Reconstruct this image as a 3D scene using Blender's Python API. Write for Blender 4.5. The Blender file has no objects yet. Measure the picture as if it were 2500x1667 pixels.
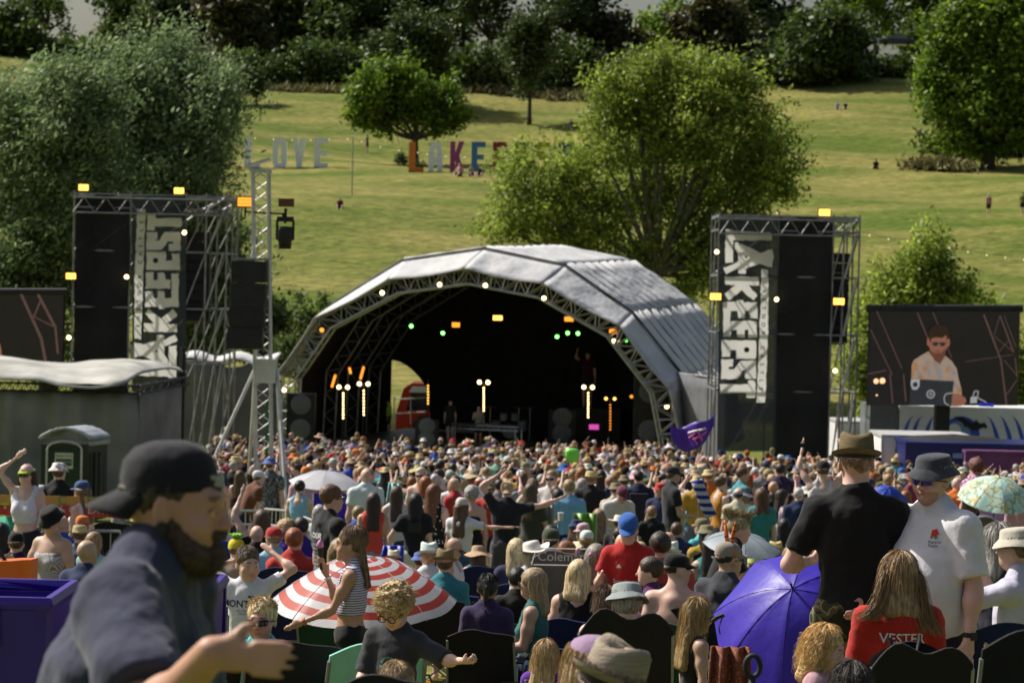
import bpy, math, random
import numpy as np
from mathutils import Vector, Matrix
from mathutils.bvhtree import BVHTree
R = math.radians
random.seed(7); rng = np.random.default_rng(7)
sc = bpy.context.scene
# ---------------------------------------------------------------- camera, sky, sun, exposure
FP, CX, CY = 5900.0, 1250.0, 833.5            # focal length and centre of the 2500 x 1667 photograph
PITCH, ROLL = math.atan((833.5-700)/FP), R(1.3)
cam = bpy.data.cameras.new('camera'); cam_o = bpy.data.objects.new('camera', cam)
sc.collection.objects.link(cam_o)
CM = (Matrix.Rotation(R(90)-PITCH, 4, 'X') @ Matrix.Rotation(ROLL, 4, 'Z'))
cam_o.matrix_world = CM
cam.sensor_width = 36; cam.lens = 36*FP/2500; cam.clip_end = 6000; cam.clip_start = .2
cam.dof.use_dof = True; cam.dof.focus_distance = 12.5; cam.dof.aperture_fstop = 6.3
sc.camera = cam_o
SUN = Vector((-.60, .33, .73)).normalized()
w = bpy.data.worlds.new('World'); sc.world = w; w.use_nodes = True
nt = w.node_tree; sky = nt.nodes.new('ShaderNodeTexSky'); sky.sky_type = 'NISHITA'; sky.sun_disc = False
sky.sun_elevation = math.asin(SUN.z); sky.sun_rotation = math.atan2(SUN.x, SUN.y)
sky.air_density = 1.3; sky.dust_density = 5.0; sky.ozone_density = 1.0
nt.nodes['Background'].inputs[1].default_value = .07
nt.links.new(sky.outputs[0], nt.nodes['Background'].inputs[0])
sun = bpy.data.lights.new('sun', 'SUN'); sun.energy = 5.0; sun.angle = R(.53); sun.color = (1, .945, .85)
sun_o = bpy.data.objects.new('sun', sun); sc.collection.objects.link(sun_o)
sun_o.rotation_euler = (-SUN).to_track_quat('-Z', 'Y').to_euler()
sc.view_settings.view_transform = 'Standard'; sc.view_settings.look = 'None'
sc.view_settings.exposure = .26; sc.view_settings.gamma = 1
sc.cycles.max_bounces = 6; sc.cycles.diffuse_bounces = 2; sc.cycles.transparent_max_bounces = 12
sc.cycles.use_denoising = True

def P(px, py, D):                              # the point at depth D seen at a pixel of the photograph
    d = CM.to_3x3() @ Vector(((px-CX)/FP, -(py-CY)/FP, -1)); return d*(D/d.y)
GP = [(-60,-1.5),(0,-1.8),(4.8,-2.1),(10.5,-2.5),(14,-2.90),(18,-3.32),(21.5,-3.64),(26,-3.99),(31,-4.34),(36,-4.62),(42,-4.97),(55,-5.72),(65,-6.28),(80,-6.95),
      (95,-7.2),(112,-7.1),(125,-5.6),(138,-3.6),(150,-1.2),(165,2.2),(179,5.6),(200,9.0),(215,11.0),(229,12.9),(250,16.6),(280,22.8),(300,27.2),(325,31.5),(360,34),(420,35),(900,36),(4000,30)]
_gx = np.linspace(-60, 4000, 8121); _gz = np.interp(_gx, [a for a, b in GP], [b for a, b in GP])
_k = np.hanning(15); _k /= _k.sum(); _gs = np.convolve(np.pad(_gz, 7, 'edge'), _k, 'valid')
_gw = np.clip((_gx-20)/60, 0, 1); _gz = _gz*(1-_gw)+_gs*_gw
def ground(x, y):
    z = np.interp(y, _gx, _gz); a = np.clip((np.asarray(y)-140)/60, 0, 1)*np.clip((460-np.asarray(y))/100, 0, 1)
    return z + a*(.7*np.sin(x*.045+y*.02)+.45*np.sin(x*.11-y*.06+1)+.25*np.sin(x*.23+y*.17))
# ---------------------------------------------------------------- materials
M = {}
def node(t, kind, **kw):
    n = t.nodes.new(kind)
    for k, v in kw.items(): setattr(n, k, v)
    return n
def mat(name, c=(.5,.5,.5), c2=None, sc_=(6,6,6), rough=.7, metal=0, bump=0, bsc=None, emit=None, es=0, src=None, alpha=1,
        detail=4, coord='Object', transl=0, spec=.4, vary=.0, lo=.35, hi=.65, island=0, sheen=0):
    m = bpy.data.materials.new(name); m.use_nodes = True; t = m.node_tree; L = t.links
    b = t.nodes['Principled BSDF']; b.inputs['Roughness'].default_value = rough; b.inputs['Metallic'].default_value = metal
    b.inputs['Specular IOR Level'].default_value = spec
    if sheen: b.inputs['Sheen Weight'].default_value = sheen
    tc = node(t, 'ShaderNodeTexCoord'); mp = node(t, 'ShaderNodeMapping'); mp.inputs['Scale'].default_value = sc_
    L.new(tc.outputs[coord], mp.inputs[0]); nz = node(t, 'ShaderNodeTexNoise'); nz.inputs['Scale'].default_value = 1
    nz.inputs['Detail'].default_value = detail; L.new(mp.outputs[0], nz.inputs['Vector'])
    mr = node(t, 'ShaderNodeMapRange'); mr.inputs[1].default_value = lo; mr.inputs[2].default_value = hi; L.new(nz.outputs[0], mr.inputs[0])
    mix = node(t, 'ShaderNodeMix', data_type='RGBA'); L.new(mr.outputs[0], mix.inputs[0])
    if src:                                    # colour taken from the object or from a colour attribute
        if src == 'obj': s_ = node(t, 'ShaderNodeObjectInfo').outputs['Color']
        else: s_ = node(t, 'ShaderNodeVertexColor', layer_name='Col').outputs[0]
        if src == 'both':
            mm = node(t, 'ShaderNodeMix', data_type='RGBA', blend_type='MULTIPLY'); mm.inputs[0].default_value = 1
            L.new(s_, mm.inputs[6]); L.new(node(t, 'ShaderNodeObjectInfo').outputs['Color'], mm.inputs[7]); s_ = mm.outputs[2]
        hs = node(t, 'ShaderNodeHueSaturation'); hs.inputs['Value'].default_value = 1-vary; L.new(s_, hs.inputs['Color'])
        h2 = node(t, 'ShaderNodeHueSaturation'); h2.inputs['Value'].default_value = 1+vary; L.new(s_, h2.inputs['Color'])
        L.new(hs.outputs[0], mix.inputs[6]); L.new(h2.outputs[0], mix.inputs[7])
    else:
        mix.inputs[6].default_value = (*c, 1); mix.inputs[7].default_value = (*(c2 or tuple(x*.85 for x in c)), 1)
    col = mix.outputs[2]
    if island:
        g = node(t, 'ShaderNodeNewGeometry'); m2 = node(t, 'ShaderNodeMapRange'); m2.inputs[3].default_value = 1-island; m2.inputs[4].default_value = 1+island
        L.new(g.outputs['Random Per Island'], m2.inputs[0]); h3 = node(t, 'ShaderNodeHueSaturation')
        L.new(m2.outputs[0], h3.inputs['Value']); L.new(col, h3.inputs['Color']); col = h3.outputs[0]
    L.new(col, b.inputs['Base Color'])
    if bump:
        nb = node(t, 'ShaderNodeTexNoise'); nb.inputs['Scale'].default_value = 1; nb.inputs['Detail'].default_value = 3
        m3 = node(t, 'ShaderNodeMapping'); m3.inputs['Scale'].default_value = bsc or sc_; L.new(tc.outputs[coord], m3.inputs[0]); L.new(m3.outputs[0], nb.inputs['Vector'])
        bp = node(t, 'ShaderNodeBump'); bp.inputs['Distance'].default_value = bump; L.new(nb.outputs[0], bp.inputs['Height']); L.new(bp.outputs[0], b.inputs['Normal'])
    if emit: b.inputs['Emission Color'].default_value = (*emit, 1); b.inputs['Emission Strength'].default_value = es
    out = t.nodes['Material Output']
    if transl:
        tr = node(t, 'ShaderNodeBsdfTranslucent'); ms = node(t, 'ShaderNodeMixShader'); ms.inputs[0].default_value = transl
        L.new(col, tr.inputs[0]); L.new(b.outputs[0], ms.inputs[1]); L.new(tr.outputs[0], ms.inputs[2]); L.new(ms.outputs[0], out.inputs[0])
    if alpha < 1: b.inputs['Alpha'].default_value = alpha
    M[name] = m; return m
mat('cloth', src='obj', vary=.06, sc_=(9,9,9), rough=.85, bump=.012, bsc=(10,10,7), spec=.2, sheen=.15)
mat('satin', src='obj', vary=.04, sc_=(5,5,5), rough=.55, bump=.008, bsc=(9,9,5), spec=.35)
mat('skin', src='both', vary=.07, sc_=(14,14,14), rough=.5, bump=.0006, bsc=(300,300,300), spec=.4)
mat('hair', src='obj', vary=.42, sc_=(70,70,9), rough=.5, bump=.006, bsc=(90,90,12), spec=.45, island=.25)
mat('curls', src='obj', vary=.4, sc_=(38,38,38), rough=.55, bump=.02, bsc=(48,48,48), spec=.4, island=.25)
mat('straw', src='obj', vary=.16, sc_=(14,14,120), rough=.85, bump=.003, bsc=(60,60,200), spec=.2)
mat('print', src='obj', vary=.5, sc_=(22,22,22), rough=.85, bump=.01, bsc=(10,10,7), spec=.2, lo=.47, hi=.53)
mat('crowdcol', src='attr', vary=.12, sc_=(6,6,6), rough=.85, bump=.01, bsc=(12,12,9), spec=.2)
mat('metal', (.52,.53,.55), (.4,.41,.43), rough=.38, metal=.75, bump=.001, bsc=(30,30,30))
mat('scaffold', (.33,.34,.35), (.2,.2,.2), rough=.5, metal=.5, sc_=(3,3,3))
mat('white_metal', (.62,.62,.62), (.45,.45,.46), rough=.45, metal=.2, sc_=(3,3,3))
mat('black', (.012,.012,.013), (.02,.02,.021), rough=.6, bump=.002, bsc=(20,20,20))
mat('black_cloth', (.012,.012,.014), (.02,.02,.022), rough=.9, bump=.03, bsc=(2,2,2), spec=.15)
mat('glass_dark', (.01,.01,.015), rough=.12, spec=.8)
mat('lens_blue', (.03,.05,.35), (.1,.05,.5), rough=.1, metal=.7, sc_=(40,40,40))
mat('amber', (1,.6,.15), emit=(1,.5,.08), es=3)
mat('amber_dim', (.9,.3,.05), emit=(1,.3,.03), es=1.6)
mat('bulb', (1,.85,.5), emit=(1,.72,.32), es=6)
mat('green_lamp', (.3,1,.3), emit=(.12,1,.1), es=9)
mat('white_paint', (.72,.72,.72), (.62,.62,.63), rough=.5, sc_=(2,2,2))
# ---------------------------------------------------------------- mesh helpers
COL = sc.collection
def wloc(o):
    v = Vector((0,0,0))
    while o: v = v+o.location; o = o.parent
    return v
def link(me, name, m, parent=None, smooth=False, color=None):
    o = bpy.data.objects.new(name, me); COL.objects.link(o)
    if m is not None and len(me.materials) == 0: me.materials.append(M[m] if isinstance(m, str) else m)
    if parent: o.parent = parent
    if color is not None: o.color = (*color, 1)
    return o
def mesh_np(v, f, smooth=True):
    me = bpy.data.meshes.new('m'); v = np.ascontiguousarray(v, dtype=np.float32); f = np.ascontiguousarray(f, dtype=np.int32)
    n, k = f.shape; me.vertices.add(len(v)); me.vertices.foreach_set('co', v.ravel()); me.loops.add(n*k); me.loops.foreach_set('vertex_index', f.ravel())
    me.polygons.add(n); me.polygons.foreach_set('loop_start', np.arange(0, n*k, k, dtype=np.int32))
    me.polygons.foreach_set('use_smooth', np.full(n, smooth)); me.update(calc_edges=True); return me
def tag(o, label=None, cat=None, group=None, kind=None):
    if label: o['label'] = label
    if cat: o['category'] = cat
    if group: o['group'] = group
    if kind: o['kind'] = kind
    return o
def thing(name, label, cat, loc, rz=0, group=None):
    o = bpy.data.objects.new(name, None); COL.objects.link(o); o.location = loc; o.rotation_euler[2] = rz; o.empty_display_size = .1
    return tag(o, label, cat, group)
def perp(d):
    d = Vector(d).normalized(); a = Vector((0,0,1)) if abs(d.z) < .9 else Vector((1,0,0)); u = d.cross(a).normalized(); return u, d.cross(u).normalized()
class MB:
    def __init__(s): s.v = []; s.f = []
    def add(s, vs, fs):
        n = len(s.v); s.v += [tuple(p) for p in vs]; s.f += [tuple(i+n for i in f) for f in fs]; return s
    def box(s, c, h, m=None):                  # centre, half sizes
        vs = [Vector((x*h[0], y*h[1], z*h[2])) for x in (-1,1) for y in (-1,1) for z in (-1,1)]
        if m: vs = [m @ p for p in vs]
        return s.add([p+Vector(c) for p in vs], [(0,1,3,2),(4,6,7,5),(0,4,5,1),(2,3,7,6),(0,2,6,4),(1,5,7,3)])
    def tube(s, pts, r, n=6, cap=True):
        pts = [Vector(p) for p in pts]; r = r if isinstance(r, (list, tuple)) else [r]*len(pts); vs = []; u = None
        for i, p in enumerate(pts):
            d = (pts[min(i+1, len(pts)-1)]-pts[max(i-1, 0)])
            d = d.normalized() if d.length > 1e-6 else Vector((0,0,1))
            if u is None: u, v = perp(d)
            else: u = (u-d*u.dot(d)).normalized(); v = d.cross(u)
            vs += [p+(u*math.cos(2*math.pi*k/n)+v*math.sin(2*math.pi*k/n))*r[i] for k in range(n)]
        fs = [(i*n+k, i*n+(k+1)%n, (i+1)*n+(k+1)%n, (i+1)*n+k) for i in range(len(pts)-1) for k in range(n)]
        if cap: fs += [tuple(range(n))[::-1], tuple((len(pts)-1)*n+k for k in range(n))]
        return s.add(vs, fs)
    def lathe(s, prof, n=24, c=(0,0,0), sx=1, sy=1, m=None, wob=None):
        vs = []
        for j, (r, z) in enumerate(prof):
            for k in range(n):
                a = 2*math.pi*k/n; dz = wob(a, r, z) if wob else 0
                p = Vector((r*math.cos(a)*sx, r*math.sin(a)*sy, z+dz)); vs.append((m @ p if m else p)+Vector(c))
        return s.add(vs, [(j*n+k, j*n+(k+1)%n, (j+1)*n+(k+1)%n, (j+1)*n+k) for j in range(len(prof)-1) for k in range(n)])
    def grid(s, fn, nu, nv, th=0):              # a sheet fn(u, v); th gives it a thickness along its normals
        g = [[Vector(fn(i/nu, j/nv)) for j in range(nv+1)] for i in range(nu+1)]; W_ = nv+1
        if not th: return s.add([p for r_ in g for p in r_], [(i*W_+j, (i+1)*W_+j, (i+1)*W_+j+1, i*W_+j+1) for i in range(nu) for j in range(nv)])
        a, b = [], []
        for i in range(nu+1):
            for j in range(nv+1):
                du = g[min(i+1, nu)][j]-g[max(i-1, 0)][j]; dv = g[i][min(j+1, nv)]-g[i][max(j-1, 0)]; n_ = du.cross(dv)
                n_ = n_.normalized() if n_.length > 1e-9 else Vector((0,0,1)); a.append(g[i][j]+n_*th/2); b.append(g[i][j]-n_*th/2)
        N = len(a); fs = []
        for i in range(nu):
            for j in range(nv):
                q = (i*W_+j, (i+1)*W_+j, (i+1)*W_+j+1, i*W_+j+1); fs += [q, tuple(x+N for x in q[::-1])]
        for i in range(nu): fs += [(i*W_, i*W_+N, (i+1)*W_+N, (i+1)*W_), (i*W_+nv, (i+1)*W_+nv, (i+1)*W_+nv+N, i*W_+nv+N)]
        for j in range(nv): fs += [(j, j+1, j+1+N, j+N), (nu*W_+j, nu*W_+j+N, nu*W_+j+1+N, nu*W_+j+1)]
        return s.add(a+b, fs)
    def prism(s, poly, th, fn):                 # 2-D outline extruded, fn(u, v, w) gives the 3-D point
        n = len(poly); return s.add([fn(u, v, 0) for u, v in poly]+[fn(u, v, th) for u, v in poly],
                     [tuple(range(n))[::-1], tuple(range(n, 2*n))]+[(i, (i+1)%n, (i+1)%n+n, i+n) for i in range(n)])
    def truss(s, a, b, w_, r=.025, rb=.012, n=None, side=None, sides=4):
        a, b = Vector(a), Vector(b); d = b-a; L_ = d.length; u = Vector(side).normalized() if side else perp(d)[0]; u = (u-d.normalized()*u.dot(d.normalized())).normalized(); v = d.normalized().cross(u)
        cs = [(u*i+v*j)*w_/2 for i, j in ((-1,-1),(1,-1),(1,1),(-1,1))] if sides == 4 else [(u*i+v*j)*w_/2 for i, j in ((-1,-.6),(1,-.6),(0,1))]
        for c in cs: s.tube([a+c, b+c], r, 6)
        n = n or max(2, round(L_/w_))
        for k in range(len(cs)):
            c1, c2 = cs[k], cs[(k+1) % len(cs)]
            for i in range(n):
                p, q = (c1, c2) if i % 2 else (c2, c1); s.tube([a+d*(i/n)+p, a+d*((i+1)/n)+q], rb, 4, False)
        return s
    def build(s, name, m, parent=None, smooth=False, local=False, color=None, merge=False):
        me = bpy.data.meshes.new(name); off = Vector((0,0,0)) if (local or parent is None) else wloc(parent)
        vs = [(p[0]-off.x, p[1]-off.y, p[2]-off.z) for p in s.v] if off.length else s.v
        me.from_pydata(vs, [], s.f)
        if smooth: me.polygons.foreach_set('use_smooth', [True]*len(me.polygons))
        me.update(); return link(me, name, m, parent, color=color)
def text_pts(s, size=1.0, bold=0.0, font_align='CENTER', res=3):
    c = bpy.data.curves.new('t', 'FONT'); c.body = s; c.size = size; c.align_x = font_align; c.align_y = 'CENTER'; c.offset = bold*size*.02; c.resolution_u = res; c.fill_mode = 'FRONT'
    o = bpy.data.objects.new('t', c); COL.objects.link(o); dg = bpy.context.evaluated_depsgraph_get(); me = o.evaluated_get(dg).to_mesh()
    vs = [tuple(v.co) for v in me.vertices]; fs = [tuple(p.vertices) for p in me.polygons]; o.evaluated_get(dg).to_mesh_clear()
    bpy.data.objects.remove(o); bpy.data.curves.remove(c); return vs, fs
def text(name, s, size, m, parent, fn, bold=.0):   # fn(u, v) -> world point
    vs, fs = text_pts(s, size, bold); mb = MB(); mb.add([fn(v[0], v[1]) for v in vs], fs); return mb.build(name, m, parent)
def axes(o, u, v):
    o, u, v = Vector(o), Vector(u), Vector(v); return lambda a, b, c=0: o+u*a+v*b+u.cross(v)*c
# ================================================================ the setting: field, hill, trees
mat('grass_hill', (.105,.148,.022), (.27,.24,.078), sc_=(.05,.16,.12), rough=.95, bump=.25, bsc=(1.2,2.5,2), spec=.1, detail=9, lo=.36, hi=.64)
t = M['grass_hill'].node_tree; b_ = t.nodes['Principled BSDF']; src = b_.inputs['Base Color'].links[0].from_socket
n2 = node(t, 'ShaderNodeTexNoise'); n2.inputs['Scale'].default_value = 1; n2.inputs['Detail'].default_value = 8; n2.inputs['Roughness'].default_value = .7
mp2 = node(t, 'ShaderNodeMapping'); mp2.inputs['Scale'].default_value = (.9,2.2,1.8); tcg = [n for n in t.nodes if n.type == 'TEX_COORD'][0]
t.links.new(tcg.outputs['Object'], mp2.inputs[0]); t.links.new(mp2.outputs[0], n2.inputs['Vector'])
mx = node(t, 'ShaderNodeMix', data_type='RGBA', blend_type='MULTIPLY'); mx.inputs[0].default_value = 1; t.links.new(src, mx.inputs[6])
cr = node(t, 'ShaderNodeValToRGB'); cr.color_ramp.elements[0].position = .36; cr.color_ramp.elements[0].color = (.42,.5,.42,1); cr.color_ramp.elements[1].position = .6; cr.color_ramp.elements[1].color = (1.08,1.06,1,1)
t.links.new(n2.outputs[0], cr.inputs[0]); t.links.new(cr.outputs[0], mx.inputs[7]); t.links.new(mx.outputs[2], b_.inputs['Base Color'])
xs = np.concatenate([np.linspace(-1500,-130,12), np.linspace(-120,170,146), np.linspace(180,1500,12)])
ys = np.concatenate([np.linspace(-40,0,5), np.linspace(1,120,120), np.linspace(121.5,420,200), np.linspace(440,3800,16)])
X, Y = np.meshgrid(xs, ys, indexing='ij'); Z = ground(X, Y)
Z = Z + np.where((Y > 120) & (Y < 420), .06*np.sin(X*1.3+np.sin(Y*.9)*2)*np.sin(Y*1.1), 0)
ii = np.arange(len(xs)*len(ys)).reshape(len(xs), len(ys))
fq = np.stack([ii[:-1,:-1], ii[1:,:-1], ii[1:,1:], ii[:-1,1:]], -1).reshape(-1, 4)
g = link(mesh_np(np.stack([X, Y, Z], -1).reshape(-1, 3), fq), 'ground', 'grass_hill'); tag(g, 'sunlit grass slope with dry yellow patches', kind='structure')
# grass blades on the nearest ground
nb = 60000; gx = rng.uniform(-4.5, 4.5, nb); gy = 6+rng.random(nb)*14; gz = ground(gx, gy); a = rng.uniform(0, 6.3, nb); hh = rng.uniform(.03, .08, nb); ww = .006
lean = rng.normal(0, .02, (nb, 2)); dx, dy = np.cos(a)*ww, np.sin(a)*ww
V = np.stack([np.stack([gx-dx, gy-dy, gz], -1), np.stack([gx+dx, gy+dy, gz], -1), np.stack([gx+lean[:,0], gy+lean[:,1], gz+hh], -1)], 1).reshape(-1, 3)
mat('blade', (.2,.2,.05), (.4,.35,.14), sc_=(2,2,2), rough=.8, island=.3, transl=.2)
tag(link(mesh_np(V, np.arange(nb*3).reshape(-1, 3), False), 'grass', 'blade'), 'short trampled grass between the camping chairs', kind='stuff')
# ---- foliage
mat('bark', (.10,.08,.06), (.05,.04,.03), sc_=(8,8,2), rough=.9, bump=.05, bsc=(10,10,2))
mat('bark_pale', (.2,.18,.15), (.1,.09,.07), sc_=(8,8,2), rough=.9, bump=.05, bsc=(10,10,2))
def leafmat(n, a, b, tr=.3): mat(n, a, b, sc_=(.5,.5,.5), rough=.55, island=.6, transl=tr, spec=.45, detail=3)
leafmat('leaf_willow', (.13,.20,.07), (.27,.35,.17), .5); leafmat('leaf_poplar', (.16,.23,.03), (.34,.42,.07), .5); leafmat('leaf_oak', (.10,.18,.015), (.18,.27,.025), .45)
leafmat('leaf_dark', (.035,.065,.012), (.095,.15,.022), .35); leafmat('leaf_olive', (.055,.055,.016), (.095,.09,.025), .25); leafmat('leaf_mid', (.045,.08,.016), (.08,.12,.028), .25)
def leaves(centres, n_per, spread, size, up=.9, elong=1.0, flow=None):
    N = len(centres)*n_per; c = np.repeat(centres, n_per, 0)+rng.normal(0, 1, (N, 3))*np.asarray(spread)
    nrm = rng.normal(0, 1, (N, 3)); nrm[:,2] += up; nrm /= np.linalg.norm(nrm, axis=1)[:,None]
    u = rng.normal(0, 1, (N, 3)) if flow is None else rng.normal(0, .45, (N, 3))+np.asarray(flow)
    u -= nrm*(u*nrm).sum(1)[:,None]; u /= np.linalg.norm(u, axis=1)[:,None]; v = np.cross(nrm, u)
    s = size*rng.uniform(.55, 1.35, (N, 1)); u = u*s*elong; v = v*s*.55
    V = np.stack([c-u, c+v*.9-u*.1, c+u, c-v*.9-u*.1], 1).reshape(-1, 3)
    return V
def crown_centres(lobes, n):
    L = np.array([l[:3] for l in lobes], float); Rr = np.array([(l[3:6] if len(l) > 4 else (l[3],)*3) for l in lobes], float)
    wgt = (Rr[:,0]*Rr[:,2]); n1 = int(n*.5); idx = rng.choice(len(lobes), n1, p=wgt/wgt.sum()); d = rng.normal(0, 1, (n1, 3)); d /= np.linalg.norm(d, axis=1)[:,None]
    bump = .92+.16*np.sin(d[:,0]*5+idx*2.1+d[:,2]*4)+.13*np.sin(d[:,1]*9+d[:,2]*7+idx)+.1*np.sin(d[:,0]*17+d[:,2]*13+idx*3)
    A = L[idx]+d*(rng.random(n1)**.42*bump)[:,None]*Rr[idx]
    n2 = n-n1; per = 7; ns = n2//per+1; i2 = rng.choice(len(lobes), ns, p=wgt/wgt.sum()); e = rng.normal(0, 1, (ns, 3)); e[:,2] += .35; e /= np.linalg.norm(e, axis=1)[:,None]
    s0 = L[i2]+e*Rr[i2]*.75; dr = e+np.array([.25,0,.55]); t_ = np.linspace(0, 1, per)[None,:,None]; ln = rng.uniform(.4,1.0,(ns,1,1))*np.minimum(1, 1.9/Rr[i2][:,None,:1])
    B = (s0[:,None,:]+dr[:,None,:]*t_*ln*Rr[i2][:,None,:1]).reshape(-1, 3)[:n2]
    return np.concatenate([A, B]), None
def trunk_mesh(mb, lobes, h, r, fork=.35, sub=3, lean=(0,0)):
    f = Vector((lean[0]*.4, lean[1]*.4, h*fork)); mb.tube([(0,0,-.6), (lean[0]*.1,0,h*fork*.3), f*.7, f], [r*1.35, r*.95, r*.82, r*.7], 8)
    for l in lobes:
        c = Vector(l[:3]); R_ = l[3]; mid = f.lerp(c, .5)+Vector((random.uniform(-.3,.3), random.uniform(-.3,.3), -.06*h*random.random()))
        mb.tube([f, mid, c], [r*.5, r*.3, r*.13], 6)
        for k in range(sub):
            d = Vector((random.gauss(0,1), random.gauss(0,1), random.gauss(.4,.8))).normalized(); s_ = mid.lerp(c, random.uniform(.2,1))
            mb.tube([s_, s_+d*R_*.45+Vector((0,0,.1*R_)), s_+d*R_*.85], [r*.14, r*.08, r*.03], 4)
def tree(name, label, base, h, lobes, leaf, n, lm, bark='bark', r=.3, npc=14, spread=.35, up=.9, elong=1, flow=None, fork=.35, cat='tree', group=None, sub=3, sz=None, dead=None):
    x, y = base; z = float(ground(x, y)); t_ = thing(name, label, cat, (x, y, z), 0, group)
    cc, _ = crown_centres(lobes, n); V = leaves(cc, npc, spread, leaf, up, elong, flow)
    link(mesh_np(V, np.arange(len(V)).reshape(-1, 4), False), 'crown', lm, t_)
    mb = MB(); trunk_mesh(mb, lobes, h, r, fork, sub); mb.build('trunk', bark, t_, local=True, smooth=True); return t_
def XY(px, D): p = P(px, 833, D); return p.x, D
def lobes_from_px(base, D, items, dy=1.0):     # crown masses read off as (px, py, radius in px), spread in depth
    x, y = base; z = float(ground(x, y)); out = []
    for i, it in enumerate(items):
        p = P(it[0]-(26 if D == 122 and it[0] > 470 else 0), it[1], D); r_ = it[2]*D/FP*.86; out.append((p.x-x, dy*r_*random.uniform(-.7,.7), p.z-z, r_, r_, r_*(it[3] if len(it) > 3 else 1)))
    return out
# two big wind-blown willows on the left
for i, (bx, D, items, lab) in enumerate([
    (120, 118, [(50,330,100),(150,260,90),(60,480,120),(180,380,120),(120,620,130),(20,700,100),(230,560,110),(60,300,60),(100,830,100),(250,700,90),(230,290,85)], 'big wind-blown willow at left, behind the left screen'),
    (430, 122, [(330,205,80,1.1),(430,205,85,1.2),(500,255,80),(380,300,120),(500,330,110),(300,420,120),(430,480,130),(500,430,72),(520,330,55),(330,600,110),(510,590,85),(480,720,95),(575,680,70),(450,860,90),(270,275,80),(540,250,40),(560,800,70)], 'tallest silvery willow behind the left speaker tower')]):
    b = XY(bx, D); lb = lobes_from_px(b, D, items, 1.3)
    tree('willow_tree', lab, b, 17, lb, .115, 7500 if i else 6500, 'leaf_willow', r=.45, npc=15, spread=(.42,.42,.3), elong=1.35, flow=(.5,0,.55), sub=4, group='trees behind the stage')
b = XY(1600, 126)
lb = lobes_from_px(b, 126, [(1555,235,75,1.3),(1640,200,55,1.4),(1500,270,80),(1700,230,80),(1800,270,70),(1860,330,70),(1470,380,85),(1590,330,100),(1720,360,110),(1840,420,85),(1380,440,80),(1280,500,80),(1230,560,70),(1330,560,80),(1500,500,90),(1620,470,90),(1750,480,90),(1880,440,70),(1930,460,45),(1440,590,80),(1700,590,90),(1820,560,60),(1770,670,80),(1550,640,60),(1260,400,50),(1680,700,60),(1600,165,26,2.2),(1495,190,22,2.2),(1560,175,20,2.4),(1760,190,30,1.8),(1820,220,26,1.8)], 1.2)
tree('poplar_tree', 'large bright green poplar rising behind the stage roof', b, 15, lb, .13, 4600, 'leaf_poplar', 'bark_pale', r=.4, npc=14, spread=(.42,.42,.24), elong=1.15, fork=.42, sub=4, group='trees behind the stage')
b = XY(2240, 112); lb = lobes_from_px(b, 112, [(2240,660,60,1.4),(2170,720,60),(2290,740,60),(2130,790,50),(2200,850,80),(2330,720,40),(2100,900,60),(2150,980,70),(2290,640,30,2),(2480,900,50),(2500,990,60),(2420,800,50)], 1)
tree('young_poplar', 'young pale green poplar beside the right video screen', b, 8, lb, .13, 2100, 'leaf_poplar', 'bark_pale', r=.14, npc=11, spread=.3, elong=1.2, group='trees behind the stage')
b = XY(745, 108); lb = lobes_from_px(b, 108, [(740,790,32,1.3),(770,820,36),(720,860,36),(760,880,40),(735,735,10,3),(785,740,8,3),(690,840,30)], 1)
tree('sapling', 'small dark sapling beside the left edge of the stage roof', b, 4.5, lb, .10, 420, 'leaf_dark', r=.08, npc=10, spread=.16, group='trees behind the stage')
b = XY(690, 112); lb = lobes_from_px(b, 112, [(690,800,40),(660,780,40),(640,860,60),(700,880,40)], 1)
tree('bush', 'blue green bush between the truss mast and the stage', b, 3.5, lb, .13, 420, 'leaf_mid', r=.08, npc=10, spread=.25, cat='bush', group='trees behind the stage')
# trees standing on the hill
b = XY(1003, 222)
tree('oak_tree', 'round bright green oak behind the orange letter L', b, 11, lobes_from_px(b, 222, [(900,240,50),(960,215,55),(1030,235,50),(1090,270,40),(930,290,45),(1000,270,55),(1070,300,40),(890,280,35),(1110,300,25),(950,185,30,1.2),(865,265,25),(1085,235,22)], 1.3), .26, 1300, 'leaf_oak', r=.38, npc=13, spread=.42, fork=.22)
b = XY(1280, 258)
tree('slim_tree', 'slim tall tree standing alone in mid hill with bare lower trunk', b, 15, lobes_from_px(b, 258, [(1290,70,40),(1270,110,40),(1310,130,40),(1280,160,42),(1320,80,35),(1255,130,25),(1275,235,14),(1295,190,28)], 1), .26, 560, 'leaf_mid', r=.22, npc=13, spread=.45, fork=.4)
b = XY(1015, 268)
tree('round_tree', 'dense round tree at the wood edge above the oak', b, 12, lobes_from_px(b, 268, [(1000,100,62),(950,130,45),(1060,120,48),(1000,170,60),(1050,180,40),(950,180,35)], 1), .3, 1100, 'leaf_mid', r=.35, npc=13, spread=.5)
b = XY(2400, 226)
tree('big_sycamore', 'huge sunlit sycamore at the right edge of the hill', b, 18, lobes_from_px(b, 226, [(2380,60,90),(2450,150,110),(2330,160,70),(2300,240,70),(2400,260,90),(2480,290,90),(2330,320,55),(2480,40,90),(2270,190,35),(2310,90,60),(2420,340,60)], 1.2), .3, 3600, 'leaf_oak', r=.6, npc=13, spread=.5)
b = XY(615, 262)
tree('hawthorn_bush', 'small bright bush at the wood edge above the willow', b, 4, lobes_from_px(b, 262, [(605,200,26),(625,220,22),(590,215,20)], 1), .25, 160, 'leaf_mid', r=.1, npc=12, spread=.35, cat='bush')
b = XY(985, 216)
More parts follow.
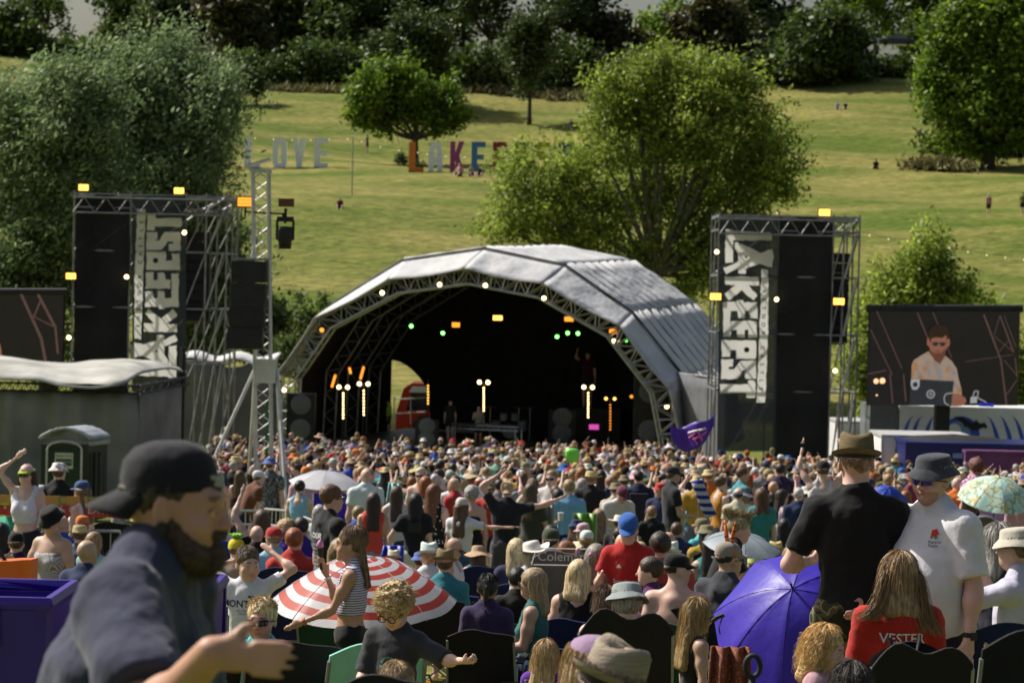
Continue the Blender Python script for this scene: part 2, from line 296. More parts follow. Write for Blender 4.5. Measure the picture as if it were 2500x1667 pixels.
tree('tuft', 'shaggy tuft of tall weeds behind the orange letter L', b, 1.2, lobes_from_px(b, 216, [(982,395,14),(1010,405,12),(1035,408,8)], 1), .14, 70, 'leaf_mid', r=.03, npc=10, spread=.2, cat='plant')
# the wood along the top of the hill: each tree its own
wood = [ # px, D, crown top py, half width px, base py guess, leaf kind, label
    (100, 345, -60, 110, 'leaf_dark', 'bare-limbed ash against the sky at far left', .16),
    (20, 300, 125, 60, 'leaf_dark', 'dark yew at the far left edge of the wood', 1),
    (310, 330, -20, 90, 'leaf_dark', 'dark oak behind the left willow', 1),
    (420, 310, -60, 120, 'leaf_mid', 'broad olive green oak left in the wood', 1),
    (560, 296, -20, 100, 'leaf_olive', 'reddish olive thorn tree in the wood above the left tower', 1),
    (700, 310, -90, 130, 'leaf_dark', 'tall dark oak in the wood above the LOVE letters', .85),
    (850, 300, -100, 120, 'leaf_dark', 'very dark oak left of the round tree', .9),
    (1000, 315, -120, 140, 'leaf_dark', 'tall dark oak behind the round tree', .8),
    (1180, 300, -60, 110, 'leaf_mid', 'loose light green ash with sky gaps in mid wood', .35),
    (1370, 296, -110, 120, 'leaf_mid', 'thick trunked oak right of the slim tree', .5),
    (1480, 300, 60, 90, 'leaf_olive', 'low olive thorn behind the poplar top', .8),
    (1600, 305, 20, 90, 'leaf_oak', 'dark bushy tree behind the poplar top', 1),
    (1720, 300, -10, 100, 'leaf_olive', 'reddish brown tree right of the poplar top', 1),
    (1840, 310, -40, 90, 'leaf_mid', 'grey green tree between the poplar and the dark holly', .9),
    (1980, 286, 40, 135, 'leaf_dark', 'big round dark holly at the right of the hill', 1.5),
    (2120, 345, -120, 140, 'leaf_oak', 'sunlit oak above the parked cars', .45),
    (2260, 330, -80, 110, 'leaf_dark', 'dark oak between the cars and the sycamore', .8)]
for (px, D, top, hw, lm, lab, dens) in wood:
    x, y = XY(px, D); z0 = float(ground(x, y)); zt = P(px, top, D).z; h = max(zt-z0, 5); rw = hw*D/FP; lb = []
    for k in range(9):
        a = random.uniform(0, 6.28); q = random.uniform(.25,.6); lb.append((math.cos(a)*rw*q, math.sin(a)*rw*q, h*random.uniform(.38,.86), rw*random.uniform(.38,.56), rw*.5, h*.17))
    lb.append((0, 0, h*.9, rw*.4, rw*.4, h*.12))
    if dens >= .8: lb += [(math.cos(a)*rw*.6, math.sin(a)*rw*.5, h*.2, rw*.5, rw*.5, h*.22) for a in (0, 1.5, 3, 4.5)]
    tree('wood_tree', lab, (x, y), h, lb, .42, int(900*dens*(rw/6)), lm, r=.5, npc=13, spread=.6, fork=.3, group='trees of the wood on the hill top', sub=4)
# hedge line under the wood, one dense bank of undergrowth
cs = []
for px, D, top, bot in [(p_, 284+3*math.sin(p_*.01), 125+18*math.sin(p_*.031)+12*math.sin(p_*.013), 225) for p_ in range(560, 1560, 14)]+[(p_, 290, 150, 240) for p_ in range(1560, 2240, 16)]+[(p_, 300, 150, 200) for p_ in range(-60, 560, 20)]+[(p_, 236, 330, 375) for p_ in range(2290, 2560, 12)]:
    x, y = XY(px, D); z0 = float(ground(x, y)); zt = max(P(px, top, D).z, z0+1.5); n_ = 26
    cs.append(np.stack([x+rng.normal(0, 1.2, n_), y+rng.uniform(-2.5, 2.5, n_), z0+(zt-z0)*rng.random(n_)], -1))
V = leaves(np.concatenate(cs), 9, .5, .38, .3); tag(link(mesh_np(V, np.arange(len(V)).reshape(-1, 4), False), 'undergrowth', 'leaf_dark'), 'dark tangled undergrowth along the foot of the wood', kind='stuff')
cs = []
for p_ in range(620, 1520, 10):
    x, y = XY(p_, 279); cs.append(np.stack([x+rng.normal(0, .8, 4), y+rng.uniform(-2, 2, 4), np.full(4, 0.)], -1)); cs[-1][:,2] = ground(cs[-1][:,0], cs[-1][:,1])+.1
for p_ in range(2230, 2330, 6):
    x, y = XY(p_, 222); cs.append(np.stack([x+rng.normal(0, .8, 5), y+rng.uniform(-2, 2, 5), np.full(5, 0.)], -1)); cs[-1][:,2] = ground(cs[-1][:,0], cs[-1][:,1])+.4
mat('drygrass', (.13,.13,.045), (.22,.19,.08), rough=.9, island=.4, transl=.2)
V = leaves(np.concatenate(cs), 16, (.5,.5,.3), .28, 0, 1.6, (0,0,1)); tag(link(mesh_np(V, np.arange(len(V)).reshape(-1, 4), False), 'long_grass', 'drygrass'), 'long dry grass at the edge of the wood', kind='stuff')
# helper: where a pixel of the photograph meets the ground
def foot(px, py, D0=120, D1=330):
    for D in np.arange(D0, D1, .5):
        p = P(px, py, D)
        if p.z <= float(ground(p.x, D)): return D, p
    return D1, P(px, py, D1)
# ================================================================ stage
def pt(px, py, D): return P(px, py, D)
mat('canvas', (.60,.60,.60), (.40,.41,.43), sc_=(.8,.45,.8), rough=.75, bump=.22, bsc=(.7,.4,1.0), spec=.2, detail=5, lo=.25, hi=.75)
mat('canvas_dirty', (.52,.515,.48), (.30,.30,.27), sc_=(.7,1.1,.7), rough=.8, bump=.09, bsc=(.9,.4,.7), spec=.2, detail=5)
mat('tarp', (.27,.275,.26), (.18,.185,.175), sc_=(.5,.5,.9), rough=.75, bump=.18, bsc=(1.6,1.6,.5), spec=.2, detail=6)
mat('tarp_dark', (.15,.155,.165), (.11,.115,.125), sc_=(.4,.4,.9), rough=.8, bump=.15, bsc=(1.2,1.2,.5), spec=.2)
mat('mesh_black', (.016,.017,.018), (.03,.03,.033), sc_=(.6,.6,.25), rough=.9, bump=.04, bsc=(2,2,.6), spec=.15, alpha=.93)
mat('banner_dark', (.035,.045,.05), (.055,.065,.07), sc_=(.8,.8,.5), rough=.8, bump=.03, bsc=(2,2,.8), spec=.2, alpha=.95)
mat('banner_white', (.85,.85,.81), (.68,.68,.67), sc_=(.7,.7,.7), rough=.8, spec=.2, transl=.7)
mat('stage_floor', (.035,.035,.036), rough=.5); mat('red_paint', (.5,.03,.02), rough=.35); mat('glass_grey', (.12,.15,.18), rough=.15, spec=.7)
TH = R(16.5); O = pt(1168, 833, 92); O.z = -7.15; TX = Vector((math.cos(TH), -math.sin(TH), 0)); TB = Vector((math.sin(TH), math.cos(TH), 0)); UP = Vector((0,0,1))
def onplane(px, py, back=0.):                   # the pixel's ray met with the stage's front plane (or one behind it)
    d = pt(px, py, 1.0); o = O+TB*back; k = o.dot(TB)/d.dot(TB); return d*k
A1 = [onplane(*q) for q in [(668,1135),(680,912),(773,776),(954,681),(1139,655),(1332,692),(1518,796),(1636,949),(1672,1135)]]
cen = sum((A1[i] for i in (2,3,4,5,6)), Vector())/5; cen = O+TX*((A1[2]-O).dot(TX)+(A1[6]-O).dot(TX))/2; cen.z = -5.5
def scale_arc(a, k, back, dz=0): return [cen+(p-cen)*k+TB*back+UP*dz for p in a]
stage = thing('stage', 'grey canvas arched festival stage with open truss front', 'stage', O)
A1i = scale_arc(A1, .905, 0)                    # inner chord of the front truss
mb = MB()
for dB in (0, .55):
    for arc, r_ in ((A1, .05), (A1i, .05)):
        pts = [p+TB*dB for p in arc]
        for a, b in zip(pts[:-1], pts[1:]): mb.tube([a, b], r_, 6)
    for i in range(8):
        a, b, c, d = A1[i], A1[i+1], A1i[i], A1i[i+1]; n = 6 if i not in (0,7) else 5
        for k in range(n+1):
            p = a.lerp(b, k/n); q = c.lerp(d, k/n); mb.tube([p+TB*dB, q+TB*dB], .028, 4, False)
            if k < n: mb.tube([(q if k%2 else p)+TB*dB, ((a if k%2 else c).lerp(b if k%2 else d, (k+1)/n))+TB*dB], .028, 4, False)
for p, q in zip(A1, A1i): mb.tube([p, p+TB*.55], .03, 4); mb.tube([q, q+TB*.55], .03, 4)
mb.build('front_truss', 'metal', stage)
A2 = [onplane(*q, back=1.6) for q in [(700,1135),(712,900),(812,742),(982,637),(1182,608),(1379,649),(1543,764),(1668,920),(1700,1135)]]
NR = 9; rings = []
for j in range(NR+1):
    f = j/NR; rings.append([p+TB*(11.5*f)+UP*(.32*f if p.z > -6 else 0) for p in A2])
def bay(mb, r0, r1, i, sag, th=.05):            # one canvas panel, scalloped between the ribs
    a, b, c, d = r0[i], r0[i+1], r1[i], r1[i+1]; n_ = (b-a).cross(c-a).normalized()
    if n_.dot(a-cen) < 0: n_ = -n_
    mb.grid(lambda u, v: a.lerp(b, u).lerp(c.lerp(d, u), v)+n_*(sag*math.sin(math.pi*v)**.7+.035*math.sin(u*8+a.x*3+v*5)*math.sin(v*6+i*2.3)+.03*math.sin(u*19+i*3)*math.sin(math.pi*v)), 6, 8, th)
mb = MB()
for j in range(NR):
    for i in range(1, 7): bay(mb, rings[j], rings[j+1], i, .10)
mb.build('canopy', 'canvas', stage, smooth=True)
mb = MB(); lip = [A1[0]] + A1[1:8] + [A1[8]]      # the front awning from the truss up to the first rib
for i in range(1, 7):
    a, b = A1[i]-TB*.25+UP*.05, A1[i+1]-TB*.25+UP*.05; c, d = A2[i], A2[i+1]
    mb.grid(lambda u, v: a.lerp(b, u).lerp(c.lerp(d, u), v)+UP*(-.05-.10*math.sin(math.pi*u)*(1-v))+TB*(-.14*math.sin(math.pi*v)*(.6+.4*math.sin(u*14+i*2))), 14, 6, .04)
mb.build('awning', 'canvas', stage, smooth=True)
mb = MB()                                        # right skirt sweeping out to the ground wall, with deep folds
for j in range(NR):
    a, b = rings[j][7], rings[j+1][7]; o_ = TX*1.35+UP*-.25
    mb.grid(lambda u, v: a.lerp(b, v)+o_*u+UP*(-.25*math.sin(math.pi*u)+.1*math.sin(math.pi*v))+TX*(.12*math.sin(math.pi*v)), 5, 6, .04)
a, b = A1[7]-TB*.2, A2[7]; c, d = A1[8]-TB*.2+UP*.2, A2[8]+UP*.2
mb.grid(lambda u, v: a.lerp(b, u).lerp(c.lerp(d, u), v)+TB*.12*math.sin(u*13+v*2), 10, 6, .04)
mb.build('side_skirt', 'canvas', stage, smooth=True)
mb = MB()                                        # dark rib sleeves between the panels
for j in range(NR+1):
    for i in range(1, 7): mb.tube([rings[j][i]+(rings[j][i]-cen).normalized()*.055, rings[j][i+1]+(rings[j][i+1]-cen).normalized()*.055], .035, 5)
mb.build('rib', 'black', stage)
mb = MB()                                        # black lining inside
L1 = [cen+(p-cen)*.955 for p in A2]
for j in range(NR):
    k0, k1 = TB*(11.5*j/NR)+UP*(.3*j/NR), TB*(11.5*(j+1)/NR)+UP*(.3*(j+1)/NR)
    for i in range(0, 8):
        if i in (0, 1) and j >= 7: continue       # open side door at the back left
        mb.grid(lambda u, v: L1[i].lerp(L1[i+1], u)+k0.lerp(k1, v), 1, 1, .02)
mb.build('lining', 'black_cloth', stage)
mb = MB()                                        # inner arches, seen dimly
for j in (2, 4, 6):
    k0 = TB*(11.5*j/NR); B1 = [cen+(p-cen)*.93+k0 for p in A2]; B2 = [cen+(p-cen)*.86+k0 for p in A2]
    for i in range(8):
        mb.tube([B1[i], B1[i+1]], .04, 5); mb.tube([B2[i], B2[i+1]], .04, 5)
        for k in range(4): mb.tube([B1[i].lerp(B1[i+1], k/4), B2[i].lerp(B2[i+1], (k+.5)/4)], .025, 4, False); mb.tube([B2[i].lerp(B2[i+1], (k+.5)/4), B1[i].lerp(B1[i+1], (k+1)/4)], .025, 4, False)
mb.build('inner_truss', 'scaffold', stage)
# back drop: leaves the left rear open
mb = MB(); bk = TB*9.6; xl = (onplane(1052, 900, 9.6)-O).dot(TX)
S = lambda u, b, z: O+TX*u+TB*b+UP*z
AB = [p+TB*9.6 for p in L1]; xs9 = [(p-O).dot(TX) for p in AB]; zs9 = [p.z-O.z+.22 for p in AB]
xo = (onplane(956, 900, 9.65)-O).dot(TX); hb = lambda x: float(np.interp(x, xs9, zs9))
mb.grid(lambda u, v: (lambda x: S(x, 9.6+.1*math.sin(u*40), v*hb(x)))(xl+(xs9[7]-xl)*u), 40, 1, .03)
mb.grid(lambda u, v: (lambda x: S(x, 9.7, 3.9+v*max(hb(x)-3.9, 0)-(1-v)*1.9*u**2))(xo-.05+(xl+.3-xo+.05)*u), 10, 6, .03)
mb.grid(lambda u, v: (lambda x: S(x, 9.65, v*hb(x)))(xs9[0]+((onplane(956, 900, 9.65)-O).dot(TX)-xs9[0])*u), 6, 1, .03)
mb.build('backdrop', 'black_cloth', stage)
mb = MB(); mb.grid(lambda u, v: S(-6.4+13.6*u, 1.2+9.0*v, .92), 1, 1, .12); mb.grid(lambda u, v: S(-6.4+13.6*u, 1.15, .92*v), 1, 1, .05)
mb.build('stage_deck', 'stage_floor', stage)
mat('deck_grey', (.30,.29,.27), rough=.7)
mb = MB(); mb.grid(lambda u, v: S(-5.4+2.6*u, 9+6*v, 1.0), 1, 1, .1); mb.build('side_ramp', 'deck_grey', stage)
mb = MB()
for z in (1.5, 2.1):
    mb.tube([onplane(960, 975 if z > 2 else 1010, 12), onplane(1045, 970 if z > 2 else 1004, 12)], .03)
for p_ in (962, 1003): mb.tube([onplane(p_, 968, 12), onplane(p_, 1035, 12)], .03)
mb.build('handrail', 'metal', stage)
# side walls either side of the roof
wallr = thing('side_wall', 'dark grey tarpaulin wall right of the stage arch', 'wall', S(8.2,3,0))
mb = MB(); a = onplane(1650, 925, 1.5); b = P(1775, 925, 86); a.z = b.z
mb.grid(lambda u, v: Vector((a.x+(b.x-a.x)*u, a.y+(b.y-a.y)*u+.12*math.sin(u*9+v*3), -7.2+(b.z+7.2)*v)), 20, 8, .03); mb.build('tarpaulin', 'tarp_dark', wallr, smooth=True)
mb = MB(); mb.tube([(a.x-.1, a.y-.15, -7.2), (a.x-.1, a.y-.15, b.z)], .05); mb.tube([a, b], .04); mb.build('post', 'scaffold', wallr)
walll = thing('side_wall', 'dark grey tarpaulin wall between the left speaker tower and the stage', 'wall', P(560, 1000, 91))
mb = MB(); a = P(440, 885, 90); b = P(690, 868, 92)
mb.grid(lambda u, v: Vector((a.x+(b.x-a.x)*u, a.y+.15*math.sin(u*11+v*2), -7.2+(a.z+7.2+.15*math.sin(u*9))*v)), 30, 8, .03); mb.build('tarpaulin', 'tarp_dark', walll, smooth=True)
mb = MB(); mb.grid(lambda u, v: Vector((a.x+(b.x-a.x)*u, a.y-.1+1.5*v, a.z+.1+.22*v+.1*math.sin(u*14))), 24, 2, .03); mb.build('top_sheet', 'canvas', walll, smooth=True)
# ---- things on the stage
def bulb(mb, p, r): mb.lathe([(0,-r),(r*.7,-r*.7),(r,0),(r*.7,r*.7),(0,r)], 10, p)
def lamp(name, label, px, py, D, r, m, cat='lamp', group=None, can=True):
    p = P(px, py, D); t_ = thing(name, label, cat, p, 0, group); mb = MB(); bulb(mb, p, r); mb.build('bulb', m, t_, smooth=True)
    if can: mb = MB(); mb.tube([p+Vector((0,r*.9,0)), p+Vector((0,r*2.6,0))], [r*1.15, r*1.0], 10); mb.tube([p+Vector((0,r*1.8,0)), p+Vector((0,r*1.8,r*2.6))], r*.18, 4); mb.build('housing', 'black', t_)
for k, (px, py, D) in enumerate([(933,715,90.5),(1073,695,91),(1185,697,91),(1328,728,91),(1499,833,91),(1628,992,91),(694,952,92),(786,806,92)]):
    w_ = ['left shoulder of the arch','just left of the arch top','just right of the arch top','right shoulder of the arch','right haunch of the arch','foot of the arch at right','foot of the arch at left','left haunch of the arch'][k]
    lamp('arch_lamp', 'warm round lamp hung on the '+w_, px, py, D, .085, 'bulb' if k < 7 else 'amber_dim', group='warm lamps along the stage arch')
for k, (px, py) in enumerate([(1004,796),(1081,813),(1360,822),(1386,813),(1411,814),(1528,830)]):
    lamp('green_spotlight', 'small green spotlight, '+['leftmost','second from left','third from left','fourth from left','fifth from left','the one by the arch truss at right'][k]+' inside the stage', px, py, 94.5, .07, 'green_lamp', 'spotlight', 'green spotlights inside the stage')
for k, (px, py, w_, m) in enumerate([(1215,776,.36,'amber'),(1113,793,.3,'amber_dim'),(1389,779,.34,'amber_dim'),(1497,809,.3,'amber_dim')]):
    p = P(px, py, 95.5); t_ = thing('blinder_lamp', 'amber blinder panel under the roof, '+['brightest, centre','dim one left of centre','dim narrow one right of centre','dim one beside the right truss'][k], 'lamp', p, 0, 'amber panels under the roof')
    mb = MB(); mb.box(p, (w_/2, .03, .09)); mb.build('lit_face', m, t_); mb = MB(); mb.box(p+Vector((0,.12,0)), (w_/2+.03, .08, .12)); mb.build('housing', 'black', t_)
for k, (px, py, y2, n, m, pair) in enumerate([(838,945,1020,9,'bulb',1),(888,937,1012,8,'bulb',1),(1045,927,985,7,'amber',0),(1181,933,1002,9,'bulb',1),(1436,945,1018,9,'bulb',1),(1490,973,1048,9,'amber',1),(1552,968,1000,4,'amber_dim',1)]):
    p = P(px, py, 96.0 if px > 1000 else 95); q = P(px, y2, p.y); nm = ['first from the left','second from the left','beside the red bus','behind the table in the middle','right of centre','second from the right','faint one furthest right'][k]
    t_ = thing('light_batten', 'upright batten of warm lamps with twin heads, '+nm, 'stage light', Vector((p.x, p.y, -6.2)), 0, 'upright lamp battens on the stage')
    for s_ in ((-.17,.17) if pair else ()): mb = MB(); bulb(mb, p+Vector((s_,0,0)), .085 if k in (0,1,3,4) else .065); mb.build('lamp_head', m, t_, smooth=True)
    mb = MB()
    for i in range(n): bulb(mb, p.lerp(q, (i+2)/(n+1.0)), .032)
    mb.build('lamp_row', m if k < 5 else 'amber_dim', t_, smooth=True)
    mb = MB(); mb.tube([Vector((p.x, p.y+.16, -6.2)), p+Vector((0,.16,0))], .035); mb.build('pole', 'black', t_)
for k, (px, py, px2, py2) in enumerate([(819,915,810,945),(888,895,880,925),(853,897,856,912)]):
    a = P(px, py, 97); b = P(px2, py2, 97); t_ = thing('red_lamp_bar', 'thin slanting red lamp bar inside the left of the stage, '+['lowest','tallest','smallest'][k], 'stage light', b, 0, 'slanting red lamp bars'); mb = MB(); mb.tube([a, b], .05); mb.build('lamp_row', 'amber_dim', t_); mb = MB(); mb.tube([a+Vector((0,.1,.1)), b+Vector((0,.1,-.1))], .06); mb.build('housing', 'black', t_)
# table
p = P(1182, 1043, 93.2); t_ = thing('dj_table', 'silver truss framed table at the front of the stage', 'table', Vector((p.x, p.y, -6.2)))
a = P(1103, 1040, 93.4); b = P(1266, 1048, 93.0); mb = MB(); mb.truss(a, b, .16, .025, .012, 12, (0,0,1))
for q in (a, b):
    for s_ in (-.12,.12): mb.tube([q+Vector((s_,0,0)), Vector((q.x+s_, q.y, -6.25))], .028)
mb.tube([a+Vector((0,.8,0)), b+Vector((0,.8,0))], .03); mb.build('frame', 'metal', t_)
mb = MB(); mb.box((a+b)/2+Vector((0,.4,.1)), ((b.x-a.x)/2, .45, .02)); mb.build('table_top', 'black', t_)
def amp(label, px, py, D, w_, h_, name='speaker_cabinet', cat='speaker'):
    p = P(px, py, D); p.z = -6.2; t_ = thing(name, label, cat, p, 0); c = p+Vector((0,0,h_/2)); mb = MB(); mb.box(c, (w_/2,.3,h_/2)); mb.build('cabinet', 'black', t_)
    for z in (.28,-.22): mb = MB(); mb.lathe([(w_*.36,0),(w_*.3,.03),(w_*.1,.06),(0,.03)], 14, c+Vector((0,-.31,h_*z)), m=Matrix.Rotation(R(90), 4, 'X')); mb.build('cone', 'tarp_dark', t_, smooth=True)
amp('black monitor speaker at the left end of the stage table', 1042, 1080, 93, .9, 1.0); amp('tall black speaker stack inside the right foot of the arch', 1585, 1000, 92, 1.2, 3.0); amp('tall black speaker stack inside the left foot of the arch', 735, 1050, 93.5, 1.1, 1.9)
amp('black guitar amplifier right of the stage table', 1372, 1040, 97, 1.1, 1.3, 'amplifier', 'amplifier')
mat('magenta_screen', (.5,.05,.35), emit=(.8,.1,.5), es=.7)
p = P(1450, 1042, 95); t_ = thing('pink_monitor', 'small glowing pink screen right of centre on the stage', 'screen', p); mb = MB(); mb.box(p, (.19,.02,.1)); mb.build('screen', 'magenta_screen', t_); mb = MB(); mb.box(p+Vector((0,.05,0)), (.21,.03,.12)); mb.tube([p+Vector((0,.05,0)), Vector((p.x, p.y+.05, -6.2))], .03); mb.build('stand', 'black', t_)
# drum kit dimly seen
p = P(1245, 1030, 97.5); t_ = thing('drum_kit', 'drum kit with cymbals in the dark middle of the stage', 'drum kit', Vector((p.x, p.y, -6.2)))
z0 = -6.2
for k, (dx, dy, zz, r_, h_) in enumerate([(0,0,.35,.3,.45),(-.55,.1,.6,.18,.3),(.5,.1,.6,.2,.35),(-.25,.1,.95,.15,.25),(.2,.1,.95,.15,.25)]):
    mb = MB(); mb.lathe([(0,-h_/2),(r_,-h_/2),(r_,h_/2),(0,h_/2)], 16, (p.x+dx, p.y+dy, z0+zz), m=Matrix.Rotation(R(80 if k == 0 else 15), 4, 'X')); mb.build('drum', 'metal' if k else 'tarp_dark', t_)
for dx in (-.8,.8,.35):
    mb = MB(); mb.tube([(p.x+dx, p.y, z0), (p.x+dx, p.y, z0+1.35)], .015); mb.lathe([(0,0),(.24,-.03)], 16, (p.x+dx, p.y, z0+1.36)); mb.build('cymbal', 'metal', t_)
# red bus behind the left rear opening
p = P(1010, 1000, 112); t_ = thing('red_bus', 'red coach with large windscreen parked behind the stage', 'bus', Vector((p.x+1.2, p.y, float(ground(p.x, p.y)))))
z0 = t_.location.z; bx0, bx1 = P(966,1000,112).x, P(966,1000,112).x+8; zt = P(1000,935,112).z; zw0 = P(1000,1003,112).z; mb = MB()
prof = [(bx0+.0, z0+.3),(bx0+.05, zw0),(bx0+.35, zt-.25),(bx0+.75, zt),(bx1, zt),(bx1, z0+.3)]
mb.prism(prof, 2.5, lambda u, v, w_: Vector((u, 112+w_, v))); mb.build('body', 'red_paint', t_)
mb = MB(); mb.prism([(bx0+.5, zw0+.05),(bx0+.7, zt-.45),(bx1-.3, zt-.45),(bx1-.3, zw0+.05)], .03, lambda u, v, w_: Vector((u, 111.97+w_, v))); mb.build('window', 'glass_dark', t_)
mb = MB(); mb.prism([(bx0+.6, zt-.42),(bx0+.75, zt-.14),(bx1-.3, zt-.14),(bx1-.3, zt-.42)], .03, lambda u, v, w_: Vector((u, 111.96+w_, v))); mb.build('white_band', 'white_paint', t_)
text('lettering', 'NEED', .7, 'banner_white', t_, lambda u, v: Vector((bx0+2.0+u*.95, 111.95, zw0-.45+v*.8)))
for dx in (1.3, 5.9):
    mb = MB(); mb.lathe([(0,-.15),(.48,-.15),(.5,0),(.48,.15),(0,.15)], 18, (bx0+dx, 111.9, z0+.48), m=Matrix.Rotation(R(90), 4, 'X')); mb.build('wheel', 'black', t_)
# ================================================================ speaker towers
Ls = [[(140,70),(205,70),(205,82),(520,95),(525,160),(205,160),(205,345),(140,345)],
 [(215,180),(240,175),(430,265),(525,235),(540,300),(530,385),(420,355),(310,390),(310,435),(245,435),(245,395),(150,440),(125,390),(245,340),(245,270),(215,230)],
 [(135,460),(415,465),(420,535),(332,533),(408,620),(375,660),(272,575),(170,660),(130,605),(225,530),(135,528)],
 [(120,675),(235,672),(240,655),(290,658),(295,675),(405,675),(405,810),(345,810),(335,750),(300,750),(300,808),(245,808),(240,748),(180,750),(185,960),(120,960)],
 [(190,830),(400,830),(400,970),(335,970),(330,905),(300,905),(298,965),(240,965),(235,908),(190,905)],
 [(110,990),(395,990),(395,1145),(230,1145),(228,1068),(178,1068),(180,1130),(112,1130)],
 [(105,1150),(205,1150),(205,1205),(165,1215),(170,1232),(215,1230),(265,1160),(395,1158),(395,1310),(300,1310),(300,1262),(325,1240),(285,1240),(240,1312),(105,1312)],
 [(95,1355),(325,1358),(325,1325),(388,1325),(388,1470),(318,1470),(318,1428),(95,1432)],
 [(440,400),(498,405),(495,900),(472,1508),(400,1505),(425,900)]]
def rough(poly):
    out = []
    for i, (x, y) in enumerate(poly):
        x2, y2 = poly[(i+1) % len(poly)]; n = max(1, int(math.hypot(x2-x, y2-y)/26))
        for k in range(n): out.append((x+(x2-x)*k/n+random.uniform(-4,4), y+(y2-y)*k/n+random.uniform(-4,4)))
    return out
def holed(rect, polys):                          # the dark cloth between the letters: a rectangle with the letters cut out
    c = bpy.data.curves.new('c', 'CURVE'); c.dimensions = '2D'; c.fill_mode = 'FRONT'
    for pl in [rect]+polys:
        sp = c.splines.new('POLY'); sp.points.add(len(pl)-1); sp.use_cyclic_u = True
        for i, (x, y) in enumerate(pl): sp.points[i].co = (x, -y, 0, 1)
    o = bpy.data.objects.new('c', c); COL.objects.link(o); dg = bpy.context.evaluated_depsgraph_get(); me = o.evaluated_get(dg).to_mesh(); vs = [(v.co.x, -v.co.y) for v in me.vertices]; fs = [tuple(p.vertices) for p in me.polygons]; o.evaluated_get(dg).to_mesh_clear(); bpy.data.objects.remove(o); bpy.data.curves.remove(c); return vs, fs
def banner(tw, cv, D):
    W2 = lambda x, y, w_: P(*cv(x, y), D-.05-w_)
    mb = MB(); RL = [rough(pl) for pl in Ls]
    for pl in RL: mb.add([W2(x, y, 0) for x, y in pl], [tuple(range(len(pl)))])
    mb.build('white_lettering', 'banner_white', tw); rc = [(92,-5),(582,-5),(560,1915 if cv is cvR else 1640),(70,1915 if cv is cvR else 1640)] if cv is cvR else [(58,-45),(515,-45),(515,1618),(58,1618)]
    vs, fs = holed(rc, RL); mb = MB(); mb.add([W2(x, y, 0) for x, y in vs], fs); mb.build('banner', 'banner_dark', tw)
    mb = MB(); mb.prism([(317+24*math.cos(a*.7), 1070+24*math.sin(a*.7)) for a in range(9)], .012, lambda x, y, w_: P(*cv(x, y), D-.07-w_)); mb.prism([(303,288),(330,300),(303,312)], .012, lambda x, y, w_: P(*cv(x, y), D-.07-w_))
    for s_, y0, y1 in (('EASTNOR', 515, 930), ('CASTLE', 1055, 1395)):
        for i, ch in enumerate(s_):
            y = y0+(y1-y0)*i/(len(s_)-1); vs, fs = text_pts(ch, 46, 1.0); xx = 466-(y-515)*.036
            mb.add([P(*cv(xx+v[1], y+v[0]), D-.075) for v in vs], fs)
    mb.build('dark_lettering', 'black', tw)
def amber(label, px, py, D, w_=.46, h_=.27, m='amber', parent_post=True):
    p = P(px, py, D); t_ = thing('amber_floodlight', label, 'floodlight', p, 0, 'amber floodlights on the towers'); mb = MB()
    for i in range(5):
        for j in range(3): mb.box(p+Vector(((i-2)*w_/5, 0, (j-1)*h_/3)), (w_/10*.86, .02, h_/6*.84))
    mb.build('lit_face', m, t_); mb = MB(); mb.box(p+Vector((0,.09,0)), (w_/2+.02,.07,h_/2+.02)); mb.tube([p+Vector((0,.1,-h_/2)), p+Vector((0,.1,-h_/2-.18))], .02); mb.build('housing', 'black', t_)
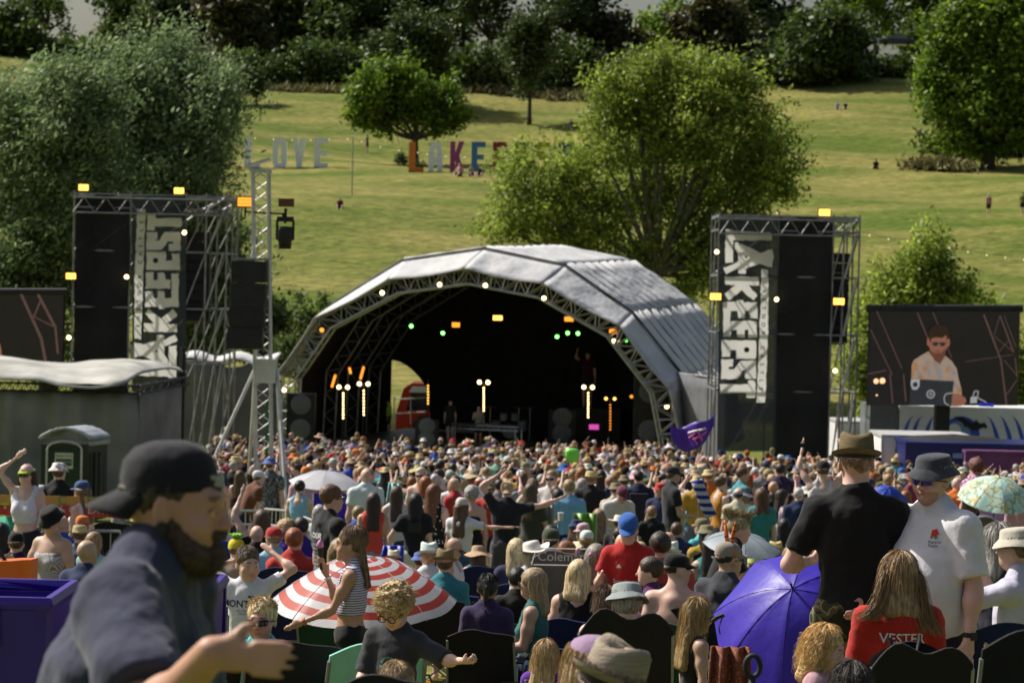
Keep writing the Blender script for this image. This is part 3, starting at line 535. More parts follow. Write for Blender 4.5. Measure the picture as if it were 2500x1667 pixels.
def tower(label, D, x0, x1, xs_, top, levels, cv, mesh_rng, ban_rng, zb=-7.1, depth=3.0):
    # posts at pixel columns xs_, heights read at pixel row `top`
    px0, px1 = P(x0, top, D), P(x1, top, D); zt = px0.z; base = Vector(((px0.x+px1.x)/2, D, zb)); t_ = thing('speaker_tower', label, 'speaker tower', base)
    X_ = lambda px: P(px, top, D).x; mb = MB()
    zs = [P(x0, l, D).z for l in levels]
    for px in xs_:
        for dy in (0, depth*.5, depth):
            if dy == depth*.5 and px not in (xs_[0], xs_[-1]): continue
            mb.tube([(X_(px), D+dy, zb), (X_(px), D+dy, zt+.12)], .034, 6)
    for z in zs:
        for dy in (0, depth): mb.tube([(X_(xs_[0]), D+dy, z), (X_(xs_[-1]), D+dy, z)], .03, 5)
        for px in xs_: mb.tube([(X_(px), D, z), (X_(px), D+depth, z)], .03, 5)
    allz = zs+[zb+.2]
    for k in range(len(allz)-1):
        z1, z0 = allz[k], allz[k+1]
        for a, b in zip(xs_[:-1], xs_[1:]):
            for dy in (.03, depth): mb.tube([(X_(a), D+dy, z0), (X_(b), D+dy, z1)], .024, 4)
        for px in (xs_[0], xs_[-1]): mb.tube([(X_(px), D, z1), (X_(px), D+depth, z0)], .024, 4)
    mb.build('scaffold_frame', 'scaffold', t_)
    mb = MB()
    for k in range(len(allz)-1): mb.tube([(X_(xs_[-2])+.05, D-.08, allz[k+1]), (X_(xs_[-1])-.1, D-.08, allz[k])], .032, 5)
    mb.build('brace', 'metal', t_)
    mb = MB(); a, b = X_(mesh_rng[0]), X_(mesh_rng[1]); mb.grid(lambda u, v: Vector((a+(b-a)*u, D-.02+.03*math.sin(u*9)*math.sin(v*14), zb+(zt-zb)*v)), 14, 20, .01); mb.build('mesh_sheet', 'mesh_black', t_)
    banner(t_, cv, D)
    lx = X_(xs_[-2]) - .2; mb = MB()                # line array hung inside
    for k in range(9): mb.box((X_(ban_rng[1])*.0+ (X_(mesh_rng[1]) if mesh_rng[0] > ban_rng[0] else X_(ban_rng[1]))+.28, D+1.1+.02*k, zt-1.3-k*.34), (.42,.32,.155), Matrix.Rotation(R(-k*1.2), 4, 'X'))
    mb.build('line_array', 'black', t_)
    mb = MB(); mb.box(((px0.x+px1.x)/2, D+depth/2, zt+.03), ((px1.x-px0.x)/2, depth/2, .02)); mb.truss((px0.x, D, zt-.35), (px1.x, D, zt-.35), .5, .03, .018, 14, (0,0,1)); mb.build('roof_grid', 'scaffold', t_); return t_
cvR = lambda x, y: (1730+x/3.41, 540+y/3.41); cvL = lambda x, y: (300+(595-x)/3.483, 480+(1613-y)/3.483)
tower('left speaker tower with black mesh and upright white lettered banner', 80, 182, 556, [182,320,455,505,556], 474, [476,505,610,748,882], cvL, (187,321), (322,455))
tower('right speaker tower with white lettered banner at its left side', 80, 1757, 2100, [1757,1902,2036,2062,2100], 526, [528,560,672,812,952], cvR, (1903,2034), (1758,1900))
for k, (px, py, D) in enumerate([(204,458,80),(437,466,80),(173,674,79.9),(598,493,44.6),(2013,519,80),(1747,724,79.9),(2048,736,79.8)]):
    amber('amber floodlight '+['at the top left corner of the left tower','on top of the left tower above the banner','on the left side of the left tower','on the left arm of the truss mast','on top of the right tower','on the left side of the right tower','on the right side of the right tower'][k], px, py, D, *((.27,.17) if k == 3 else (.32,.2) if k < 3 else (.36,.22)), m='amber' if k != 3 else 'amber_dim')
for k, (px, py, D) in enumerate([(309,676,79.8),(450,568,79.8),(168,824,79.8),(1750,615,79.8),(1896,731,79.8),(2039,905,79.8)]):
    lamp('festoon_lamp', 'round warm bulb '+['on the black mesh of the left tower','at the right edge of the left banner','low beside the left post of the left tower','high on the left post of the right tower','at the right edge of the right banner','low on the right post of the right tower'][k], px, py, D, .075, 'bulb', 'lamp', 'round bulbs on the towers')
# ================================================================ truss mast in the crowd
D = 44.6; a = P(637, 398, D); zb = float(ground(a.x, D)); t_ = thing('truss_mast', 'silver truss mast rising out of the crowd with lamps and speakers', 'mast', (a.x+.1, D, zb)); mb = MB()
xb = P(650, 1170, D).x; mb.truss((xb, D, zb), (a.x, D, a.z-.1), .29, .026, .011, 34, (1,0,0)); mb.build('truss', 'white_metal', t_)
mb = MB()
for dx in (-.12,.12): mb.box((a.x-.05, D+dx, a.z+.0), (.24,.05,.02), Matrix.Rotation(R(-18), 4, 'Y'))
mb.box((a.x, D, a.z-.15), (.19,.15,.03)); mb.build('top_plate', 'white_metal', t_)
c = P(650, 905, D); mb = MB(); mb.box(c, (.19,.19,.22)); mb.build('collar', 'white_metal', t_)
for s_, px, py, dy in ((-1,535,1105,-.2),(1,712,1240,-1.6),(-1,600,1190,1.9),(1,700,1180,1.7)):
    q = P(px, py, D+dy); q.z = zb+.0 if py > 1150 else q.z; mb = MB(); mb.tube([c+Vector((s_*.2,0,.05)), q if py > 1110 else q+(q-c)*.25], .034, 8); mb.build('stay', 'white_metal', t_)
mb = MB(); mb.tube([P(652, 980, D-.0), (xb, D, zb)], .03, 6); mat('green_cable', (.01,.12,.03), rough=.5); mb.build('cable', 'green_cable', t_)
mb = MB(); mb.tube([P(596,517,D), P(700,523,D)], .02); mb.tube([P(690,520,D), P(697,545,D)], .025); mb.build('arm', 'black', t_)
t_ = thing('line_array', 'black hanging speaker array on the truss mast', 'speaker', P(610, 745, D-.3))
a, b = P(570,636,D-.25), P(653,636,D-.25); zt = a.z; zz = P(610,853,D-.25).z
for k in range(4):
    h_ = (zt-zz)/4; cx = (a.x+b.x)/2-.015*k*k*.4; mb = MB(); mb.box((cx, D-.3, zt-h_*(k+.5)), ((b.x-a.x)/2, .22, h_/2-.006), Matrix.Rotation(R(-1.2*k), 4, 'X')); mb.box((cx, D-.3, zt-h_*(k+.5)), ((b.x-a.x)/2+.008, .18, h_/2-.03)); mb.build('cabinet', 'black', t_)
mb = MB(); mb.box(((a.x+b.x)/2, D-.3, zt+.03), ((b.x-a.x)/2+.02, .16, .02)); mb.tube([((a.x+b.x)/2, D-.3, zt+.03), ((a.x+b.x)/2+.15, D-.1, zt+.6)], .012); mb.build('rigging_frame', 'scaffold', t_)
p = P(699, 495, D); t_ = thing('unlit_floodlight', 'dark gridded floodlight on the right arm of the truss mast', 'floodlight', p); mb = MB(); mb.box(p, (.14,.06,.075)); mb.build('housing', 'black', t_)
mb = MB()
for i in range(6):
    for j in range(4): mb.box(p+Vector(((i-2.5)*.045, -.065, (j-1.5)*.034)), (.018,.006,.013))
mat('dull_led', (.25,.09,.05), rough=.4); mb.build('lens', 'dull_led', t_)
p = P(696, 575, D); t_ = thing('moving_head_lamp', 'black moving head lamp hanging from the mast arm', 'lamp', p); mb = MB(); mb.lathe([(0,.17),(.13,.16),(.15,.1),(.15,-.08),(.12,-.12),(.115,-.25),(0,-.25)], 16, p); mb.build('head', 'black', t_, smooth=True)
mb = MB(); mb.box(p+Vector((0,0,.3)), (.15,.1,.045)); mb.box(p+Vector((-.15,0,.1)), (.02,.05,.18)); mb.box(p+Vector((.15,0,.1)), (.02,.05,.18)); mb.tube([p+Vector((0,0,.3)), p+Vector((0,0,.5))], .03); mb.build('yoke', 'black', t_)
# ================================================================ left backstage tent, toilet, screens, trucks
D = 66; t_ = thing('backstage_tent', 'grey tarpaulin backstage tent with a curved pale roof at left', 'tent', P(200, 1280, D)); zb = -6.45
cR = P(322, 1200, 63).x; xL = P(-260, 1200, D).x; xR2 = P(455, 1000, 70).x; zf = P(200, 958, 64).z
mb = MB(); mb.grid(lambda u, v: Vector((xL+(cR-xL)*u, 64+.1*math.sin(u*30+v*2)+.07*math.sin(u*71), zb+(zf-zb)*v)), 60, 10, .03)
mb.grid(lambda u, v: Vector((cR+(xR2-cR)*u, 64+5*u+.1*math.sin(u*17+v*3), zb+(zf-zb+.1*u)*v)), 24, 10, .03); mb.build('wall', 'tarp', t_, smooth=True)
mb = MB(); z1 = zf+.12; mb.truss((xL, 63.85, z1), (cR, 63.85, z1), .2, .025, .012, 60, (0,0,1)); mb.truss((cR, 63.85, z1), (xR2+.1, 69, z1+.05), .2, .03, .012, 12, (0,0,1)); mb.tube([(xR2, 69, zb), (xR2, 69, z1+1)], .09); mb.build('roof_beam', 'black', t_)
Fe = [(-260,900,63.6),(0,925,63.6),(90,926,63.6),(140,940,63.6),(190,948,63.6),(250,946,63.6),(300,940,63.6),(330,918,65),(370,903,66.5),(420,900,68),(455,908,69.2)]
Be = [(-260,850,69.5),(0,880,69.5),(60,892,69.5),(140,901,69.5),(200,890,69.5),(250,884,69.5),(290,882,69.4),(340,883,69.4),(380,887,69.4),(425,897,69.4),(456,908,69.4)]
def along(L_, u):
    us = np.linspace(0, 1, len(L_)); ws = np.linspace(-.05, .05, 9); return [float(np.mean([np.interp(min(max(u+w_*min(1, u*8, (1-u)*8), 0), 1), us, [q[k] for q in L_]) for w_ in ws])) for k in range(3)]
mb = MB(); mb.grid(lambda u, v: P(*along(Fe, u)).lerp(P(*along(Be, u)), v)+UP*(.32*math.sin(math.pi*v)*(1 if u < .55 else max(0, 2.2-2.2*u))+.012*math.sin(u*37+v*5)), 50, 12, .04); mb.build('roof', 'canvas_dirty', t_, smooth=True)
# portable toilet
D = 58.5; a = P(100, 1130, D); b = P(215, 1130, D); c = P(262, 1130, D+.9); zb = float(ground(a.x, D)); zt = P(100, 1083, D).z; t_ = thing('portable_toilet', 'dark green portable toilet with a domed grey roof', 'toilet', ((a.x+c.x)/2, D, zb))
mat('toilet_green', (.012,.035,.03), (.009,.028,.024), rough=.4, sc_=(2,2,2)); mat('toilet_roof', (.42,.46,.5), (.32,.36,.4), rough=.35, sc_=(3,3,3))
mb = MB(); mb.add([(a.x,D,zb),(b.x,D,zb),(c.x,D+.9,zb),(c.x-(b.x-a.x),D+.9,zb),(a.x,D,zt),(b.x,D,zt),(c.x,D+.9,zt),(c.x-(b.x-a.x),D+.9,zt)], [(0,1,5,4),(1,2,6,5),(2,3,7,6),(3,0,4,7),(4,5,6,7)])
for k in range(4): mb.tube([(b.x+.06+(c.x-b.x-.12)*k/3, D+.1+.7*k/3-.05, zb+.2), (b.x+.06+(c.x-b.x-.12)*k/3, D+.1+.7*k/3-.05, zt-.2)], .02)
mb.build('cabin', 'toilet_green', t_)
mb = MB(); mb.grid(lambda u, v: Vector((a.x-.05+(b.x-a.x+.1)*u+(c.x-b.x)*v, D-.06+1.02*v, zt+.02+.36*math.sin(math.pi*(.08+.84*u))**.8+.02*abs(math.sin(u*22)))), 24, 6, .05); mb.grid(lambda u, v: Vector((b.x+.04+(c.x-b.x)*u, D-.06+1.02*u, zt-.02+.1*v)), 2, 1, .03); mb.build('roof', 'toilet_roof', t_, smooth=True)
m_ = (a.x+b.x)/2; hw = .42; pts = [(m_-hw, D-.04, zb+.15), (m_-hw, D-.04, zt-.12)]+[(m_-hw*math.cos(k*math.pi/8), D-.04, zt-.12+.2*math.sin(k*math.pi/8)) for k in range(1, 8)]+[(m_+hw, D-.04, zt-.12), (m_+hw, D-.04, zb+.15)]
mb = MB(); mb.tube(pts, .028, 6); mb.build('door_frame', 'white_metal', t_)
mb = MB(); mb.box((m_, D-.012, (zb+zt)/2-.02), (hw-.03, .02, (zt-zb)/2-.12)); dr = mb.build('door', 'toilet_green', t_)
mat('sign_cream', (.62,.62,.5), rough=.5); mat('sign_green', (.02,.09,.06), rough=.5)
q = P(157, 1124, D); mb = MB(); mb.box((q.x, D-.045, q.z), (.22,.012,.19)); sg = mb.build('sign', 'sign_cream', dr); mb = MB(); mb.box((q.x, D-.06, q.z-.035), (.19,.006,.08)); mb.build('sign_panel', 'sign_green', dr)
text('sign_text', 'RAIN WISE', .085, 'black', dr, axes((q.x, D-.062, q.z+.115), (1,0,0), (0,0,1))); text('sign_text', 'BARNHOUSE', .065, 'sign_cream', dr, axes((q.x, D-.069, q.z-.03), (1,0,0), (0,0,1)))
# screens
def screen(label, D, x0, x1, y0, y1, dz):
    a, b = P(x0, y0, D), P(x1, y0, D); zb = P((x0+x1)/2, y1, D).z; zt = (a.z+b.z)/2; t_ = thing('video_screen', label, 'video screen', ((a.x+b.x)/2, D, zb))
    Q = lambda u, v, w_=0: Vector((a.x+(b.x-a.x)*u, D-.14-w_*.03, a.z+(b.z-a.z)*u+(zb-zt)*v)); mb = MB()
    mb.grid(lambda u, v: Q(u, v)+Vector((0,.16,0)), 1, 1, .25); mb.tube([Q(-.02,-.015)+Vector((0,.05,0)), Q(1.02,-.015)+Vector((0,.05,0))], .13, 8); mb.build('frame', 'black', t_); return t_, Q
def scr(name, c, e): mat(name, c, tuple(x*.75 for x in c), sc_=(3,3,3), rough=.4, emit=c, es=e)
scr('s_dark', (.02,.017,.016), .25); scr('s_skin', (.36,.15,.095), .42); scr('s_shade', (.17,.065,.04), .4); scr('s_hair', (.035,.018,.012), .4); scr('s_shirt', (.46,.33,.25), .4); scr('s_shirt2', (.33,.3,.31), .4); scr('s_orange', (.5,.24,.10), .4); scr('s_truss', (.15,.08,.07), .35); scr('s_blue', (.02,.03,.4), .5); scr('s_white', (.5,.5,.52), .4); scr('s_lap', (.035,.04,.045), .35); scr('s_lamp', (1,.55,.3), 1.2)
t_, Q = screen('video screen at right showing a man in a patterned shirt at a laptop', 79, 2122, 2488, 757, 989, 0)
Z = lambda x, y: ((x-10)/1432, (y-100)/880)      # coordinates of the enlarged view of the screen
lay = [0]
def blob(nm, m, polys):
    lay[0] += 1; one = nm.endswith(('_spots', '_stickers')); mb = MB()
    for i, pl in enumerate(polys):
        mb.add([Q(*Z(*p), 1+lay[0]*.35) for p in pl], [tuple(range(len(pl)))])
        if one: mb.build(nm[:-1], m, t_); mb = MB()
    if not one: mb.build(nm, m, t_)
def ov(cx, cy, rx, ry, n=18, a0=0, a1=6.2832): return [(cx+rx*math.cos(a0+(a1-a0)*k/n), cy+ry*math.sin(a0+(a1-a0)*k/n)) for k in range(n)]
def ln(x0, y0, x1, y1, w_): dx, dy = x1-x0, y1-y0; l_ = math.hypot(dx, dy); nx, ny = -dy/l_*w_/2, dx/l_*w_/2; return [(x0+nx,y0+ny),(x1+nx,y1+ny),(x1-nx,y1-ny),(x0-nx,y0-ny)]
blob('picture', 's_dark', [[(10,100),(1442,100),(1442,980),(10,980)]])
blob('pictured_truss', 's_truss', [ln(75,110,330,640,9),ln(460,120,640,520,12),ln(610,120,800,540,9),ln(1095,140,1270,560,16),ln(1250,150,1390,490,13),ln(1290,150,1410,440,7),ln(1270,560,1335,970,16),ln(1405,540,1430,720,10),ln(1200,330,1245,160,7),ln(1200,340,1380,480,7),ln(1250,480,1340,380,7),ln(1300,560,1425,700,7),ln(1430,740,1335,880,9),ln(20,280,240,700,9),ln(215,690,250,960,12),ln(345,690,375,945,12),ln(930,575,1390,510,6),ln(10,690,180,655,10)])
blob('pictured_lamp', 's_lamp', [ov(85,755,24,24),ov(145,752,27,27),ov(95,885,9,9)])
blob('pictured_shirt', 's_shirt', [[(420,735),(420,610),(440,560),(510,515),(575,480),(640,560),(690,600),(720,505),(800,570),(850,640),(870,730),(900,830),(905,880),(850,905),(810,860),(820,755)]])
blob('pictured_shirt_pattern', 's_shirt2', [ln(640,560,700,735,50),ln(450,600,520,735,22),ln(760,600,850,700,30),ln(560,560,590,700,24),ln(800,740,880,840,26)])
blob('pictured_shirt_spots', 's_orange', [ov(455,620,24,40),ov(500,715,26,20),ov(545,640,18,30),ov(880,840,20,24),ov(640,600,14,16),ov(760,650,16,26),ov(430,680,12,50)])
blob('pictured_arm', 's_skin', [[(800,870),(880,872),(940,910),(950,950),(900,965),(790,935)],ov(845,965,90,22)])
blob('pictured_neck', 's_shade', [[(590,440),(735,440),(735,520),(690,590),(640,570),(580,480)]])
blob('pictured_face', 's_skin', [[(575,300),(762,300),(768,400),(745,455),(720,500),(680,540),(640,540),(600,490),(572,420)],ov(570,395,14,38),ov(762,400,14,38)])
blob('pictured_beard', 's_shade', [[(596,455),(615,490),(650,497),(700,492),(735,440),(722,505),(684,545),(640,545),(602,500)],ln(630,478,690,478,9)])
blob('pictured_hair', 's_hair', [[(572,350),(575,290),(600,250),(650,232),(720,245),(762,280),(770,345),(745,375),(738,330),(700,355),(640,350),(600,360),(585,400)]])
blob('pictured_glasses', 's_lap', [ov(636,412,26,19),ov(704,414,26,19),ln(600,400,745,405,8)])
blob('pictured_laptop', 's_lap', [[(412,732),(822,755),(800,985),(400,970)]])
blob('pictured_stickers', 's_white', [[(412,735),(495,738),(493,800),(470,832),(430,832),(410,790)],ov(603,874,40,40)]+[ln(*(790+a_, 915+b_, 790+c_, 915+d_), 9) for a_, b_, c_, d_ in ((-60,-10,-40,-45),(-40,-45,20,-52),(-60,-10,-50,40),(-50,40,-10,62))]+[[(985,900),(1045,895),(1045,955),(980,958)],ln(1045,905,1135,950,9),ln(1005,895,1020,845,9),ln(1020,845,1055,845,9),ln(1055,845,1050,900,9)])
blob('pictured_laptop_badge', 's_lap', [ov(603,874,29,29),ov(453,785,24,24)]); blob('pictured_badge_mark', 's_white', [ln(583,874,623,874,6),ln(603,852,603,896,6)])
blob('pictured_blue_box', 's_blue', [[(1065,950),(1210,958),(1205,990),(1060,985)]])
mb = MB(); q = P(2300, 990, 79.3); mb.box((q.x, 79.3, (q.z-7.1)/2), (.23,.2,(q.z+7.1)/2)); mb.build('mast', 'black', t_)
t2, Q = screen('video screen cut off by the left edge of the picture', 79, -215, 158, 716, 900, 0)
Z = lambda x, y: (x, y); t_ = t2; lay[0] = 0
blob('picture', 's_dark', [[(0,0),(1,0),(1,1),(0,1)]]); blob('pictured_truss', 's_truss', [ln(.72,0,.86,.6,.02),ln(.83,0,.95,.45,.02),ln(.86,.6,.9,1,.02),ln(.95,.45,.97,.8,.015),ln(.78,.28,.95,.45,.012),ln(.8,.35,.85,.1,.012)]); blob('pictured_arm', 's_skin', [ov(.56,.85,.045,.25)])
# trucks and cabins at the right
mat('truck_white', (.82,.84,.84), (.72,.74,.75), sc_=(1,1,1), rough=.4); mat('truck_grey', (.13,.15,.16), (.16,.18,.2), sc_=(1,1,1), rough=.4); mat('truck_blue', (.012,.02,.13), rough=.35); mat('arc_blue', (.03,.12,.6), rough=.4); mat('arc_pale', (.22,.36,.6), rough=.4)
D = 81.5; a = P(2125, 988, D); b = P(2620, 1000, D); zt = a.z; zb = -6.95; t_ = thing('screen_truck', 'white truck body with blue sound wave arcs under the right screen', 'truck', ((a.x+b.x)/2, D, zb)); xd = P(2197, 990, D).x; mb = MB(); mb.box(((xd+b.x)/2, D+1.2, (zt+zb+.9)/2), ((b.x-xd)/2, 1.2, (zt-zb-.9)/2)); mb.build('box_body', 'truck_white', t_)
mb = MB(); mb.box(((xd+a.x)/2-.02, D+1.2, (zt+zb+.9)/2), ((xd-a.x)/2-.02, 1.15, (zt-zb-.9)/2)); mb.build('rear_door', 'truck_grey', t_)
for k in range(5): mb = MB(); mb.lathe([(0,-.15),(.45,-.15),(.5,0),(.45,.15),(0,.15)], 16, (a.x+1.0+k*1.1, D, zb+.5), m=Matrix.Rotation(R(90), 4, 'X')); mb.build('wheel', 'black', t_)
z0c = P(2330, 1062, D); yl = D-.02
def arcs(nm, m, lst):
    for px, sgn in lst:
        mb = MB(); pts = []; n = 12
        for k in range(n+1):
            f = k/n; py = 1016+58*f; w_ = 1+5*math.sin(math.pi*min(.5, f*.6)); x = px+sgn*(26*(f)**.55-26)
            pts.append((x, py, w_))
        L_ = [P(x-w_/1.2, py, yl) for x, py, w_ in pts]; R_ = [P(x+w_/1.2, py, yl) for x, py, w_ in pts][::-1]; mb.add(L_+R_, [(k, k+1, 2*n-k, 2*n+1-k) for k in range(n)]); mb.build(nm, m, t_)
arcs('blue_arc', 'arc_blue', [(2204,-1),(2226,-1),(2257,-1),(2436,1),(2467,1),(2497,1)])
def disc(nm, m, polys, dy):
    mb = MB()
    for pl in polys: mb.add([P(x, y, D-dy) for x, y in pl], [tuple(range(len(pl)))])
    mb.build(nm, m, t_)
disc('blue_disc', 'arc_blue', [ov(2346,1062,46,46,24,math.pi,2*math.pi+.01)+[(2391,1076),(2301,1076)]], .02); disc('pale_disc', 'arc_pale', [ov(2338,1062,32,34,24,math.pi,2*math.pi+.01)+[(2369,1076),(2307,1076)]], .03); disc('white_centre', 'truck_white', [ov(2330,1056,18,22,20)], .04)
disc('bat_silhouette', 'black', [[(2330,1016),(2352,1019),(2375,1034),(2383,1024),(2388,1030),(2394,1034),(2404,1031),(2411,1042),(2408,1046),(2400,1043),(2390,1048),(2383,1051),(2374,1050),(2366,1044),(2354,1040),(2350,1032),(2340,1026)]], .05)
def cabin(label, name, cat, x0, x1, y0, y1, D, m, dep=2.4, trim=None):
    a, b = P(x0, y0, D), P(x1, y0, D); zb = P(x0, y1, D).z; t_ = thing(name, label, cat, ((a.x+b.x)/2, D, zb)); mb = MB(); mb.box(((a.x+b.x)/2, D+dep/2, (a.z+zb)/2), ((b.x-a.x)/2, dep/2, (a.z-zb)/2)); mb.build('body', m, t_)
    mb = MB(); mb.box(((a.x+b.x)/2, D+dep/2, a.z+.03), ((b.x-a.x)/2+.04, dep/2+.04, .04)); mb.box((a.x, D-.0, (a.z+zb)/2), (.04,.03,(a.z-zb)/2)); mb.box((b.x, D-.0, (a.z+zb)/2), (.04,.03,(a.z-zb)/2)); mb.build('frame', trim or 'white_metal', t_); return t_
tc_ = cabin('low white container in front of the sound wave truck', 'container', 'container', 2155, 2375, 1066, 1200, 72, 'truck_white'); mb = MB(); mb.box((P(2188,1120,72).x, 71.97, P(2188,1120,72).z), (.05,.02,.3)); mb.build('handle', 'scaffold', tc_)
cabin('small white site cabin half hidden behind the right tower', 'site_cabin', 'cabin', 2048, 2124, 1032, 1130, 84, 'truck_white'); cabin('cream storage tank beside the white container', 'storage_tank', 'tank', 2124, 2156, 1078, 1130, 74, 'sign_cream', 1.2)
tb = cabin('dark blue bar trailer at the right behind the crowd', 'bar_trailer', 'trailer', 2214, 2620, 1084, 1145, 70, 'truck_blue', trim='truck_blue'); mb = MB(); mb.box((P(2337,1112,70).x, 69.95, P(2337,1112,70).z), (.14,.02,.07)); mb.build('notice', 'arc_pale', tb)
mat('purple_board', (.12,.03,.12), (.17,.06,.15), sc_=(2,2,2), rough=.6)
ts = cabin('purple framed stall board behind the crowd at right', 'stall_board', 'stall', 2360, 2620, 1105, 1170, 66, 'purple_board', .4, 'purple_board')
mb = MB(); q = P(2330, 1072, 71.5)
tt = thing('parasol_roof', 'low black canopy roof in front of the truck', 'canopy', q); mb.lathe([(1.7,-.05),(1.2,.08),(0,.16)], 20, q, 1, .5); mb.build('cloth', 'black', tt, smooth=True); mb = MB(); mb.tube([q+Vector((0,0,.1)), Vector((q.x, q.y, -6.6))], .04); mb.build('pole', 'black', tt)
# ================================================================ hill letters, festoon lines, cars
mat('L_white', (.88,.9,.94), rough=.5); mat('L_orange', (.75,.2,.02), rough=.5); mat('L_magenta', (.42,.06,.25), rough=.5); mat('L_blue', (.06,.2,.42), rough=.5); mat('L_red', (.3,.03,.04), rough=.5); mat('L_green', (.12,.3,.04), rough=.5); mat('L_yellow', (.55,.45,.03), rough=.5); mat('L_navy', (.02,.06,.3), rough=.5)
G = {'L':[[(0,0),(1,0),(1,.16),(.42,.16),(.42,1),(0,1)]], 'E':[[(0,0),(.95,0),(.95,.17),(.4,.17),(.4,.42),(.85,.42),(.85,.58),(.4,.58),(.4,.83),(.95,.83),(.95,1),(0,1)]],
 'V':[[(.32,0),(.66,0),(1,1),(.62,1),(.5,.35),(.38,1),(0,1)]], 'K':[[(0,0),(.36,0),(.36,.38),(.62,0),(1.02,0),(.66,.55),(1,1),(.62,1),(.36,.62),(.36,1),(0,1)]],
 'F':[[(0,0),(.4,0),(.4,.4),(.85,.4),(.85,.57),(.4,.57),(.4,.83),(.95,.83),(.95,1),(0,1)]], 'T':[[(.32,0),(.68,0),(.68,.83),(1,.83),(1,1),(0,1),(0,.83),(.32,.83)]],
 'S':[[(0,0),(.8,0),(.98,.12),(.98,.5),(.4,.66),(.4,.82),(.95,.82),(.95,1),(.15,1),(0,.88),(0,.52),(.6,.36),(.6,.17),(0,.17)]],
 'O':[[(.18,0),(.5,0),(.5,.17),(.38,.17),(.38,.83),(.5,.83),(.5,1),(.18,1),(0,.86),(0,.14)],[(.5,0),(.82,0),(1,.14),(1,.86),(.82,1),(.5,1),(.5,.83),(.62,.83),(.62,.17),(.5,.17)]],
 'A':[[(.06,0),(.38,0),(.38,.28),(.5,.28),(.5,.5),(.42,.5),(.42,.78),(.5,.78),(.5,1),(.18,1),(.06,.5)],[(.94,0),(.62,0),(.62,.28),(.5,.28),(.5,.5),(.58,.5),(.58,.78),(.5,.78),(.5,1),(.82,1),(.94,.5)]]}
for k, (ch, x0, x1, y0, y1, m, D, lab) in enumerate([('L',596,634,336,410,'L_white',214,'tall white letter L half hidden by the willow'),('O',665,699,337,410,'L_white',214,'tall white letter O'),('V',714,746,337,410,'L_white',214,'tall white letter V'),('E',766,801,337,410,'L_white',214,'tall white letter E'),
   ('L',997,1034,346,420,'L_orange',211,'tall orange letter L in front of the oak'),('A',1043,1082,347,420,'L_white',211,'tall pale grey letter A'),('K',1098,1132,345,420,'L_magenta',211,'tall magenta letter K'),('E',1150,1186,346,420,'L_blue',211,'tall blue letter E'),('F',1202,1238,346,420,'L_red',211,'tall dark red letter F behind the poplar leaves'),('E',1256,1292,347,420,'L_green',211,'tall green letter E behind the poplar leaves'),('S',1308,1344,347,420,'L_yellow',211,'tall yellow letter S behind the poplar leaves'),('T',1362,1398,347,420,'L_navy',211,'tall navy letter T behind the poplar leaves')]):
    D = foot((x0+x1)/2, y1)[0]-.3; a = P(x0, y1, D); b = P(x1, y1, D); zt = P(x0, y0, D).z; z0 = min(a.z, float(ground(a.x, D))+.05); t_ = thing('giant_letter', lab+' standing on the hill', 'letter', ((a.x+b.x)/2, D, a.z), 0, 'giant letters on the hill'); mb = MB()
    for pl in G[ch]: mb.prism(pl, .45, lambda u, v, w_: Vector((a.x+(b.x-a.x)*u, D+w_, a.z+(zt-a.z)*v)))
    mb.build('letter_board', m, t_); mb = MB(); mb.box(((a.x+b.x)/2, D+.5, a.z-.2), ((b.x-a.x)/2, .5, .25)); mb.build('plinth', 'scaffold', t_)
def festoon(label, pts, poles, sag=6):
    t_ = thing('festoon_line', label, 'festoon lights', P(*pts[0])); mb = MB(); wb = MB()
    for (x0, y0, d0), (x1, y1, d1) in zip(pts[:-1], pts[1:]):
        n = max(3, int(abs(x1-x0)/11)); q = []
        for k in range(n*3+1):
            f = k/(n*3); p = P(x0+(x1-x0)*f, y0+(y1-y0)*f+sag*math.sin(math.pi*f), d0+(d1-d0)*f); q.append(p)
            if k % 12 == 6: bulb(mb, p-Vector((0,0,.1)), .045)
        wb.tube(q, .012, 3, False)
    mb.build('bulbs', 'bulb_dim', t_); wb.build('wire', 'black', t_)
    for (x, y, d) in poles:
        p = P(x, y, d); z = float(ground(p.x, d)); mb = MB(); mb.tube([(p.x, d, z-.2), p], .045, 5); mb.build('pole', 'scaffold', t_)
mat('bulb_dim', (1,.85,.6), emit=(1,.75,.45), es=.9)
festoon('festoon string passing in front of the LOVE letters', [(600,333,200),(860,336,190),(1020,370,190),(1180,380,190)], [(862,336,184)], 5)
festoon('festoon string crossing the lower right of the hill', [(1830,495,150),(2100,565,150),(2250,585,148),(2500,630,148)], [(2253,583,145)], 6)
def car(label, px, py, D, m, L_=4.3):
    p = P(px, py, D); x, y = p.x, D; z = float(ground(x, y)); z = p.z; t_ = thing('parked_car', label, 'car', (x, y, z)); o = p; mb = MB()
    pr = [(-.5,.12),(-.5,.32),(-.47,.5),(-.28,.58),(-.16,.86),(-.02,.95),(.2,.95),(.38,.6),(.49,.52),(.5,.25),(.48,.12)]
    mb.prism([(a*L_, b*1.5) for a, b in pr], 1.7, lambda u, v, w_: o+Vector((u, w_, v))); mb.build('body', m, t_, smooth=False)
    mb = MB(); mb.prism([(-.26*L_,.9),(-.15*L_,1.26),(-.02*L_,1.36),(.19*L_,1.36),(.33*L_,.92)], .02, lambda u, v, w_: o+Vector((u, -.012-w_, v))); mb.build('window', 'glass_grey', t_)
    for dx in (-.32,.33): mb = MB(); mb.lathe([(0,-.1),(.3,-.1),(.32,0),(.3,.1),(0,.1)], 14, o+Vector((dx*L_, .02, .3)), m=Matrix.Rotation(R(90), 4, 'X')); mb.build('wheel', 'black', t_)
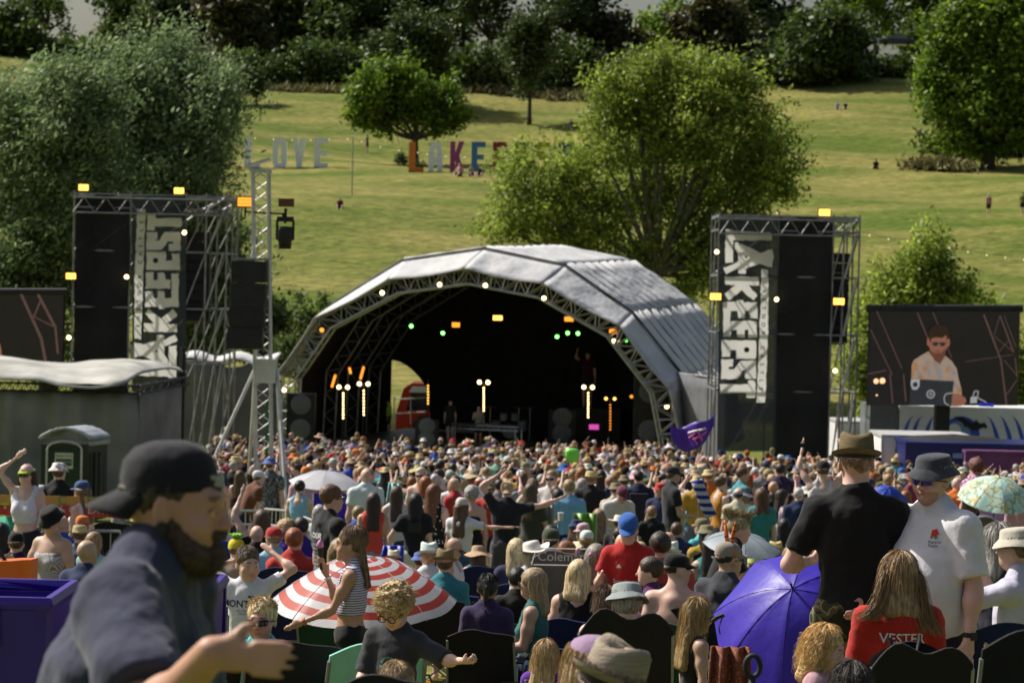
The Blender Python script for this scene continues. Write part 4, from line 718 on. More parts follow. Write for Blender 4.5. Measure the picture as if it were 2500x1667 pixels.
mat('car_silver', (.45,.47,.5), rough=.2, metal=.4); mat('car_black', (.015,.016,.02), rough=.12, spec=.7)
car('silver car parked under the trees on the hill top', 2110, 108, 318, 'car_silver'); car('black car parked under the trees on the hill top', 2190, 112, 312, 'car_black', 4.6); car('white car half hidden behind the sycamore', 2240, 190, 300, 'truck_white', 4.4)
# ================================================================ figures: smooth implicit bodies meshed with surface nets
def smin(a, b, k):
    if k <= 0: return np.minimum(a, b)
    h = np.maximum(k-np.abs(a-b), 0)/k; return np.minimum(a, b)-h*h*k*.25
class Vol:
    def __init__(s, lo, hi, h, fine=()):
        s.ax = []
        for a in range(3):
            x, out = lo[a], []
            while x < hi[a]:
                out.append(x); hh = h
                for (ax, f0, f1, fh) in fine:
                    if ax == a and f0 <= x <= f1: hh = min(hh, fh)
                x += hh
            s.ax.append(np.array(out, np.float32))
        s.h = h; s.f = np.full([len(a) for a in s.ax], 1.0, np.float32)
    def sub(s, lo, hi, m):
        sl = []; 
        for a in range(3):
            i0 = max(0, int(np.searchsorted(s.ax[a], lo[a]-m))-1); i1 = min(len(s.ax[a]), int(np.searchsorted(s.ax[a], hi[a]+m))+1)
            if i1-i0 < 1: return None, None
            sl.append(slice(i0, i1))
        g = np.meshgrid(s.ax[0][sl[0]], s.ax[1][sl[1]], s.ax[2][sl[2]], indexing='ij', sparse=True); return tuple(sl), g
    def prim(s, p, t=0.0, disp=None):
        kind = p[0]; op = p[-1]; k = p[-2]; m = k+2*s.h+.015+abs(t)
        if kind == 'c':
            a, b, ra, rb, flat = p[1], p[2], p[3]+t, p[4]+t, p[5]; rm = max(ra, rb)
            lo = [min(a[i], b[i])-rm for i in range(3)]; hi = [max(a[i], b[i])+rm for i in range(3)]; sl, g = s.sub(lo, hi, m)
            if sl is None: return
            ba = [b[i]-a[i] for i in range(3)]; L2 = sum(x*x for x in ba)+1e-12
            hh = ((g[0]-a[0])*ba[0]+(g[1]-a[1])*ba[1]+(g[2]-a[2])*ba[2])/L2; hc = np.clip(hh, 0, 1)
            d = np.sqrt((g[0]-a[0]-ba[0]*hc)**2+(g[1]-a[1]-ba[1]*hc)**2+(g[2]-a[2]-ba[2]*hc)**2)-(ra+(rb-ra)*hc)
            if flat: d = np.maximum(d, (hh-1)*math.sqrt(L2))
        else:
            c, r, Rm = p[1], [x+t for x in p[2]], p[3]; rm = max(r) if Rm is not None else None
            lo = [c[i]-(rm or r[i]) for i in range(3)]; hi = [c[i]+(rm or r[i]) for i in range(3)]; sl, g = s.sub(lo, hi, m)
            if sl is None: return
            X, Y, Z = g[0]-c[0], g[1]-c[1], g[2]-c[2]
            if Rm is not None:
                q = [Rm[0][i]*X+Rm[1][i]*Y+Rm[2][i]*Z for i in range(3)]; X, Y, Z = q    # into local axes (columns of Rm)
            k0 = np.sqrt((X/r[0])**2+(Y/r[1])**2+(Z/r[2])**2); k1 = np.sqrt((X/r[0]**2)**2+(Y/r[1]**2)**2+(Z/r[2]**2)**2)+1e-9; d = k0*(k0-1)/k1
        d = d.astype(np.float32)
        if op == 'u': s.f[sl] = smin(s.f[sl], d, k)
        elif op == 's': s.f[sl] = -smin(-s.f[sl], d, k)
        elif op == 'x': s.f[sl] = np.maximum(s.f[sl], -d)
    def plane(s, n, d):                         # keep n.p < d
        g = np.meshgrid(*s.ax, indexing='ij', sparse=True); s.f = np.maximum(s.f, (n[0]*g[0]+n[1]*g[1]+n[2]*g[2]-d).astype(np.float32))
    def wrinkle(s, amp, fr, seed=0, stretch=(1,1,1)):
        g = np.meshgrid(*s.ax, indexing='ij', sparse=True); r_ = np.random.default_rng(seed); d = 0
        near = np.abs(s.f) < .08
        for k in range(6):
            v = r_.normal(0, 1, 3)*fr*(1+.5*k)*np.array(stretch); d = d+np.sin(g[0]*v[0]+g[1]*v[1]+g[2]*v[2]+r_.uniform(0, 6)+1.3*np.sin(g[2]*v[0]*.6+g[0]*v[1]*.7+k))/(1+.4*k)
        s.f = np.where(near, s.f+amp*d, s.f).astype(np.float32)
    def mesh(s, smooth=1):
        F = s.f; ins = F < 0
        if not ins.any(): return np.zeros((0,3)), np.zeros((0,4), int)
        n = [x-1 for x in F.shape]; cnt = np.zeros(n, np.int8); offs = [(i,j,k) for i in (0,1) for j in (0,1) for k in (0,1)]
        for (i,j,k) in offs: cnt += ins[i:i+n[0], j:j+n[1], k:k+n[2]]
        act = np.argwhere((cnt > 0) & (cnt < 8)); idx = np.full(n, -1, np.int64); idx[tuple(act.T)] = np.arange(len(act))
        val = {o: F[act[:,0]+o[0], act[:,1]+o[1], act[:,2]+o[2]] for o in offs}; pos = np.zeros((len(act), 3)); num = np.zeros(len(act))
        for o in offs:
            for a in range(3):
                if o[a] == 0:
                    q = list(o); q[a] = 1; q = tuple(q); fa, fb = val[o], val[q]; cr = (fa < 0) != (fb < 0); den = np.where(cr, fa-fb, 1); t = np.where(cr, fa/den, 0)
                    p = np.array(o, float)[None,:]+np.zeros((len(act), 3)); p[:,a] += t; pos += p*cr[:,None]; num += cr
        pos = act+pos/np.maximum(num, 1)[:,None]; V = np.stack([np.interp(pos[:,a], np.arange(len(s.ax[a])), s.ax[a]) for a in range(3)], -1); Q = []
        for a in range(3):
            b, c = [(1,2),(2,0),(0,1)][a]; A = np.moveaxis(ins, (a,b,c), (0,1,2)); I = np.moveaxis(idx, (a,b,c), (0,1,2)); A0, A1_ = A[:-1,1:-1,1:-1], A[1:,1:-1,1:-1]
            w_ = np.argwhere(A0 != A1_); 
            if not len(w_): continue
            i, j, k = w_[:,0], w_[:,1]+1, w_[:,2]+1; q = np.stack([I[i,j-1,k-1], I[i,j,k-1], I[i,j,k], I[i,j-1,k]], -1); fl = A[i,j,k]; q[~fl] = q[~fl][:,::-1]; Q.append(q)
        Q = np.concatenate(Q); Q = Q[(Q >= 0).all(1)]
        if smooth:
            E = np.concatenate([Q[:,[0,1]], Q[:,[1,2]], Q[:,[2,3]], Q[:,[3,0]]]); 
            for _ in range(smooth):
                acc = np.zeros_like(V); ct = np.zeros(len(V)); 
                for d in range(3): acc[:,d] = np.bincount(E[:,0], V[E[:,1],d], len(V))+np.bincount(E[:,1], V[E[:,0],d], len(V))
                ct = np.bincount(E[:,0], None, len(V))+np.bincount(E[:,1], None, len(V)); V = V*.55+.45*acc/np.maximum(ct, 1)[:,None]
        return V, Q
def C(a, b, ra, rb=None, k=.03, flat=0, op='u'): return ('c', tuple(a), tuple(b), ra, rb if rb is not None else ra, flat, k, op)
def E(c, r, Rm=None, k=.03, op='u'): return ('e', tuple(c), r, [tuple(row) for row in Rm] if Rm is not None else None, k, op)
def nrm(v): return Vector(v).normalized()
class Fig:
    """One posed figure in its own axes: x to its right, y the way it faces, z up from the ground."""
    def __init__(s, H=1.75, b=1.0, fem=0, pose='stand', lean=0, side=0, twist=0, hy=0, hp=0, hr=0, la=None, ra=None, lhand='relax', rhand='relax', belly=0, hs=None, legs=None, seat=.42, neck=1.0, thin=1.0, shrug=0):
        s.H, s.b, s.fem = H, b, fem; q = s.s = H/1.75; s.child = H < 1.5; s.shrug = shrug
        s.hs = hs or max(q, .86+.14*q) if not s.child else (hs or .80+.12*q); s.belly = belly; s.lim = b**.6*thin; s.pose = pose; s.neckr = neck
        hip = Vector((0, 0, (seat+.10*q) if pose == 'sit' else .93*q if pose not in ('floor',) else .12*q)); s.hip = hip
        s.T = Matrix.Translation(hip) @ Matrix.Rotation(twist, 4, 'Z') @ Matrix.Rotation(side, 4, 'Y') @ Matrix.Rotation(-lean, 4, 'X'); t = lambda x, y, z: s.T @ Vector((x*q, y*q, (z-.93)*q)); s.t = t
        s.nk = t(0, -.012, 1.45); s.HM = (s.T @ Matrix.Translation(Vector((0, .012, .60))*q)) if 0 else None
        hc = t(0, .015, 1.545)+Vector((0, 0, .075*s.hs)); s.hc = hc; s.hR = Matrix.Rotation(hy, 3, 'Z') @ Matrix.Rotation(-hp, 3, 'X') @ Matrix.Rotation(hr, 3, 'Y'); s.R3 = s.T.to_3x3()
        sw = (.178-.02*fem)*b**.5; s.arm = {}
        for sg, spec, hd in ((-1, la, lhand), (1, ra, rhand)):
            sh = t(sg*sw, -.01, 1.405+shrug); spec = spec or ((.16,.0,-1), (.05,.22,-1)); up, fo = spec[:2]; Rt = Matrix.Rotation(twist, 3, 'Z'); f = lambda v: (Rt @ Vector((v[0]*sg, v[1], v[2]))).normalized()
            if up[2] > .2: sh = sh+Vector((sg*-.015,0,.035))*q
            el = sh+f(up)*.285*q; wr = el+f(fo)*.25*q; s.arm[sg] = (sh, el, wr, f(spec[2] if len(spec) > 2 else fo), hd)
        s.leg = {}
        for sg in (-1, 1):
            h_ = s.T @ Vector((sg*.09*q*b**.5, 0, -.02*q)); spec = (legs or {}).get(sg)
            if spec is None:
                spec = {'stand': ((sg*.03,.02,-1), (0,-.03,-1)), 'sit': ((sg*.16,1,.02), (0,.08,-1)), 'floor': ((sg*.35,1,.42), (sg*-.25,.5,-.75)), 'walk': ((0,sg*.42,-1), (0,-.25 if sg > 0 else -.75,-1)), 'kneel': ((sg*.1,1,-.6), (0,-1,-.3))}[pose]
            kn = h_+nrm(spec[0])*.43*q; an = kn+nrm(spec[1])*.41*q; s.leg[sg] = (h_, kn, an)
        zs = [s.leg[g][2].z-.075*q for g in (-1, 1)]; s.top = hc.z+.125*s.hs
    def torso(s):
        q, b, t, f = s.s, s.b, s.t, s.fem; R3 = s.R3; L = [E(t(0,0,.94), (.158*q*b*(1+.07*f), .108*q*b, .125*q), R3, .04), E(t(0,.008,1.09), (.138*q*b*(1-.1*f), .096*q*b, .15*q), R3, .06), E(t(0,-.002,1.27), (.160*q*b*(1-.06*f), .108*q*b, .17*q), R3, .06),
          C(t(-.12*b**.5,-.012,1.405+s.shrug), t(.12*b**.5,-.012,1.405+s.shrug), .058*q, .058*q, .06), C(t(0,-.03,1.41), t(0,-.012,1.485), .088*q, .056*q, .04)]+[C(t(sx*.105*b**.5,-.02,1.435+s.shrug), t(sx*.03,-.018,1.505+s.shrug*.6), .036*q, .04*q, .03) for sx in (-1,1)]
        if f > .5: L += [E(t(sx*.066,.085,1.24), (.058*q*b, .05*q*b, .056*q), R3, .03) for sx in (-1, 1)]
        if s.belly: L += [E(t(0,.03+.035*s.belly,1.08), (.155*q*b, (.11+.03*s.belly)*q*b, .20*q), R3, .10)]
        return L
    def arms(s, t0=0, to=None):
        q, l = s.s, s.lim; L = []
        for sg, (sh, el, wr, fd, hd) in s.arm.items(): L += [E(sh, (.052*q*l, .052*q*l, .055*q*l), None, .05), C(sh, el, .049*q*l, .037*q*l, .03), E(sh.lerp(el,.45), (.047*q*l,)*3, None, .04), C(el, wr, .038*q*l, .0245*q*l, .02), E(el.lerp(wr,.25), (.041*q*l,)*3, None, .04)]
        return L
    def hands(s, hi):
        q, L = s.s*getattr(s, 'hsz', 1.0), []
        for sg, (sh, el, wr, fd, hd) in s.arm.items():
            up_ = (el-sh).normalized(); sd = fd.cross(up_); sd = sd.normalized() if sd.length > .1 else perp(fd)[0]
            if isinstance(hd, tuple): kind, pn = hd[0], Vector(hd[1]).normalized()
            else: kind, pn = hd, sd*(-sg)
            pn = (pn-fd*pn.dot(fd)).normalized(); ac = fd.cross(pn)            # palm normal and the across-palm axis
            th = ac if (ac.z > 0 or abs(ac.z) < .3 and ac.x*sg < 0) else -ac
            m = Matrix((ac, fd, pn)).transposed(); pc = wr+fd*.045*q; L.append(E(pc, (.036*q, .05*q, .015*q), m, .015))
            if not hi: L.append(E(wr+fd*.115*q, (.032*q, .05*q, .014*q), m, .015)); L.append(C(wr+fd*.03*q+th*.02*q, wr+fd*.075*q+th*.05*q, .012*q, .009*q, .01)); continue
            curl = {'relax': .45, 'open': .08, 'fist': 1.5, 'grip': 1.25, 'point': .1}[kind]
            for k in range(4):
                off = (k-1.5)*.0185*q; ln_ = (.072, .08, .076, .06)[k]*q; b0 = wr+fd*.088*q+th*(-off); c_ = curl+(.06*k if kind == 'relax' else 0); sp = (-off*.35/q) if kind == 'open' else 0
                d1 = (fd*math.cos(c_*.55)+pn*math.sin(c_*.55)+th*sp*10*.5).normalized(); d2 = (fd*math.cos(c_*1.25)+pn*math.sin(c_*1.25)+th*sp*10*.5).normalized(); d3 = (fd*math.cos(c_*1.8)+pn*math.sin(c_*1.8)+th*sp*10*.5).normalized()
                m1 = b0+d1*ln_*.45; m2 = m1+d2*ln_*.32; L += [C(b0, m1, .0098*q, .0088*q, .004), C(m1, m2, .0088*q, .0082*q, .004), C(m2, m2+d3*ln_*.25, .0082*q, .0072*q, .004)]
            t1 = wr+fd*.028*q+th*.022*q; t2 = t1+(fd*.7+th*.75+pn*.25).normalized()*.042*q; t3 = t2+(fd*1+th*(.35 if kind != 'open' else .7)+pn*.3).normalized()*.032*q; L += [C(t1, t2, .0135*q, .0105*q, .012), C(t2, t3, .0105*q, .0085*q, .006)]
        return L
    def legs_(s):
        q, l, L = s.s, s.lim, []
        for sg, (h_, kn, an) in s.leg.items():
            back = Vector((0,-.012*q,0)); L += [C(h_, kn, .083*q*l*(1+.06*s.fem), .052*q*l, .04), C(kn, an, .05*q*l, .033*q*l, .02), E(kn.lerp(an,.3)+back, (.05*q*l,.052*q*l,.085*q), None, .03), C(an+Vector((0,-.03*q,-.045*q)), an+Vector((sg*.02*q,.15*q,-.055*q)), .032*q, .026*q, .02)]
        return L
    def head(s, hi=True, skull=False):
        q = s.hs; R_ = s.hR; c = s.hc; t = lambda x, y, z: c+R_ @ Vector((x*q, y*q, z*q)); ch = 1 if s.child else 0
        L = [C(s.t(0,-.02,1.44), t(0,-.012,-.055), .054*s.s*s.neckr*(1-.12*s.fem), .05*q*s.neckr*(1-.1*s.fem), .025)] if not skull else []
        L += [E(t(0,-.014,.035), (.075*q,.094*q,.086*q), R_, .02), E(t(0,.028,-.015), (.062*q,.062*q,.084*q), R_, .03), E(t(0,.042,-.07+.006*ch), ((.044+.006*ch)*q,.042*q,.034*q), R_, .03)]
        if skull: return L
        if not hi: return L+[C(t(0,.09,.012), t(0,.104,-.02), .009*q, .013*q, .01)]+[E(t(sx*.076,-.005,-.005), (.01*q,.02*q,.032*q), R_, .008) for sx in (-1,1)]
        L += [E(t(sx*.038,.06,-.03), ((.026+.004*ch)*q,.022*q,.026*q), R_, .02) for sx in (-1,1)]+[C(t(-.03,.079,.026), t(.03,.079,.026), .013*q, .013*q, .02), E(t(0,.078,-.086), (.02*q,.017*q,.016*q), R_, .015)]
        L += [E(t(sx*.031,.096,.004), (.018*q,.012*q,.010*q), R_, .014, 's') for sx in (-1,1)]+[E(t(sx*.031,.0785,.003), (.0125*q,)*3, R_, .002) for sx in (-1,1)]
        L += [C(t(0,.087,.010), t(0,.105,-.022+.004*ch), .0075*q, .0105*q, .014), E(t(0,.104,-.024+.003*ch), (.0125*q,.011*q,.010*q), R_, .008), E(t(-.011,.096,-.028), (.0085*q,.011*q,.008*q), R_, .006), E(t(.011,.096,-.028), (.0085*q,.011*q,.008*q), R_, .006)]
        L += [C(t(-.019,.082,-.053), t(0,.089,-.051), .0045*q, .0062*q, .006), C(t(.019,.082,-.053), t(0,.089,-.051), .0045*q, .0062*q, .006), C(t(-.014,.083,-.060), t(.014,.083,-.060), .0062*q, .0062*q, .005)]
        for sx in (-1,1): L += [E(t(sx*.077,-.008,-.002), (.008*q,.019*q,.031*q), R_ @ Matrix.Rotation(sx*.25, 3, 'Z'), .006), E(t(sx*.087,-.004,.002), (.006*q,.010*q,.017*q), R_, .004, 's')]
        return L
    def vol(s, prims, h, t=0, hi=0, lo=None, hib=None):
        pts = []
        for p in prims:
            if p[-1] != 'u': continue
            if p[0] == 'c': pts += [(p[1], p[3]), (p[2], p[4])]
            else: pts.append((p[1], max(p[2])))
        L0 = [min(c[i]-r for c, r in pts)-abs(t)-3*h for i in range(3)]; H0 = [max(c[i]+r for c, r in pts)+abs(t)+3*h for i in range(3)]
        fine = []
        if hi: q = s.hs*.125; fine = [(i, s.hc[i]-q*1.05, s.hc[i]+q*1.05, hi) for i in range(3)]
        V = Vol(L0, H0, h, fine)
        for p in prims: V.prim(p, t if p[-1] == 'u' else 0)
        return V
    def hl(s, x, y, z): return s.hc+s.hR @ Vector((x, y, z))*s.hs
def paint(me, fn):                              # colour attribute from vertex positions
    v = np.empty(len(me.vertices)*3, np.float32); me.vertices.foreach_get('co', v); v = v.reshape(-1, 3); c = fn(v); a = me.color_attributes.new('Col', 'FLOAT_COLOR', 'POINT')
    c = np.concatenate([c, np.ones((len(c), 1))], 1).astype(np.float32); a.data.foreach_set('color', c.ravel())
def face_paint(F, hi, brow=(.35,.25,.2), stubble=0, lip=(1.0,.6,.58)):
    Ri = np.array(F.hR.transposed()); hc = np.array(F.hc)
    def fn(v):
        c = np.ones((len(v), 3)); p = (v-hc)@Ri.T/F.hs; x, y, z = np.abs(p[:,0]), p[:,1], p[:,2]; near = (np.abs(p) < .14).all(1)&(y > .03)
        def put(m, col, a=1.0): m = m&near; c[m] = c[m]*(1-a)+np.array(col)*a
        if hi:
            put((x < .05)&(np.abs(z+.032) < .02)&(y > .05), (1.05,.86,.84), .5)
            put((x < .021)&(z < -.047)&(z > -.067)&(y > .078), lip, .9)
            put((x > .013)&(x < .047)&(np.abs(z-.0275-.004*np.sin(x*60)) < .0055)&(y > .06), brow, .85)
            e = (x-.031)**2+(z-.0025)**2*1.8; put((e < .0115**2)&(y > .078), (1.5,1.5,1.5), .8); put((e < .0058**2)&(y > .078), (.05,.04,.03)); put((np.abs(e**.5-.0125) < .0022)&(z > .002)&(y > .07), (.25,.18,.15), .8)
            if stubble: put(((z < -.045)&(x < .07))|((np.abs(z+.043) < .006)&(x < .022)), (.42,.34,.3), stubble)
        return c
    return fn
def lock_mesh(F, guides, n, width, spread, seg=7, seed=1, wav=.0, tip=.2, curl=0):   # hair strands as thin tapered ribbons
    r_ = np.random.default_rng(seed); V, Q = [], []; 
    for _ in range(n):
        gi = r_.integers(len(guides)); gp = guides[gi]; g2 = guides[(gi+1) % len(guides)]; m = r_.random()*.9 if len(guides) > 1 else 0; off = r_.normal(0, spread, 3); ph = r_.uniform(0, 6); ln_ = r_.uniform(.75, 1.08); base = len(V); cx = r_.normal(0, 1, 3)
        pts = []
        for k in range(seg+1):
            f = k/seg*ln_; i = min(f*(len(gp)-1), len(gp)-1.001); a = int(i); u = i-a; a1 = min(a+1, len(gp)-1); p = np.array(gp[a])*(1-u)+np.array(gp[a1])*u; i2 = min(f*(len(g2)-1), len(g2)-1.001); b_ = int(i2); u2 = i2-b_; p2 = np.array(g2[b_])*(1-u2)+np.array(g2[min(b_+1, len(g2)-1)])*u2
            if np.linalg.norm(np.array(gp[0])-np.array(g2[0])) < .12*F.hs+.02: p = p*(1-m)+p2*m
            p = p+off*(.35+.65*min(f*2, 1))*(1-tip*f)+wav*np.array([math.sin(ph+f*9), math.cos(ph+f*7), 0])*f
            if curl: p = p+curl*np.array([math.sin(ph+f*22), math.cos(ph+f*22), .5*math.sin(ph+f*22)])
            pts.append(p)
        for k, p in enumerate(pts):
            d = pts[min(k+1, seg)]-pts[max(k-1, 0)]; d /= np.linalg.norm(d)+1e-9; sd = np.cross(d, cx); sd /= np.linalg.norm(sd)+1e-9; w_ = width*(1-.7*k/seg); V += [p-sd*w_, p+sd*w_]
        Q += [(base+2*k, base+2*k+1, base+2*k+3, base+2*k+2) for k in range(seg)]
    return mesh_np(np.array(V), np.array(Q))
def hat_mb(F, kind, back=0):
    R4 = F.hR.to_4x4(); q = F.hs; mb = MB(); n = 22; up = (1.0, 1.22)
    T4 = R4 @ Matrix.Rotation(-.12 if kind != 'backcap' else .10, 4, 'X')
    def L(prof, dz=.05, sx=1, sy=1.2, wob=None, dy=-.014): mb.lathe([(r_*q, z*q) for r_, z in prof], n, F.hl(0, dy, dz), sx, sy, T4, wob)
    if kind in ('cap', 'backcap', 'visor'):
        if kind != 'visor': L([(.0802,-.01),(.082,.02),(.076,.052),(.056,.078),(.028,.0885),(0,.088)], .044)
        else: L([(.081,-.012),(.083,.02)], .035)
        sg = 1 if kind != 'backcap' else -1
        mb.grid(lambda u, v: F.hl(.074*math.cos(math.pi*(.08+.84*u))*(1-.12*v), -.012+sg*(.095*math.sin(math.pi*(.08+.84*u))+.072*v*math.sin(math.pi*(.12+.76*u))**.6), .044-(.016 if sg > 0 else .042)*v-.016*(1-math.sin(math.pi*u))*v-(0 if sg > 0 else .012)), 10, 5, .004*q)
    elif kind == 'bucket': L([(.122,-.026),(.114,-.010),(.089,.014),(.086,.02),(.081,.055),(.072,.07),(.05,.076),(0,.077)], .056, wob=lambda a, r_, z: .006*math.sin(a*3+r_*40)*q*(r_ > .09*q))
    elif kind in ('straw', 'cowboy'): L([(.175,.012),(.172,.008),(.13,-.004),(.09,.004),(.087,.01),(.083,.05),(.074,.082),(.05,.088),(.02,.08),(0,.078)], .046, wob=lambda a, r_, z: (.03 if kind == 'cowboy' else .012)*math.cos(a*2)*q*max(0, (r_/q-.09)/.08))
    elif kind == 'trilby': L([(.118,.012),(.115,.006),(.1,-.004),(.086,.002),(.085,.012),(.083,.03),(.078,.085),(.066,.102),(.04,.094),(0,.086)], .05, wob=lambda a, r_, z: (-.016*math.sin(a)*q*max(0,(r_/q-.085)/.03)) + (.012*math.cos(a*2)*q if z > .08*q else 0))
    elif kind == 'sunhat': L([(.19,-.05),(.175,-.038),(.13,-.008),(.09,.012),(.087,.02),(.08,.07),(.06,.088),(0,.09)], .042, wob=lambda a, r_, z: .012*math.sin(a*4+1)*q*max(0, (r_/q-.09)/.08))
    elif kind == 'beanie': L([(.082,-.012),(.084,.02),(.078,.056),(.058,.082),(.03,.094),(0,.096)], .035)
    return mb
HATMAT = {'straw':'straw','cowboy':'satin','trilby':'straw','sunhat':'straw','cap':'cloth','backcap':'cloth','visor':'cloth','bucket':'cloth','beanie':'straw'}
def hair_vol(F, style, h, hat=None):
    q = F.hs; R_ = F.hR; t = F.hl; g = {'short': .008, 'buzz': .0015, 'long': .016, 'bob': .018, 'curly': .03, 'mohawk': .004, 'bun': .010, 'pony': .009, 'afro': .045, 'mid': .014}[style]
    L = [E(t(0,-.018,.042), ((.0765+g)*q,(.0955+g)*q,(.086+g)*q), R_, .01)]
    if style in ('long', 'bob', 'mid'):
        d = {'long': .33, 'bob': .17, 'mid': .12}[style]; dn = Vector((0, -.055, -d))*q; b0 = t(0,-.06,.0); by = -.02 if d > .3 else 0
        for sx in (-.045, 0, .045): L.append(C(t(sx,-.055,.0), F.hl(sx*1.3,-.075+by,-.03)+dn+Vector((0,.03*q,0)), .052*q, .034*q if style == 'long' else .045*q, .03))
        for sx in (-1, 1): L.append(C(t(sx*.066,-.01,.03), t(sx*.078,-.03,-.1), .026*q, .03*q, .03))
    if style == 'bun': L.append(E(t(0,-.105,.06), (.038*q,)*3, R_, .012))
    if style == 'pony': L += [E(t(0,-.108,.035), (.024*q,)*3, R_, .01), C(t(0,-.115,.03), t(0,-.125,-.1), .022*q, .024*q, .01), C(t(0,-.125,-.1), t(0,-.10,-.24), .024*q, .008*q, .01)]
    if style == 'mohawk': L += [C(t(0,.05-.035*k,.12+.01*(k == 1)), t(0,.075-.05*k,.165-.012*k), .02*q, .010*q, .01) for k in range(5)]
    V = F.vol(L, h)
    cut = [E(t(0,.088,-.035), (.068*q,.062*q,.09*q), R_, .012, 's')]
    if style not in ('long', 'bob', 'mid'): cut += [E(t(sx*.07,.02,-.055), (.04*q,.05*q,.05*q), R_, .01, 's') for sx in (-1,1)]+[E(t(0,-.01,-.105), (.12*q,.13*q,.062*q), R_, .01, 's')]
    for p in cut: V.prim(p)
    if hat: up_ = R_ @ Vector((0,-.12,1)).normalized(); V.plane(up_, up_.dot(t(0,0,.052)))
    amp = {'curly': .0065, 'afro': .012, 'mohawk': .002, 'short': .002, 'bob': .0022, 'long': .0022}.get(style, .002)
    V.wrinkle(amp*q, 55/q if style in ('curly', 'afro') else 60, 3, (1,1,1) if style in ('curly', 'afro') else (1.3,1.3,.25)); return V
def shade(c, a=.1): return tuple(max(0, min(1, x*(1+random.uniform(-a, a)))) for x in c)
SK = {'pale': (.64,.44,.36), 'tan': (.49,.32,.235), 'brown': (.26,.15,.10), 'pink': (.62,.39,.315), 'shade': (.38,.21,.145)}
HC = {'brown': (.10,.055,.03), 'dark': (.025,.017,.013), 'black': (.008,.007,.007), 'blonde': (.38,.27,.14), 'fair': (.27,.18,.095), 'ginger': (.30,.10,.03), 'grey': (.35,.33,.31), 'sandy': (.26,.17,.085)}
def clothed(F, top='tee', bottom='shorts', hair='short', hat=None, h=.012, hi=.006, shoes=True, wr=.003, sleeve=None, hem=None, loose=.0, full=None, stubble=0, seed=0, neck=0):
    """Meshes of one figure: body, top, bottom, hair, hat, shoes (skips what is None)."""
    out = {}; q = F.s; fine = hi and h <= .014
    B = F.torso()+F.arms()+F.hands(h <= .0125)+F.legs_()+F.head(bool(fine)); V = F.vol(B, h, 0, hi if fine else 0); v, f = V.mesh(1); me = mesh_np(v, f); paint(me, face_paint(F, fine, stubble=stubble)); out['body'] = (me, 'skin')
    if top:
        th = .011+loose+h*.25; T = F.torso(); n_t = len(T)
        if top in ('tank', 'crop', 'strap', 'dress'): T = [p for i, p in enumerate(T) if i != 4]
        if top in ('strap', 'bandeau'): T = [p for i, p in enumerate(F.torso()) if i not in (3, 4)]
        if top == 'crop': T = [p for i, p in enumerate(T) if i not in (0,)]
        S_ = []
        if top in ('tee', 'polo', 'long', 'jersey'):
            sl = sleeve or (.62 if top != 'long' else 1)
            for sg, (sh, el, wr_, fd, hd) in F.arm.items():
                e = sh.lerp(el, min(sl, 1)); S_.append(E(sh, (.05*q*F.lim,.05*q*F.lim,.052*q*F.lim), None, .04)); S_.append(C(sh+(sh-el).normalized()*.01, e, (.047+loose*.4)*q*F.lim, (.050 if top != 'long' else .042)*q*F.lim+loose*.6, .03, 1))
                if top == 'long': S_ += [C(el, wr_.lerp(el, .06), .044*q*F.lim, .034*q, .02, 0)]
        V = F.vol(T+S_, h, th if not S_ else th)
        if top in ('dress', 'skirt'): pass
        if S_:                                  # do not thicken sleeves twice: they were grown with the torso
            pass
        hz = hem if hem is not None else {'tee': .86, 'polo': .84, 'long': .86, 'jersey': .84, 'tank': .9, 'crop': 1.10, 'strap': .92, 'bandeau': .93, 'dress': .62}[top]
        n_ = -(F.R3 @ Vector((0,0,1))); p0 = F.t(0, 0, hz) if F.pose not in ('sit', 'floor') or hz > .98 else F.t(0, 0, max(hz, .89)); V.plane(n_, n_.dot(p0))
        if top in ('tank', 'crop', 'strap', 'bandeau', 'dress'):
            zt = {'tank': 1.43, 'crop': 1.40, 'strap': 1.36, 'bandeau': 1.335, 'dress': 1.4}[top]; m_ = F.R3 @ Vector((0,0,1)); 
            if top in ('bandeau', 'strap'): V.plane(m_, m_.dot(F.t(0,0,zt)))
            else:
                V.prim(E(F.t(0,.03,1.47), (.075*q,.14*q,.13*q), F.R3, .01, 's')); 
                for sg, (sh, el, wr_, fd, hd) in F.arm.items(): V.prim(C(sh+Vector((sg*.0,0,0)), el, .06*q, .07*q, .01, 0, 's'))
        if neck: V.prim(E(F.t(0,.02,1.475), (.078*q,.085*q,neck*q), F.R3, .012, 's'))
        if wr: V.wrinkle(wr, 17, seed, (1,1,.8)); V.wrinkle(wr*.5, 42, seed+5, (.5,1,1.3))
        v, f = V.mesh(1); out['top'] = (mesh_np(v, f), 'cloth')
    if bottom:
        L = [F.torso()[0]]; cutf = {'shorts': .72, 'trousers': 1, 'short_shorts': .3, 'skirt': .7}.get(bottom, .7)
        for sg, (h_, kn, an) in F.leg.items():
            e = h_.lerp(kn, min(cutf, 1)) if bottom != 'trousers' else kn; L.append(C(h_, e, (.088)*q*F.lim, (.074 if bottom == 'shorts' else .062)*q*F.lim, .03, 1 if bottom != 'trousers' else 0))
            if bottom == 'trousers': L.append(C(kn, an.lerp(kn, .08), .06*q*F.lim, .052*q, .02, 1))
        V = F.vol(L, h, .012+h*.2)
        if bottom in ('skirt',): pass
        if wr: V.wrinkle(wr, 20, seed+9, (1,1,.7))
        v, f = V.mesh(1); out['bottom'] = (mesh_np(v, f), 'cloth')
